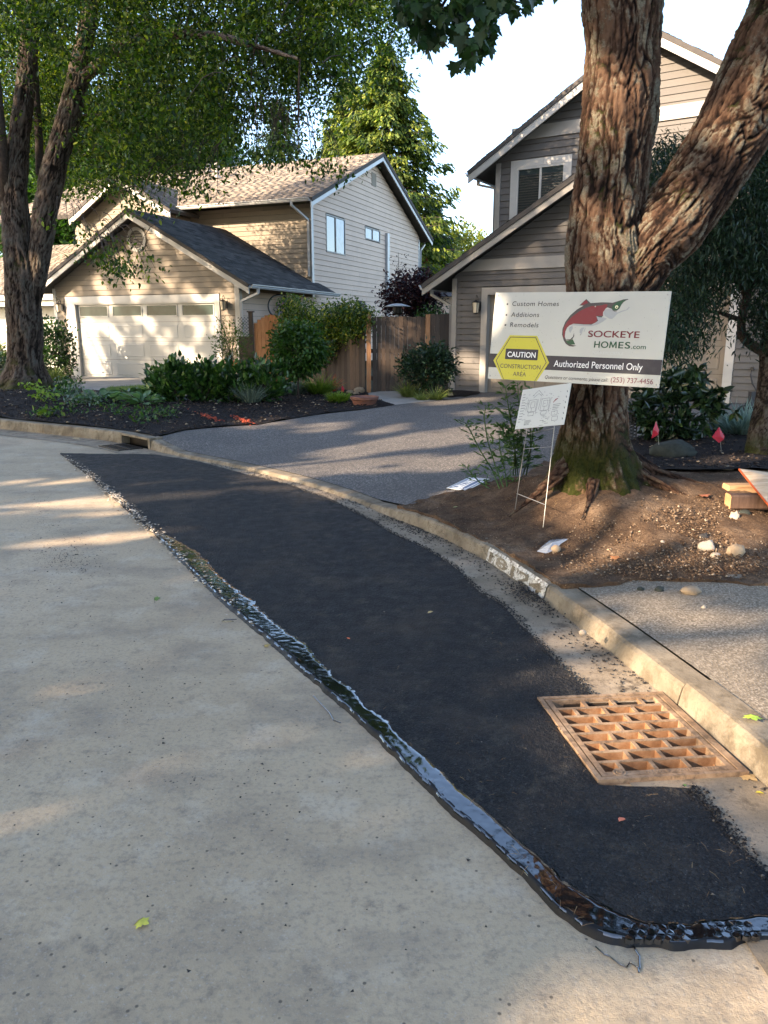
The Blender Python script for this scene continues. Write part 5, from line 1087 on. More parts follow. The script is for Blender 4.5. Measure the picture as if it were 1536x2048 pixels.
board_run(gate, (-3.50, 20.98), (-2.45, 20.70), .2, lambda f: 1.66+.30*math.sin(math.pi*f)**.7, .10, MT['cedarnew'])
mb = MB()
for z in (.5, 1.45): mb.bar((-3.5, 21.01, z), (-2.45, 20.73, z), .03, .09)
mb.build('rail', MT['cedarnew'], gate)
pst = empty('lattice_screen', (-3.7, 21.05, .2), 'dark lattice panel and capped post between garage wall and gate', 'fence')
mb = MB(); mb.box((-3.57, 20.99, 1.1), (.11, .11, 1.85)); mb.box((-3.57, 20.99, 2.04), (.18, .18, .03)); mb.build('post', MT['cedar'], pst)
mb = MB(); mb.box((-3.79, 21.08, .8), (.30, .02, 1.2)); mb.build('panel_board', MT['cedar'], pst)
mb = MB()
for i in range(-6, 8):
    for sg in (1, -1):
        pts = []
        for f in (0, 1): x = -.15+.30*f; z = 1.42+i*.085+sg*x; pts.append((x, z))
        (x0, z0), (x1, z1) = pts
        def cl(x, z): return x, z
        lo, hi = 1.42, 1.90
        # clip to the panel
        def clipseg(x0, z0, x1, z1):
            t0, t1 = 0, 1; dz = z1-z0
            for bnd, s_ in ((lo, 1), (hi, -1)):
                f0, f1 = s_*(z0-bnd), s_*(z1-bnd)
                if f0 < 0 and f1 < 0: return None
                if f0 < 0: t0 = max(t0, f0/(f0-f1))
                if f1 < 0: t1 = min(t1, f0/(f0-f1))
            return (x0+(x1-x0)*t0, z0+dz*t0, x0+(x1-x0)*t1, z0+dz*t1) if t1 > t0+.02 else None
        q = clipseg(x0, z0, x1, z1)
        if q: mb.bar((-3.79+q[0], 21.06+.006*sg, q[1]), (-3.79+q[2], 21.06+.006*sg, q[3]), .008, .022, up=(0, 1, 0))
mb.build('lattice', MT['black'], pst)['kind'] = 'stuff'
vn_ = empty('climbing_vine', (-1.6, 18.9, .2), 'thick green climbing vine spilling over the board fence, tips lit yellow', 'vine')
def vpts(n):
    u = rng.uniform(0, 1, n); v = rng.uniform(0, 1, n)**.8; x = -2.55+2.3*u; y = 20.75-3.45*u
    top = 2.28-.18*u+.10*np.sin(u*9)-.25*smooth01((u-.75)/.25); bot = .9+.35*u+.25*np.sin(u*7+1)
    return np.c_[x-.35*rng.uniform(0, 1, n)*.8, y-.28*rng.uniform(-.2, 1, n), bot+(top-bot)*v]
C, D = clumps(vpts(520), 22, (.10, .10, .09), droop=.5); leaves('leaves', C, D+np.array([-.2, -.8, 0]), .075, 'oval', MT['leaf_vine'], vn_)
cs = np.array([at(px+rng.uniform(-12, 12), 640+rng.uniform(-25, 30), 17.6)[:] for px in rng.uniform(690, 745, 26)]); C, D = clumps(cs, 18, (.08, .08, .07)); leaves('leaves', C, D, .07, 'oval', MT['leaf_vine'], vn_)
mb = MB()
for k in range(8): u = k/8; mb.tube([(-2.4+2.2*u, 20.6-3.3*u, .2), (-2.45+2.2*u, 20.5-3.3*u, 1.2), (-2.3+2.2*u, 20.5-3.3*u, 2.0)], [.02, .015, .008], 5)
mb.build('stem', MT['twig'], vn_)
# ------------------------------------------------------------------ garden shrubs
def px_size(px, Y): return px*Y*CP/FPX
for px, lab in ((345, 'leftmost laurel bush of the low row in front of the garage door'), (408, 'second laurel bush of the row, below the garage door right edge'), (470, 'third laurel bush of the row, in front of the downspout'), (528, 'rightmost laurel bush of the row, beside the round standard shrub')):
    b = gnd(px, 806); c = b+Vector((0, .1, .36)); roundtree('laurel_bush', c, (.46, .38, .34), 95, 13, .115, MT['leaf_laurel'], lab, 'shrub', 'low laurel bushes in the mulch bed', base=b, stem=.02, stems=5, spread=.07, droop=-.7, crown='leaves')
b = gnd(597, 800); roundtree('standard_shrub', b+Vector((0, 0, .98)), (.52, .5, .50), 330, 16, .085, MT['leaf_round'], 'round green ball-headed shrub on a thin stem in the mulch bed', 'shrub', base=b, stem=.022, spread=.07, droop=.9, crown='leaves')
b = gnd(440, 790); roundtree('nandina_shrub', b+Vector((.05, 1.2, .95)), (.42, .35, .62), 120, 10, .075, MT['leaf_hedge'], 'airy light green bamboo-like shrub beside the garage door lantern', 'shrub', base=b+Vector((0, 1.2, 0)), stem=.015, stems=6, spread=.07, crown='leaves', shape='long', wid=1.4, shell=.2)
b = at(101, 745, 21.5); roundtree('side_shrub', (b.x, 21.9, 1.0), (.55, .5, .85), 170, 16, .10, MT['leaf_laurel'], 'dark glossy shrub left of the garage corner board', 'shrub', base=(b.x, 21.9, .2), stem=.03, stems=3, spread=.1, crown='leaves')
roundtree('clipped_hedge', (at(5, 710, 25).x-.8, 25, .75), (1.4, .6, .45), 240, 16, .09, MT['leaf_vine'], 'clipped yellow green hedge at the far left before the entry wing', 'hedge', base=(at(5, 710, 25).x-.8, 25, .15), stem=.03, stems=4, spread=.08, crown='leaves')
roundtree('low_shrub', (at(8, 745, 22).x-.5, 22.5, .55), (1.2, .6, .4), 160, 16, .09, MT['leaf_laurel'], 'dark low shrub under the clipped hedge at the far left', 'shrub', base=(at(8, 745, 22).x-.5, 22.5, .15), stem=.03, stems=3, spread=.08, crown='leaves')
b = gnd(843, 795); roundtree('dark_standard_shrub', b+Vector((.12, -.1, .63)), (.55, .42, .40), 260, 16, .075, MT['leaf_dark'], 'dark feathery shrub on a bare stem before the board fence', 'shrub', base=b, stem=.02, spread=.08, crown='leaves')
roundtree('purple_maple', (at(825, 585, 21).x, 21.2, at(825, 585, 21).z-.1), (.80, .7, .62), 330, 18, .085, MT['leaf_purple'], 'dark purple leaved maple rising behind the board fence', 'tree', base=(at(825, 585, 21).x, 21.2, .1), stem=.06, spread=.11, crown='leaves', shell=.3)
roundtree('green_shrub', (at(870, 620, 20).x, 20.2, 1.75), (.5, .4, .35), 110, 14, .07, MT['leaf_laurel'], 'green shrub top behind the fence under the grey house eave', 'shrub', base=(at(870, 620, 20).x, 20.2, .1), stem=.03, spread=.08, crown='leaves')
mb = MB(); t_ = at(800, 500, 22.5); ts = empty('young_tree', (t_.x, 22.5, .1), 'thin bare-topped sapling against the pale gable wall', 'tree')
mb.tube([(t_.x, 22.5, .1), (t_.x, 22.5, 2.5), (t_.x-.05, 22.5, 3.7)], [.03, .015, .004], 5); mb.build('stem', MT['twig'], ts)
C, D = clumps(np.array([(t_.x+random.uniform(-.25, .2), 22.5, random.uniform(2.3, 3.7)) for _ in range(16)]), 5, .05); leaves('leaves', C, D, .05, 'oval', MT['leaf_purple'], ts)
def tuft(px, py, r, h, n, mat, label, name='grass_tuft', cat='plant', group=None, w=1.0, lean=.55, lift=0, sz=None, base=None):
    b = Vector(base) if base else gnd(px, py); t = empty(name, b, label, cat, group)
    a = rng.uniform(0, 2*np.pi, n); q = rng.uniform(0, 1, n)**.6; C = np.c_[b.x+np.cos(a)*q*r*.35, b.y+np.sin(a)*q*r*.35, np.full(n, b.z)]
    D = np.c_[np.cos(a)*q*lean, np.sin(a)*q*lean, np.ones(n)*.8]+rng.normal(0, .12, (n, 3)); leaves('blades', C, D, h, 'blade', mat, t, wid=w*.5/h*.35+.35, upj=.3); return t
tuft(820, 795, .3, .36, 260, MT['leaf_grass'], 'pale striped grass tuft left of the dark shrub stem', group='striped grass tufts by the fence', lean=1.1); tuft(872, 800, .26, .26, 220, MT['leaf_grass'], 'pale striped grass tuft right of the dark shrub stem', group='striped grass tufts by the fence', lean=1.2); tuft(845, 801, .2, .18, 120, MT['leaf_grass'], 'small pale grass tuft at the dark shrub stem', group='striped grass tufts by the fence', lean=1.2)
tuft(676, 806, .40, .20, 700, MT['leaf_lime'], 'low bright lime green grassy mound beside the brown bowl', lean=.7)
tuft(108, 756, .3, .36, 200, MT['leaf_grass'], 'yellowish grass tuft at the garage corner behind the street tree', lean=1.1, base=(at(108, 752, 21.2).x, 21.2, .2))
tuft(560, 793, .26, .28, 240, MT['leaf_silver'], 'smaller silver grey lavender tuft left of the standard shrub stem', 'lavender_plant', group='lavender tufts', lean=.8); tuft(594, 790, .4, .34, 380, MT['leaf_silver'], 'wider silver grey lavender tuft around the standard shrub stem', 'lavender_plant', group='lavender tufts', lean=.8)
tuft(500, 808, .4, .38, 320, MT['leaf_silver'], 'grey green wispy plant in front of the laurel row', 'wispy_plant', lean=.7)
tuft(640, 790, .5, .42, 380, MT['leaf_lime'], 'yellow green flowering clump between standard shrub and fence', 'flowering_plant', lean=.9); tuft(663, 783, .3, .32, 60, MT['markpaint'], 'rusty orange grass clump in front of the fence foot', 'orange_grass', lean=.8)
tuft(745, 640, .2, .2, 5, MT['leaf_vine'], 'sprig of vine at the fence post top', 'vine_sprig', base=(at(735, 632, 17.2).x, 17.15, 1.85))
def rosette(px, py, r, n, mat, label, name='hosta_plant', group=None, sz=.22, base=None):
    b = gnd(px, py); t = empty(name, b, label, 'plant', group); a = rng.uniform(0, 6.28, n); q = rng.uniform(.1, 1, n)
    C = np.c_[b.x+np.cos(a)*q*r*.6, b.y+np.sin(a)*q*r*.6, b.z+.04+.10*rng.uniform(0, 1, n)]; D = np.c_[np.cos(a), np.sin(a), rng.uniform(-.1, .6, n)]; leaves('leaves', C, D, sz, 'oval', mat, t, upj=.3); return t
rosette(205, 806, .5, 60, MT['leaf_hosta'], 'pale leaved hosta clump left of the lawn strip', group='hosta clumps'); rosette(285, 812, .42, 50, MT['leaf_hosta'], 'pale leaved hosta clump at the lawn corner', group='hosta clumps'); rosette(262, 798, .3, 34, MT['leaf_hosta'], 'small upright hosta behind the other two', group='hosta clumps')
def cover(px0, px1, py0, py1, n, mat, label, name='ground_cover', sz=.09):
    X = rng.uniform(px0, px1, n); Yp = rng.uniform(py0, py1, n); P = np.array([gnd(a, b_)[:] for a, b_ in zip(X, Yp)]); C, D = clumps(P+np.array([0, 0, .07]), 16, (.12, .12, .05), droop=-.4); o = leaves(name, C, D, sz, 'oval', mat, None); tag(o, label, 'plants', kind='stuff')
cover(118, 160, 765, 795, 26, MT['leaf_laurel'], 'dark green ground cover right of the street tree foot'); cover(60, 105, 790, 812, 10, MT['leaf_lime'], 'yellowing fern-like leaves at the street tree foot', 'fern_patch'); cover(80, 250, 812, 836, 20, MT['leaf_round'], 'sparse green seedlings spread over the mulch near the kerb', 'seedlings', .06); cover(150, 200, 795, 812, 26, MT['leaf_silver'], 'grey green ground cover left of the hostas', 'grey_cover', .07); cover(270, 340, 825, 850, 18, MT['leaf_round'], 'flat green creeping plant at the driveway corner', 'creeping_plant', .06)
# ------------------------------------------------------------------ right-hand bed plants
jm = empty('japanese_maple', (at(1522, 880, 8.0).x, 8.0, .3), 'dark feathery leaved maple with twisting stems at the right edge', 'tree')
mb = MB(); YJ = 8.0
J = lambda l, dy=0: [at(x, y, YJ+dy) for x, y in l]
bark_mesh('trunk', [(J([(1522, 905), (1521, 860), (1532, 800), (1540, 740), (1544, 690), (1560, 620), (1552, 560), (1580, 440)]), [.16, .125, .115, .11, .12, .10, .09, .06], 60, 160, .008, .5)], MT['bark_grey'], jm)
mb.tube(J([(1545, 712), (1520, 700), (1500, 688), (1484, 672), (1482, 650), (1486, 625), (1492, 600), (1494, 580)]), [.06, .055, .05, .048, .045, .043, .04, .04], 8)
mb.tube(J([(1494, 590), (1488, 570), (1470, 552), (1455, 535), (1462, 505), (1464, 485), (1445, 470), (1400, 460)]), [.045, .045, .04, .035, .03, .028, .02, .012], 7); mb.tube(J([(1494, 590), (1505, 560), (1520, 540), (1540, 500)]), [.04, .035, .03, .02], 7)
mb.tube(J([(1482, 640), (1440, 625), (1390, 620), (1340, 600)]), [.03, .02, .012, .006], 5); mb.tube(J([(1455, 535), (1400, 530), (1350, 500), (1320, 470)], -.1), [.03, .02, .012, .006], 5); mb.tube(J([(1560, 620), (1500, 520), (1440, 420), (1400, 380)], .2), [.05, .04, .02, .008], 6)
mb.build('limb', MT['twig'], jm, smooth=True)
jp = pxpts([(1300, 470), (1330, 400), (1380, 330), (1430, 290), (1500, 260), (1620, 240), (1620, 660), (1540, 640), (1500, 560), (1440, 570), (1420, 600), (1400, 660), (1370, 700), (1340, 720), (1300, 700), (1300, 640), (1320, 600), (1310, 560), (1290, 520)], 560, 7.0, 9.2)
jq = pxpts([(1280, 240+90), (1330, 290), (1390, 270), (1400, 330), (1330, 380), (1295, 420), (1285, 370)], 36, 7.6, 9.0); jr = pxpts([(1500, 600), (1545, 600), (1545, 690), (1515, 680)], 14, 7.6, 8.2)
C, D = clumps(np.concatenate([jp, jq, jr]), 84, (.14, .14, .08), droop=.9); leaves('crown', C, D, .062, 'long', MT['leaf_dark'], jm, wid=1.1)
b = gnd(1368, 892); rh = roundtree('rhododendron', b+Vector((.02, .35, .42)), (.52, .42, .42), 1, 1, .1, MT['leaf_rhodo'], 'dark glossy rhododendron bush behind the red marker flags', 'shrub', base=b+Vector((0, .3, 0)), stem=.02, stems=6, crown='leaves')
wh = ell(190, b+Vector((.02, .35, .42)), (.56, .42, .44), .55); wh = wh[wh[:, 2] > b.z+.05]; wh = np.r_[wh, [at(1392, 742, 8.0)[:], at(1345, 752, 8.0)[:], at(1440, 785, 8.0)[:], at(1288, 800, 7.9)[:], at(1470, 825, 8.0)[:]]]
wc_ = np.repeat(wh, 13, 0); o_ = wc_-np.array((b+Vector((.02, .35, .15)))[:]); o_ /= np.linalg.norm(o_, axis=1)[:, None]; D = o_*.5+unit(len(wc_))*.85; leaves('leaves', wc_, D, .115, 'long', MT['leaf_rhodo'], rh, wid=1.9)
tuft(1478, 868, .55, .40, 700, MT['leaf_blue'], 'blue green ornamental grass behind the rhododendron', 'blue_grass', lean=1.1, base=gnd(1482, 872))
tuft(1505, 858, .4, .36, 300, MT['leaf_blue'], 'smaller blue green grass clump beside the maple trunk', 'blue_grass', lean=1.1, base=gnd(1507, 866))
rosette(1422, 866, .12, 14, MT['leaf_lime'], 'small bright green seedling in dark mulch near the flag', 'seedling', sz=.07)
def weed(pts, label, nl=26, leaf=.085, group='tall weeds at the driveway edge'):
    base = Vector(pts[0]); t = empty('tall_weed', base, label, 'weed', group); mb = MB(); P = [Vector(p) for p in pts]; mb.tube(P, [.006]*(len(P)-1)+[.003], 5)
    C = []; D = []
    for i in range(nl):
        f = (i+.5)/nl*.92+.08; s = f*(len(P)-1); k = min(int(s), len(P)-2); p = P[k].lerp(P[k+1], s-k); a = i*2.4; d = Vector((math.cos(a), math.sin(a), .35)); L = random.uniform(.03, .13)*(1-f*.4)
        q = p+d*L; mb.tube([p, q], [.003, .0015], 3, cap=False)
        for j in range(4): C.append((p.lerp(q, .4+.2*j))[:]); D.append((d+Vector((random.uniform(-.8, .8), random.uniform(-.8, .8), random.uniform(-.5, .5))))[:])
    mb.build('stem', MT['leaf_weed'], t); leaves('leaves', C, D, leaf*.62, 'long', MT['leaf_weed'], t, wid=1.5)
YW = 6.45
weed([gnd(1000, 980), at(985, 940, YW), at(960, 900, YW), at(940, 860, YW), at(930, 845, YW)], 'leftmost tall weed leaning over the driveway')
weed([gnd(1008, 978), at(990, 930, YW), at(975, 880, YW), at(968, 835, YW), at(972, 810, YW)], 'tall weed with a narrow flower tip left of the small sign')
weed([gnd(1015, 980), at(1010, 940, YW), at(1000, 900, YW), at(998, 870, YW)], 'short leafy weed at the driveway edge', 20)
weed([gnd(990, 985), at(960, 965, YW), at(945, 950, YW), at(935, 935, YW)], 'low weed beside the fallen blue and white sign', 16)
for i, (x0, x1, yt) in enumerate(((1040, 1010, 770), (1050, 1035, 765), (1062, 1060, 775), (1035, 1020, 820), (1055, 1075, 800), (1045, 1000, 850))):
    weed([gnd(x0, 960)+Vector((0, .25, 0)), at((x0*2+x1)/3, 900, 6.7), at((x0+x1*2)/3, (900+yt)/2, 6.7), at(x1, yt, 6.7)], ('leafy weed behind the left edge of the small sign', 'tall weed rising behind the construction sign corner', 'weed between the small sign and the tree trunk', 'weed left of the small sign stake', 'weed touching the mossy trunk', 'spreading weed over the driveway left of the small sign')[i], 34, .10)
# ------------------------------------------------------------------ construction sign
def text(parent, s, u, v, w, h, mat, off=-.0052, name='lettering', bold=.0, shear=0, track=1.0):
    cu = bpy.data.curves.new('txt', 'FONT'); cu.body = s; cu.size = 1; cu.offset = bold; cu.shear = shear; cu.space_character = track
    tmp = bpy.data.objects.new('txt', cu); COL.objects.link(tmp); bpy.context.view_layer.update()
    me = bpy.data.meshes.new_from_object(tmp.evaluated_get(bpy.context.evaluated_depsgraph_get())); bpy.data.objects.remove(tmp); bpy.data.curves.remove(cu)
    n_ = len(me.vertices); co = np.empty(n_*3, np.float32); me.vertices.foreach_get('co', co); co = co.reshape(-1, 3)
    x0, x1 = co[:, 0].min(), co[:, 0].max(); cap = .70
    X = (co[:, 0]-x0)/(x1-x0)*w+u; Z = co[:, 1]/cap*h+v; me.vertices.foreach_set('co', np.c_[X, np.full(n_, off), Z].astype(np.float32).ravel()); me.name = name; me.update()
    o = link(name, me, mat); o.parent = parent; return o
def shape(parent, name, pts, mat, off):
    mb = MB(); vs = [(u, off, v) for u, v in pts]; tris = tessellate_polygon([[Vector((u, v, 0)) for u, v in pts]]); mb.add(vs, [tuple(t) for t in tris]); o = mb.build(name, mat); o.parent = parent; return o
def placed(name, loc, rot, label, cat):
    o = empty(name, (0, 0, 0), label, cat); y, p, r = rot
    o.matrix_world = Matrix.Translation(loc) @ Matrix.Rotation(y, 4, 'Z') @ Matrix.Rotation(p, 4, 'X') @ Matrix.Rotation(r, 4, 'Y'); return o
MT['plan'] = flat('plan_ink', (.11, .12, .125))
sg = placed('construction_sign', (1.29868, 5.34189, 1.46390), (-.56917, -.11307, .01970), 'white construction site sign with red salmon logo and yellow hexagon, fixed to the forked tree', 'sign')
def local(mb, name, mat, parent): o = mb.build(name, mat); o.parent = parent; return o
mb = MB(); mb.box((0, 0, 0), (1.22, .009, .612)); local(mb, 'panel_board', MT['whitepaint'], sg)
mb = MB(); mb.box((.13, .12, .12), (.05, .24, .05)); mb.box((.13, .12, -.15), (.05, .24, .05)); local(mb, 'bracket', MT['timber'], sg)
for u, v in ((.13, .21), (.13, -.235), (-.59, .285), (.59, .285), (-.59, -.285), (.59, -.285)):
    mb = MB(); mb.lathe((u, -.0045, v), [(.0, .004), (.004, .0035), (.0055, 0)], 10, M=Matrix.Rotation(math.pi/2, 3, 'X')); local(mb, 'screw', MT['steel'], sg)
o1, o2, o3, o4, o5 = -.0050, -.0055, -.0060, -.0065, -.0070
shape(sg, 'black_band', [(-.61, -.224), (.61, -.224), (.61, -.1255), (-.61, -.1255)], MT['ink'], o1)
shape(sg, 'yellow_hexagon', [(-.468, .008), (-.261, .008), (-.152, -.174), (-.229, -.3055), (-.495, -.3055), (-.577, -.174)], MT['yellow'], o2)
hexo = [(-.462, -.003), (-.268, -.003), (-.170, -.174), (-.243, -.3055), (-.484, -.3055), (-.558, -.174)]; hc = (-.365, -.165)
inn = [(hc[0]+(u-hc[0])*.968, hc[1]+(v-hc[1])*.968 if v > -.3 else -.3055) for u, v in hexo]
mb = MB()
for i in (0, 1, 2, 4, 5): j = (i+1) % 6; a, b_, c, d = hexo[i], hexo[j], inn[j], inn[i]; mb.add([(p[0], o3, p[1]) for p in (a, b_, c, d)], [(0, 1, 2, 3)])
local(mb, 'hexagon_outline', MT['dgrey'], sg)
shape(sg, 'black_label', [(-.484, -.087), (-.244, -.087), (-.240, -.091), (-.240, -.158), (-.244, -.162), (-.484, -.162), (-.488, -.158), (-.488, -.091)], MT['ink'], o3)
text(sg, 'CAUTION', -.471, -.1445, .214, .037, MT['whitep'], o4, bold=.015); text(sg, 'CONSTRUCTION', -.518, -.2245, .307, .0300, MT['dgrey'], o4, bold=.004); text(sg, 'AREA', -.414, -.2775, .101, .0295, MT['dgrey'], o4, bold=.004)
text(sg, 'Authorized Personnel Only', -.116, -.1985, .607, .044, MT['whitep'], o4, bold=.004)
text(sg, 'Questions or comments, please call:', -.171, -.284, .446, .0235, MT['greyp'] if False else MT['dgrey'], o4, shear=.25); text(sg, '(253) 737-4456', .293, -.284, .276, .034, MT['maroon'], o4)
for s_, u, v, w in (('Custom Homes', -.472, .2125, .346), ('Additions', -.474, .137, .212), ('Remodels', -.473, .066, .214)):
    text(sg, s_, u, v, w, .032, MT['dgrey'], o4, shear=.08, track=1.1); shape(sg, 'bullet', [(-.516, v+.006), (-.504, v+.006), (-.504, v+.018), (-.516, v+.018)], MT['dgrey'], o4)

for du, dv in ((0, 0), (.0028, 0), (.0014, .0014)):
    text(sg, 'SOCKEYE', .102+du, .0085+dv, .341, .042, MT['red'], o4-du*.02-dv*.02, bold=0)
    for s_, u, w in (('H', .152, .036), ('O', .198, .048), ('E', .315, .031), ('S', .358, .033)): text(sg, s_, u+du, -.061+dv, w, .042, MT['green'], o4-du*.02-dv*.02, bold=0)
shape(sg, 'lettering', [(.254, -.061), (.258, -.018), (.267, -.018), (.280, -.045), (.293, -.018), (.302, -.018), (.306, -.061), (.297, -.061), (.2945, -.034), (.283, -.058), (.277, -.058), (.2655, -.034), (.263, -.061)], MT['green'], o4)
text(sg, '.com', .402, -.0615, .094, .030, MT['green'], o4, bold=.01); text(sg, 'SOCKEYCC973LE', .147, -.104, .206, .018, MT['faint'], o4)
FISH = [('body_outline', 'dgrey', [(.343,.258),(.313,.256),(.273,.243),(.243,.234),(.218,.236),(.169,.237),(.095,.232),(.062,.259),(.047,.245),(.018,.216),(.047,.215),(.006,.19),(-.037,.151),(-.068,.105),(-.082,.059),(-.081,.021),(-.065,-.018),(-.046,-.042),(-.02,-.057),(.006,-.059),(.031,-.052),(.005,-.049),(-.021,-.043),(-.044,-.024),(-.059,.007),(-.059,.042),(-.049,.069),(-.029,.088),(-.008,.094),(.065,.09),(.116,.09),(.143,.103),(.169,.124),(.19,.149),(.184,.173),(.196,.194),(.212,.204),(.241,.195),(.253,.181),(.277,.182),(.293,.196),(.303,.221),(.315,.238),(.33,.249),(.345,.254)]),
 ('belly', 'greyp', [(-.029,.088),(-.004,.092),(.033,.089),(.098,.087),(.137,.094),(.159,.115),(.192,.139),(.219,.131),(.192,.109),(.159,.091),(.117,.08),(.067,.079),(.034,.082),(-.01,.084)]),
 ('red_flank', 'red', [(.211,.223),(.208,.206),(.187,.173),(.189,.149),(.144,.149),(.155,.118),(.136,.099),(.098,.093),(.065,.092),(.032,.095),(-.005,.096),(-.034,.083),(-.054,.063),(-.062,.035),(-.06,-.011),(-.071,.007),(-.077,.042),(-.071,.074),(-.055,.105),(-.024,.141),(.026,.179),(.067,.2),(.101,.212),(.137,.214),(.172,.217),(.192,.224)]),
 ('back_fin', 'red', [(.062,.253),(.079,.233),(.05,.221),(.027,.22),(.047,.241)]),
 ('green_head', 'green', [(.33,.253),(.308,.234),(.292,.199),(.277,.185),(.256,.185),(.242,.197),(.245,.214),(.27,.238),(.307,.25)]),
 ('green_tail', 'green', [(-.001,-.009),(.021,-.044),(-.014,-.046),(-.037,-.036),(-.048,-.021),(-.024,-.02)]),
 ('jaw', 'greyp', [(.213,.193),(.241,.193),(.257,.179),(.285,.171),(.311,.184),(.338,.189),(.353,.208),(.361,.206),(.348,.188),(.316,.176),(.286,.164),(.268,.143),(.252,.128),(.231,.131),(.201,.15),(.191,.17),(.196,.187)]),
 ('pectoral_fin', 'greyp', [(.145,.146),(.167,.139),(.195,.139),(.2,.129),(.178,.105),(.159,.118)]),
 ('small_fin', 'greyp', [(-.014,.083),(-.008,.064),(-.023,.032),(-.033,.043),(-.036,.067)]), ('small_fin', 'greyp', [(.073,.072),(.063,.051),(.056,.02),(.041,.037),(.041,.055),(.053,.069)]), ('small_fin', 'greyp', [(.082,.071),(.075,.041),(.069,.043),(.076,.066)]),
 ('tail_line', 'dgrey', [(.003,.035),(-.001,.008),(-.018,-.01),(-.051,-.013),(-.048,-.018),(-.018,-.02),(-.002,-.007),(.008,.012)]), ('mouth_line', 'dgrey', [(.257,.178),(.278,.174),(.278,.177),(.26,.18)])]
for k, (nm, mt, pts) in enumerate(FISH): shape(sg, 'logo_'+nm, pts, MT[mt], o2-.00012*k)
def disc(parent, name, u, v, r, mat, off, n=18): return shape(parent, name, [(u+r*math.cos(2*math.pi*k/n), v+r*math.sin(2*math.pi*k/n)) for k in range(n)], mat, off)
disc(sg, 'logo_eye', .274, .2065, .0105, MT['palep'], -.0080); disc(sg, 'logo_pupil', .275, .2045, .005, MT['green'], -.0082)
mb = MB()      # dirt specks on the face
for k in range(240):
    u = random.uniform(-.6, .6) if k % 3 else random.uniform(-.6, -.2); v = random.uniform(-.3, .3); r = random.choice([.0008, .0012, .0016, .0028 if k % 7 == 0 else .001]); mb.add([(u+r*math.cos(a*1.047), -.0084, v+r*math.sin(a*1.047)) for a in range(6)], [tuple(range(6))])
local(mb, 'dirt_specks', MT['crumbs'], sg)['kind'] = 'stuff'
# ------------------------------------------------------------------ small plan sign on a wire stake
s2 = placed('plan_sign', (1.0995, 5.28400, .99983), (-.87884, -.47382, -.19232), 'small white site plan sign on a wire stake, tilted below the construction sign', 'sign')
mb = MB(); mb.box((0, 0, 0), (.40, .005, .305)); local(mb, 'panel_board', MT['whitepaint'], s2)
mb = MB()
def ln(u0, v0, u1, v1, w=.0026): 
    d = Vector((u1-u0, v1-v0)); n_ = Vector((-d.y, d.x)).normalized()*w/2; mb.add([(u0+n_.x, -.0034, v0+n_.y), (u1+n_.x, -.0034, v1+n_.y), (u1-n_.x, -.0034, v1-n_.y), (u0-n_.x, -.0034, v0-n_.y)], [(0, 1, 2, 3)])
def rect(u0, v0, u1, v1): ln(u0, v0, u1, v0); ln(u1, v0, u1, v1); ln(u1, v1, u0, v1); ln(u0, v1, u0, v0)
for x in (-.085, .02):
    rect(x-.035, -.03, x+.03, .06); rect(x-.018, .0, x+.016, .045); rect(x-.025, -.06, x+.02, -.035); ln(x-.005, .0, x-.005, -.03); ln(x-.05, -.02, x-.045, .07); ln(x+.04, .06, x+.035, -.05)
ln(-.10, .09, -.055, .13); ln(-.055, .13, -.01, .085); ln(-.09, .075, -.05, .105); ln(-.05, .105, -.02, .08)
for i in range(11):
    v = .11-i*.021; ln(-.185, v, -.185+random.uniform(.018, .034), v, .004); 
    if i % 2: ln(-.155, v-.008, -.14, v-.008, .003)
for i in range(5): ln(-.13, -.095-i*.008, -.13+random.uniform(.04, .06), -.095-i*.008, .003)
for i in range(7): u = .0+.02*(i % 3); ln(u, -.07-.012*i, u+.03, -.07-.012*i, .003)
for i in range(4): ln(.085, .005-i*.012, .145-.006*i, .005-i*.012, .0035)
for i in range(6): ln(.178, .10-i*.04, .183, .085-i*.04, .006)
rect(.085, -.075, .13, -.045); rect(.095, -.115, .14, -.085)
for i in range(46): u = random.uniform(-.18, .16); v = random.uniform(-.13, .13); ln(u, v, u+random.uniform(.004, .016), v+random.uniform(-.002, .002), .0025)
local(mb, 'plan_drawing', MT['plan'], s2)['kind'] = 'stuff'
shape(s2, 'logo_mark', [(.082, .024), (.098, .046), (.122, .052), (.108, .040), (.092, .028), (.086, .018)], MT['red'], -.0037)
disc(s2, 'stamp_disc', -.185, -.135, .003, MT['dgrey'], -.0038)
stk = empty('wire_stake', gnd(1058, 1010), 'galvanised H-shaped wire stake holding the small plan sign', 'stake')
ml, mr = s2.matrix_world @ Vector((-.10, .004, -.10)), s2.matrix_world @ Vector((.10, .004, -.10)); fl, fr_ = gnd(1028, 1013), gnd(1087, 1008)
mb = MB(); hl, hr = s2.matrix_world @ Vector((-.13, .004, .05)), s2.matrix_world @ Vector((.11, .004, .05))
tl, tr_ = at(1053, 863, 5.38), at(1109, 850, 5.25); dl, dr = fl.lerp(tl, 0), fr_.lerp(tr_, 0)
mb.tube([fl-Vector((0, 0, .05)), tl, hl], .0028, 6); mb.tube([fr_-Vector((0, 0, .05)), tr_, hr], .0028, 6)
for f in (.26, .80, .97): mb.tube([fl.lerp(tl, f), fr_.lerp(tr_, f)], .0025, 6)
mb.build('wire_frame', MT['steel'], stk)
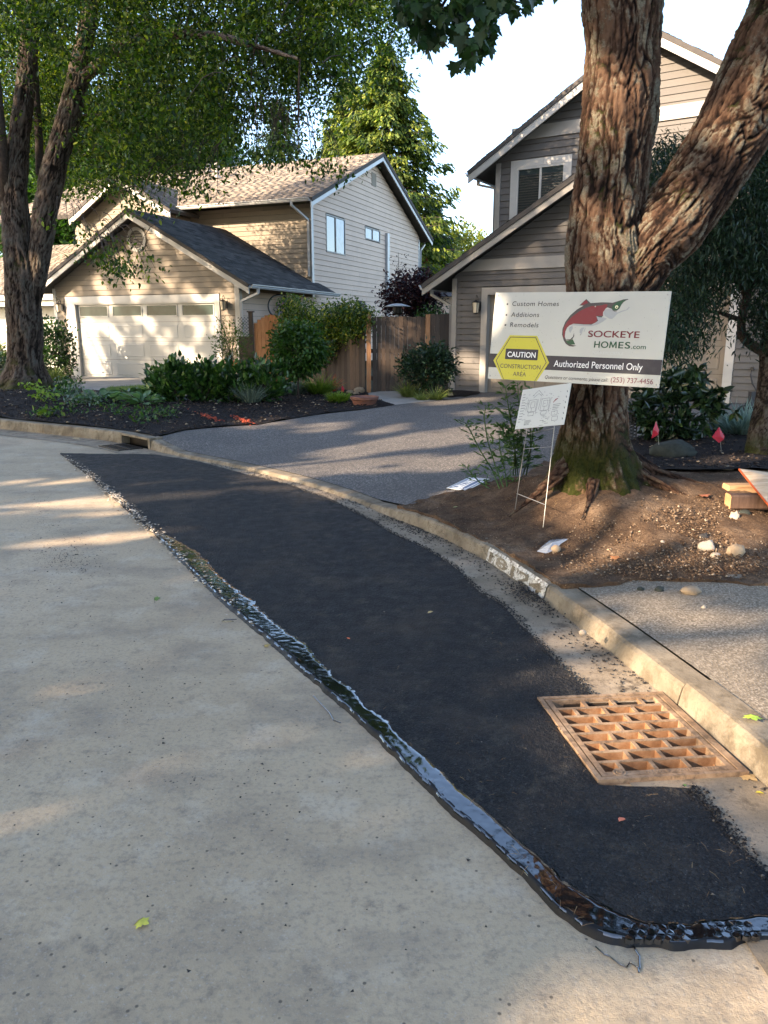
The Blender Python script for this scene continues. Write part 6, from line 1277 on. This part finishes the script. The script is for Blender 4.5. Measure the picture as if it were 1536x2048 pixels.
# ------------------------------------------------------------------ fallen blue and white sign
pc = [gnd(893, 979)+Vector((0, 0, .012)), gnd(934, 986)+Vector((0, 0, .02)), gnd(976, 967)+Vector((0, 0, .045)), gnd(938, 961)+Vector((0, 0, .03))]
fs = empty('fallen_sign', pc[0], 'blue and white yard sign lying flat where the driveway meets the soil', 'sign')
ux, uy = (pc[1]-pc[0]), (pc[3]-pc[0])
def q4(a, b_, o): return pc[0]+ux*a+uy*b_+Vector((0, 0, o))
mb = MB(); mb.hexa([q4(0, 0, 0), q4(1, 0, 0), q4(1, 1, 0), q4(0, 1, 0), q4(0, 0, .004), q4(1, 0, .004), q4(1, 1, .004), q4(0, 1, .004)]); mb.build('panel_board', MT['whitep'], fs)
mb = MB()
for a0, a1, b0, b1 in ((.06, .94, .04, .07), (.06, .94, .93, .96), (.06, .11, .07, .93), (.89, .94, .07, .93), (.62, .80, .12, .88), (.50, .54, .12, .80), (.15, .20, .3, .8), (.28, .46, .30, .36), (.28, .46, .42, .5), (.28, .42, .56, .6), (.2, .4, .12, .2)): mb.add([q4(a0, b0, .005), q4(a1, b0, .005), q4(a1, b1, .005), q4(a0, b1, .005)], [(0, 1, 2, 3)])
mb.build('printed_bars', MT['bluep'], fs)
# ------------------------------------------------------------------ timber, plywood, stones, flags, boxes
def timber(c0, c1, w, h, label, mats, roll=0, name='timber_beam'):
    t = empty(name, c0, label, 'timber'); d = (Vector(c1)-Vector(c0)); d.normalize(); s = d.cross(Vector((0, 0, 1))).normalized(); u = s.cross(d); b = .012
    prof = [(-w/2+b, -h/2), (w/2-b, -h/2), (w/2, -h/2+b), (w/2, h/2-b), (w/2-b, h/2), (-w/2+b, h/2), (-w/2, h/2-b), (-w/2, -h/2+b)]; mb = MB(); n_ = 14; V = []
    for i in range(n_+1):
        p = Vector(c0).lerp(Vector(c1), i/n_)
        for x, z in prof: k = 1+.015*noise.noise((i*.7, x*20, z*20)); V.append(p+s*x*k+u*z*k)
    mb.add(V, [(i*8+k, i*8+(k+1) % 8, (i+1)*8+(k+1) % 8, (i+1)*8+k) for i in range(n_) for k in range(8)]); mb.build('beam_body', mats[0], t)
    mb = MB(); mb.add([V[k]-d*.002 for k in range(8)], [tuple(range(8))[::-1]]); mb.add([V[n_*8+k] for k in range(8)], [tuple(range(8))]); mb.build('sawn_end', mats[1], t); return t
g1 = gnd(1452, 1020); c0 = at(1456, 1002, g1.y+.02); timber(c0, c0+Vector((1.1, -.03, .0)), .105, .105, 'nearer squared timber beam with a pale sawn end under the plywood sheet', (MT['timberdark'], MT['timberend']))
g2 = gnd(1450, 990); c0 = at(1452, 981, g2.y+.10); timber(c0, c0+Vector((1.2, .03, .0)), .12, .10, 'farther rounded timber beam in shade behind the first one', (MT['timber'], MT['timberend']))
pw = empty('plywood_sheet', at(1478, 938, 5.5), 'warped plywood sheet with orange painted edge resting on the beams', 'plywood')
pa, pb, pcq, pd = at(1478, 937, 5.55), at(1545, 1018, 4.95), at(1760, 1010, 4.9), at(1640, 957, 5.7)
mb = MB(); dn = Vector((0, 0, -.012)); mb.hexa([pa+dn, pb+dn, pcq+dn, pd+dn, pa, pb, pcq, pd]); mb.build('panel_board', MT['ply'], pw)
mb = MB(); e_ = Vector((-.004, -.002, 0)); mb.hexa([pa+dn+e_, pb+dn+e_, pb+dn, pa+dn, pa+e_+Vector((0, 0, .001)), pb+e_+Vector((0, 0, .001)), pb+Vector((.004, 0, .001)), pa+Vector((.004, 0, .001))]); mb.build('painted_edge', MT['orangepaint'], pw)
def rock(px, py, w, h, mat, label, cat='stone', name='stone', group=None, dep=None, yoff=0, lift=0, seed=None, rough=.25, base=None):
    b = Vector(base) if base else gnd(px, py); b.y += yoff; r = random.Random(seed or (px*31+py)); W = px_size(w, b.y)/2; Hh = px_size(h, b.y)*.62; Dp = dep or W*.75; V = []; nu, nv = 14, 9; a0 = r.uniform(0, 6); rot = r.uniform(0, .5)
    for i in range(nv+1):
        th = math.pi*i/nv
        for k in range(nu):
            ph = 2*math.pi*k/nu; d = Vector((math.sin(th)*math.cos(ph), math.sin(th)*math.sin(ph), math.cos(th))); f = 1+rough*noise.noise((d.x*1.6+a0, d.y*1.6, d.z*1.6+a0))+rough*.35*noise.noise((d.x*5+a0, d.y*5, d.z*5))
            V.append((b.x+d.x*W*f, b.y+Dp*.6+d.y*Dp*f, b.z+lift+Hh*.72+d.z*Hh*f))
    mb = MB(); mb.add(V, [(i*nu+k, (i+1)*nu+k, (i+1)*nu+(k+1) % nu, i*nu+(k+1) % nu) for i in range(nv) for k in range(nu)])
    o = mb.build(name, mat, smooth=True); tag(o, label, cat, group); return o
T_, P_, K_ = MT['tan_stone'], MT['pale_stone'], MT['dark_stone']
rock(1385, 1191, 46, 17, T_, 'long smooth tan cobble on the pavement edge below the soil bank', seed=1)
rock(1475, 1116, 40, 27, T_, 'round tan stone in the sunlit soil right of the painted rock', seed=2)
o = rock(1414, 1106, 36, 22, P_, 'pale broken concrete lump with blue white paint in the sunlit soil', seed=3, rough=.5)
rock(1408, 1082, 20, 14, MT['crumbs'], 'black tar lump beside the painted concrete lump', 'tar lump', 'tar_lump', seed=4, rough=.6)
rock(1470, 1044, 22, 20, P_, 'angular pale stone under the end of the nearer beam', seed=5, rough=.5); rock(1490, 1035, 30, 14, K_, 'grey stone in the shadow under the beam', seed=51)
rock(1326, 1090, 16, 11, P_, 'small pale pinkish stone left of the painted lump', seed=6); rock(1328, 1073, 9, 6, P_, 'tiny white pebble above the small pinkish stone', seed=61)
rock(1112, 1109, 21, 15, T_, 'tan egg-shaped stone holding down the clear plastic bag', seed=7, rough=.1, lift=.012); rock(1161, 1062, 16, 8, T_, 'small flat tan stone beside the pale root-covered hump', seed=8)
rock(1355, 922, 100, 36, K_, 'large dark green mossy boulder under the red marker flag', 'boulder', 'boulder', seed=9, dep=.18, rough=.35)
rock(1458, 945, 24, 13, MT['tan_stone'], 'small half-buried brown stone in dark mulch near the plywood', seed=10)
rock(1166, 1271, 17, 11, P_, 'small white plastic-like pebble lying in the gutter', seed=11, rough=.05); rock(1408, 1219, 10, 8, P_, 'tiny white pebble on the pavement', seed=12)
for i, (x, y, w, h, l) in enumerate(((718, 787, 22, 12, 'larger rounded stone at the foot of the fence post'), (700, 789, 16, 8, 'flat stone left of the larger fence stone'), (712, 791, 14, 7, 'small stone in front of the larger fence stone'), (899, 794, 16, 8, 'stone at the foot of the grey corner board'))): rock(x, y, w, h, T_, l, seed=20+i)
rock(1235, 1070, 12, 7, T_, 'small stone in sunlit soil below the trunk', seed=31); rock(1432, 1118, 22, 12, P_, 'flat pale stone under the painted lump', seed=33); rock(1350, 1100, 14, 9, P_, 'small pale chip of stone in mid soil', seed=34); rock(1320, 1185, 20, 12, K_, 'grey stone half under the soil bank edge', seed=35); rock(1282, 1183, 16, 9, K_, 'smaller grey stone at the soil bank edge', seed=36); rock(1220, 1106, 14, 9, T_, 'tan stone right of the plastic bag', seed=37); rock(1198, 1112, 12, 7, T_, 'flat tan stone beside the plastic bag', seed=38)
bg_ = [(1073, 1112), (1085, 1100), (1098, 1090), (1118, 1086), (1138, 1084), (1122, 1096), (1108, 1108), (1092, 1116)]
mb = MB(); bp_ = [gnd(x, y)+Vector((0, 0, .02+.015*random.random())) for x, y in bg_]; cn = sum(bp_, Vector())/8+Vector((0, 0, .02)); mb.add(bp_+[cn, bp_[0].lerp(cn, .5)+Vector((0, 0, .01))], [(i, (i+1) % 8, 8) for i in range(8)])
tag(mb.build('plastic_bag', MT['bag']), 'clear crumpled plastic bag under a tan stone on the soil', 'bag')
def flag(bx, by, pts, label, Yd=None):
    b = gnd(bx, by); Yf = b.y; t = empty('marker_flag', b, label, 'flag', 'red utility marker flags'); P = [at(x, y, Yf-.02*i) for i, (x, y) in enumerate(pts)]; mb = MB(); top = at(pts[0][0]+1, pts[0][1], Yf); mb.tube([b-Vector((0, 0, .03)), top], .0022, 5); mb.build('wire', MT['steel'], t)
    mb = MB(); c = sum(P, Vector())/len(P)+Vector((0, -.02, 0)); mb.add(P+[c], [(i, (i+1) % len(P), len(P)) for i in range(len(P))]); mb.build('cloth', MT['redflag'], t)
flag(1322, 922, [(1312, 842), (1318, 860), (1317, 869), (1303, 877), (1306, 860)], 'narrow folded red marker flag left of the rhododendron centre'); flag(1444, 912, [(1438, 854), (1449, 872), (1448, 878), (1438, 886), (1424, 874)], 'wider diamond red marker flag at the right of the rhododendron')
flag(684, 790, [(684, 770), (689, 778), (687, 784), (682, 784)], 'tiny red marker flag in the mulch before the fence stones')
pb_ = gnd(1258, 886); ll = empty('path_light', pb_, 'black perforated square bollard light behind the tree foot', 'path light'); W_ = px_size(22, pb_.y); H_ = px_size(64, pb_.y)
mb = MB()
for sx in (-1, 1):
    for sy in (-1, 1): mb.box((pb_.x+sx*W_*.45, pb_.y+sy*W_*.45, pb_.z+H_/2), (W_*.12, W_*.12, H_))
mb.box((pb_.x, pb_.y, pb_.z+H_), (W_, W_, .015)); mb.box((pb_.x, pb_.y, pb_.z+.03), (W_, W_, .06)); mb.build('frame', MT['utilblack'], ll)
mb = MB()
for k in range(7):
    z = pb_.z+.07+(H_-.1)*k/7; h = (H_-.1)/7
    for sy in (-1, 1): mb.bar((pb_.x-W_*.4, pb_.y+sy*W_*.46, z), (pb_.x+W_*.4, pb_.y+sy*W_*.46, z+h), .006, .010); mb.bar((pb_.x+W_*.4, pb_.y+sy*W_*.46, z), (pb_.x-W_*.4, pb_.y+sy*W_*.46, z+h), .006, .010); mb.bar((pb_.x-W_*.4, pb_.y+sy*W_*.46, z), (pb_.x+W_*.4, pb_.y+sy*W_*.46, z), .006, .010)
mb.build('lattice', MT['utilblack'], ll)['kind'] = 'stuff'
ub = at(1508, 802, 13.4); mb = MB(); mb.box((ub.x, 13.4, .36), (.17, .12, .26)); tag(mb.build('meter_box', MT['utilblack']), 'small dark box low on the grey wall beside the maple trunk', 'box')
# brown bowl planter
bb = gnd(729, 811); mb = MB(); W_ = px_size(28, bb.y); mb.lathe(bb, [(W_*.72, -.01), (W_*.80, .02), (W_*.93, .10), (W_*1.03, .12), (W_*1.05, .165), (W_*.97, .17), (W_*.93, .13), (0, .12)], 32)
o = mb.build('bowl_planter', MT['terracotta'], smooth=False); tag(o, 'wide low reddish brown bowl on the mulch tip by the walk', 'planter')
# wooden-looking owl figure shape is left plain: a small stone lantern ornament before the fence
ob = at(838, 700, 17.0); mb = MB(); mb.lathe((ob.x, 16.95, ob.z-.35), [(.0, 0), (.09, .02), (.115, .12), (.105, .24), (.06, .30), (.075, .36), (.05, .44), (0, .46)], 16); tag(mb.build('garden_ornament', MT['tan_stone'], smooth=True), 'tan rounded ornament hung on the fence above the dark shrub', 'ornament')
mb = MB(); mb.lathe(at(473, 727, 19.5)-Vector((0, 0, .12)), [(0, 0), (.10, .03), (.13, .11), (.08, .19), (0, .21)], 14); tag(mb.build('orange_ball', MT['orangepaint'], smooth=True), 'small orange ball ornament behind the laurel row near the downspout', 'ornament')
# patio heater behind the fence
hp = at(795, 612, 19.2); ht = empty('patio_heater', (hp.x, 19.2, .1), 'patio heater with wide pale metal disc above the fence', 'heater')
mb = MB(); mb.lathe((hp.x, 19.2, hp.z), [(0, .06), (.10, .055), (.20, .03), (.32, -.01), (.32, -.018), (.18, .01), (0, .03)], 28); mb.build('reflector_disc', MT['gutterpaint'], ht, smooth=True)
mb = MB(); mb.lathe((hp.x, 19.2, hp.z), [(.0, .02), (.11, .0), (.10, -.16), (.07, -.2), (0, -.2)], 16); mb.build('burner', MT['black'], ht)
mb = MB(); mb.tube([(hp.x, 19.2, .1), (hp.x, 19.2, hp.z-.18)], .03, 8); mb.lathe((hp.x, 19.2, .1), [(.22, 0), (.22, .5), (.0, .55)], 14); mb.build('pole', MT['steel'], ht)
# bicycle hung on the garage side wall
bw = Wall(OG2, BL, AL, None); bcx = .0
wc = at(557, 613, 0.0001+22.0); dbl = plane_b = None
def wallpt(px, py, off):
    d = ray(px, py); O = OG2+AL*off; t = (O.x*AL.x+O.y*AL.y)/(d.x*AL.x+d.y*AL.y); p = Vector((d.x*t, d.y*t)); return (p-O).dot(BL), CH+d.z*t
ub_, uz_ = wallpt(557, 613, .32); bk = empty('bicycle', bw.P(ub_, uz_-.5, .3), 'pale blue bicycle hung by its wheel on the garage side wall, pink bag beside it', 'bicycle')
ax = (BL*.75+AL*.66).normalized(); ax3 = Vector((ax.x, ax.y, 0)); nz_ = Vector((-ax.y, ax.x, 0)); Zv = Vector((0, 0, 1)); Cw = bw.P(ub_, uz_, .34)
def wheel(c, nm='wheel'):
    m = MB(); m.tube([c+ax3*math.cos(a*math.pi/16)*.33+Zv*math.sin(a*math.pi/16)*.33 for a in range(33)], .020, 6, cap=False); w_ = m.build(nm, MT['utilblack'], bk, smooth=True)
    m = MB(); m.tube([c+ax3*math.cos(a*math.pi/16)*.305+Zv*math.sin(a*math.pi/16)*.305 for a in range(33)], .009, 5, cap=False); m.build('rim', MT['steel'], w_)
    m = MB()
    for k in range(20): a = k*math.pi/10; m.tube([c, c+ax3*math.cos(a)*.3+Zv*math.sin(a)*.3], .0015, 3, cap=False)
    m.build('spoke', MT['steel'], w_)
wheel(Cw); C2w = Cw+Vector((0, 0, -1.02))+ax3*.05; wheel(C2w)
m = MB(); fm = plain('pale_blue_frame', (.22, .42, .50), .4); bbk = Cw+Zv*-.45+ax3*-.02; m.tube([Cw+nz_*.05, bbk+Zv*.02+nz_*.02, bbk], .014, 6); m.tube([Cw-nz_*.05, bbk], .012, 6); m.tube([bbk, C2w+Zv*.5+ax3*.15], .016, 6); m.tube([Cw+Zv*-.05, Cw+ax3*.25+Zv*-.55], .010, 6); m.tube([C2w+Zv*.5+ax3*.15, C2w], .014, 6); m.tube([bbk, Cw+ax3*.25+Zv*-.55, C2w+Zv*.5+ax3*.2], .014, 6); m.build('frame', fm, bk)
m = MB(); m.box(Cw+ax3*.32+Zv*-.5, (.12, .2, .06)); m.build('saddle', MT['utilblack'], bk); m = MB(); m.tube([C2w+Zv*.55-nz_*.28+ax3*.2, C2w+Zv*.52+ax3*.22, C2w+Zv*.55+nz_*.28+ax3*.2], .012, 6); m.build('handlebar', MT['black'], bk)
pkb, pkz = wallpt(571, 620, .25); pm = plain('pink_bag', (.52, .22, .42), .6)
m = MB(); q = bw.P(pkb, pkz, .2); Mr = Matrix.Rotation(-.5, 3, 'Y'); m.box(q, (.28, .2, .46), Mr); m.box(q+Vector((.02, -.02, .10)), (.20, .24, .06), Mr); tag(m.build('pink_bag', pm), 'pink bag hanging on the wall beside the bicycle', 'bag')
text_parent = pl
# house number, kerb number
def walltext(w, s, u, z, wd, h, mat, off, parent, name='lettering', bold=.02):
    e = bpy.data.objects.new('t', None); o = text(None, s, 0, 0, wd, h, mat, 0, name, bold); o.parent = parent
    M = Matrix(((w.A.x, -w.N.x, 0, 0), (w.A.y, -w.N.y, 0, 0), (0, 0, 1, 0), (0, 0, 0, 1))); p = w.P(u, z, off); M.translation = p; o.data.transform(M)
    bpy.data.objects.remove(e); return o
walltext(w1, '6911', -.57, 1.55, .19, .11, MT['ink'], .047, pl)
ks = KS[kidx(.80, 4.52)]; p_, t_, n_ = kfr(ks)
seg = min([o for o in bpy.data.objects if o.name.startswith('kerb_segment')], key=lambda o: min((Vector(v.co[:2])-Vector(p_[:2])).length for v in o.data.vertices))
pk = plain('worn_white_paint', (.50, .48, .42), .8, sc=40, var=.35)
nmw = NM('worn_stencil_paint'); MT['stencil'] = nmw.out(nmw.ramp(nmw.noise(45, 4), [(.35, (.30, .28, .24)), (.6, (.60, .58, .52))]), .85, alpha=nmw.ramp(nmw.noise(38, 5, .75, sx=(1, 1, 1.2)), [(.40, 0), (.47, 1)]))
class KW:      # the kerb face as a wall
    pass
kw = KW(); tg = t_.normalized(); kw.A = Vector((tg.x, tg.y)); kw.N = Vector((-n_.x, -n_.y)); kw.O = Vector((p_.x, p_.y)); kw.P = lambda u, z, off=0: Vector(((kw.O+kw.A*u+kw.N*off).x, (kw.O+kw.A*u+kw.N*off).y, z))
mb = MB()
s_a = KS[kidx(.70, 4.84)]; s_b = KS[kidx(.915, 4.13)]; n2 = 18
V = []
for i in range(n2+1):
    P0, _, N0 = kfr(s_a+(s_b-s_a)*i/n2)
    for off, z in ((-.0035, .012), (.0072, .052), (.0145, .082), (.027, .0995)): V.append((P0.x+N0.x*off, P0.y+N0.y*off, z+.0008))
mb.add(V, [(i*4+j, (i+1)*4+j, (i+1)*4+j+1, i*4+j+1) for i in range(n2) for j in range(3)]); mb.build('painted_patch', MT['stencil'], seg)
# dark digits of the worn number
Ld = (s_b-s_a); o = text(None, '18124', .03, .018, Ld-.07, .062, MT['kerb'], 0, 'lettering', .02)
me = o.data; co = np.empty(len(me.vertices)*3, np.float32); me.vertices.foreach_get('co', co); co = co.reshape(-1, 3); out_ = []
for x, _, z in co:
    P0, _, N0 = kfr(s_a+float(x)); off = -.0035+(float(z)-.012)*.25-.0012; out_.append((P0.x+N0.x*off, P0.y+N0.y*off, float(z)))
me.vertices.foreach_set('co', np.array(out_, np.float32).ravel()); o.parent = seg
# ------------------------------------------------------------------ fallen leaves one can count
for x, y, s_, c, lab, sh in ((308, 1193, .055, (.10, .17, .03), 'green fallen leaf on the grey road, upper left', 'maple'), (276, 1832, .024, (.55, .50, .06), 'small yellow fallen leaf on the lower road', 'maple'), (528, 1286, .035, (.35, .25, .07), 'curled tan leaf on the road beside the tar line', 'maple'), (700, 1281, .028, (.70, .16, .06), 'small orange red leaf in the middle of the asphalt', 'oval'), (1248, 1640, .045, (.75, .20, .10), 'orange red leaf on the asphalt below the drain', 'oval'), (855, 1229, .03, (.45, .34, .15), 'small tan leaf in the middle of the dark asphalt', 'oval'), (1500, 1443, .035, (.35, .50, .05), 'bright yellow green leaf behind the kerb', 'maple'), (1530, 1580, .04, (.62, .52, .05), 'yellow leaf in the gutter at the right edge', 'oval'), (1368, 1572, .022, (.12, .22, .04), 'tiny green leaf at the drain corner', 'oval'), (1488, 1540, .04, (.40, .27, .12), 'curled brown leaf against the kerb by the drain', 'maple'), (1455, 1478, .02, (.6, .2, .1), 'tiny reddish leaf on the kerb top', 'oval'), (1240, 1066, .05, (.30, .13, .05), 'rusty leaf on the soil below the tree', 'maple'), (1395, 998, .07, (.28, .10, .05), 'red brown curled leaf on the soil', 'maple'), (905, 1022, .05, (.35, .42, .16), 'pale green long leaf on dark soil near the kerb', 'long'), (160, 878, .16, (.40, .30, .17), 'tan curled leaf litter piece at the far kerb foot', 'oval')):
    g = gnd(x, y); z = H1(g.x, g.y) if ksd([g.x], [g.y])[0][0] > 0 else .0
    if ksd([g.x], [g.y])[0][0] <= 0: d = ray(x, y); t = (.02-CH)/d.z; g = Vector((d.x*t, d.y*t, .012)); g.z = .028 if inpoly(np.array([g.x]), np.array([g.y]), patch)[0] else .008
    else: g.z += .03
    m_ = plain('leaf_'+str(x), c, .6, sc=60, var=.25); o = leaves('fallen_leaf', [g[:]], [(math.cos(x), math.sin(x), .15)], s_*1.15, sh, m_, None, kind=None, upj=.15, wid=1.2 if sh != 'long' else 2); tag(o, lab, 'leaf', 'fallen leaves on the ground')
# ------------------------------------------------------------------ loose small stuff
def bits(name, P, size, mat, label, cat='debris', flat=.5):
    P = np.asarray(P, float); n_ = len(P); S = np.broadcast_to(size, (n_,))*rng.uniform(.5, 1.5, n_); T = np.array([(1, 0, 0), (-.4, .9, 0), (-.6, -.8, 0), (.1, .1, flat), (.0, .0, -flat*.4)]); Fx = np.array([(0, 1, 3), (1, 2, 3), (2, 0, 3), (1, 0, 4), (2, 1, 4), (0, 2, 4)]); a = rng.uniform(0, 6.28, n_); ca, sa = np.cos(a), np.sin(a)
    el = rng.uniform(.5, 1.6, n_); X = T[None, :, 0]*el[:, None]*ca[:, None]-T[None, :, 1]*sa[:, None]; Yv = T[None, :, 0]*el[:, None]*sa[:, None]+T[None, :, 1]*ca[:, None]; V = np.stack([X, Yv, np.broadcast_to(T[None, :, 2], X.shape)+rng.normal(0, .12, X.shape)], -1)*S[:, None, None]+P[:, None]
    o = npmesh(name, V.reshape(-1, 3), (Fx[None]+(np.arange(n_)*5)[:, None, None]).reshape(-1, 3), mat); tag(o, label, cat, kind='stuff'); return o
def onpoly(poly, n, zf): 
    P = np.array(poly); X = rng.uniform(P[:, 0].min(), P[:, 0].max(), n*3); Y = rng.uniform(P[:, 1].min(), P[:, 1].max(), n*3); m = inpoly(X, Y, poly); X, Y = X[m][:n], Y[m][:n]; return np.c_[X, Y, zf(X, Y)]
ms = [p for p in onpoly([(0, 6.0), (.9, 4.1), (2.8, 4.0), (3.4, 6.8), (1, 7.4)], 4800, lambda x, y: H(x, y)+.022)]
bits('soil_crumbs', ms, .0045, MT['rubble'], 'crumbs of soil and fine gravel over the brown bank')
rb = np.r_[rng.normal((2.05, 4.75), (.55, .22), (2400, 2)), rng.normal((1.75, 4.3), (.4, .12), (1100, 2)), rng.normal((2.55, 5.05), (.3, .15), (600, 2)), rng.normal((1.55, 5.0), (.12, .12), (160, 2))]
rb = rb[(ksd(rb[:, 0], rb[:, 1])[0] > .2) & (rb[:, 1] > 4.08)]; bits('rubble', np.c_[rb, H(rb[:, 0], rb[:, 1])+.024], .008, MT['rubble'], 'stone chips and rubble in the sunlit soil', flat=.8)
mc = onpoly(bed, 9000, lambda x, y: H(x, y)+.035); mc = mc[mc[:, 1] < 17]; bits('mulch_chips', mc, .024, MT['chips'], 'bark chips covering the dark mulch bed')
mc = onpoly(mul2, 3500, lambda x, y: H(x, y)+.06); bits('mulch_chips', mc, .018, MT['chips'], 'bark chips covering the dark mulch behind the tree')
cr = []
for x, y, sx, sy, n_ in ((140, 1105, 45, 30, 260), (130, 1120, 30, 12, 220), (60, 980, 20, 25, 50), (90, 1050, 14, 8, 40), (90, 1010, 10, 10, 36), (220, 1360, 60, 50, 90), (290, 1340, 25, 40, 90), (300, 1400, 30, 20, 60), (380, 1470, 60, 60, 60), (150, 1480, 130, 90, 110), (450, 1560, 150, 100, 90), (250, 1700, 200, 160, 110), (480, 1540, 60, 30, 60), (700, 1800, 200, 120, 50), (100, 1300, 100, 80, 110), (60, 1180, 60, 60, 70)):
    for _ in range(int(n_*(.6 if y > 1300 else 1))):
        px, py = random.gauss(x, sx), random.gauss(y, sy)
        if py < 900: continue
        d = ray(px, py); t = (.006-CH)/d.z; cr.append((d.x*t, d.y*t, .006))
bits('dark_crumbs', cr, np.array([(.0018 if q_[1] < 4 else .003)+.0035*random.random()**4 for q_ in cr]), MT['crumbs'], 'scattered dark asphalt crumbs on the old grey road', flat=.6)
gc = []
for _ in range(1500):
    s = random.uniform(KS[kidx(-2, 8.8)], KS[kidx(1.3, 2.3)]); P0, _, N0 = kfr(s); o = -abs(random.gauss(0, .09))-.01; dens = .35+.65*(noise.noise((s*2.5, 0, 0)) > 0)
    if random.random() < dens: q = P0+N0*o; gc.append((q.x, q.y, .008))
gc = [p for p in gc if not (2.28 < p[1] < 2.95)]
for _ in range(420): P0, _, N0 = kfr(KS[kidx(.90, 4.2)]+random.gauss(0, .13)); q = P0-N0*(abs(random.gauss(.05, .05))+.01); gc.append((q.x, q.y, .01+.02*random.random()))
for _ in range(240): P0, _, N0 = kfr(KS[kidx(.30, 5.7)]+random.gauss(0, .25)); q = P0-N0*abs(random.gauss(.05, .06)); gc.append((q.x, q.y, .01))
bits('gutter_crumbs', gc, .006, MT['crumbs'], 'dark crumbs gathered along the foot of the kerb', flat=.8)
A2 = rs(seam[:12], 700); ch_ = []
for _ in range(950):
    i = int(random.triangular(0, 699, 330)); p = A2[i]; ch_.append((p[0]+random.gauss(.015, .035), p[1]+random.gauss(.0, .03), .024))
bits('leaf_litter', ch_, .011, MT['palechips'], 'pale leaf flakes and chips caught along the patch edge', flat=.35)
nd_ = []
for _ in range(900):
    px, py = (random.uniform(300, 1500), random.uniform(930, 1850)); d = ray(px, py); t = (.022-CH)/d.z; x, y = d.x*t, d.y*t
    if noise.noise((x*2.2, y*2.2, 0))+.35*random.random() > .12 and inpoly(np.array([x]), np.array([y]), patch)[0]: nd_.append((x, y, .027))
nd_ = np.array(nd_); D = np.c_[rng.normal(0, 1, (len(nd_), 2)), np.zeros(len(nd_))]; o = leaves('fir_needles', nd_, D, .032, 'blade', MT['needles'], None, upj=.1, wid=.7); tag(o, 'brown fir needles strewn over the fresh asphalt', 'needles', kind='stuff')
nd_ = onpoly([(.2, 5.9), (1.1, 4.15), (2.7, 4.0), (3.2, 6.2), (1, 6.8)], 1100, lambda x, y: H(x, y)+.03); D = np.c_[rng.normal(0, 1, (len(nd_), 2)), rng.normal(0, .15, len(nd_))]; o = leaves('dry_straw', nd_, D, .06, 'blade', MT['needles'], None, upj=.1, wid=.45); tag(o, 'dry needles and rootlets on the brown soil', 'needles', kind='stuff')
# orange marking paint on the mulch
for x, y, w, lab in ((418, 840, 22, 'orange marking paint streak on the mulch, left one of two'), (487, 846, 22, 'orange marking paint streak on the mulch, right one of two')):
    P = []
    for _ in range(110): dx_ = random.gauss(0, w*.5); g = gnd(x+dx_, y+random.gauss(0, 2.2)+.35*dx_); P.append((g.x, g.y, g.z+.05))
    bits('paint_mark', P, .020, MT['markpaint'], lab, 'paint mark', flat=.25)
gp = onpoly(patch, 15000, lambda x, y: np.full(len(x), .0175)); kk = rng.uniform(0, 1, len(gp)) < np.clip(1.6/np.maximum(1.6, gp[:, 1])**1.15*1.2, 0, 1); gp = gp[kk]
bits('asphalt_grit', gp, rng.uniform(.0018, .0042, len(gp)), MT['grit'], 'loose stone grit in the surface of the fresh asphalt', flat=.7)
ed = []
pe = rs([(1.085, 1.7), (1.06, 1.93), (1.05, 2.12), (1.03, 2.275)], 160); pe2 = rs([(.88, 2.93), (.81, 3.24), (.74, 3.62), (.67, 4.02), (.57, 4.25), (.45, 4.77), (.30, 5.16), (.06, 5.6), (-.17, 6.13), (-.52, 6.82), (-.93, 7.43), (-1.44, 8.02)], 900)
for q_ in list(pe)*4+list(pe2)*3: ed.append((q_[0]+random.gauss(.008, .016), q_[1]+random.gauss(0, .01), .008+.006*random.random()))
bits('edge_crumbs', ed, .0048, MT['grit'], 'crumbled asphalt along the gutter side of the patch', flat=.8)
# lawn blades
lp_ = onpoly(lawn, 2600, lambda x, y: H(x, y)+.015); o = leaves('grass', lp_, np.c_[rng.normal(0, .3, (len(lp_), 2)), np.ones(len(lp_))], .06, 'blade', MT['leaf_lime'], None); tag(o, 'bright green lawn strip behind the mulch bed', 'grass', kind='stuff')
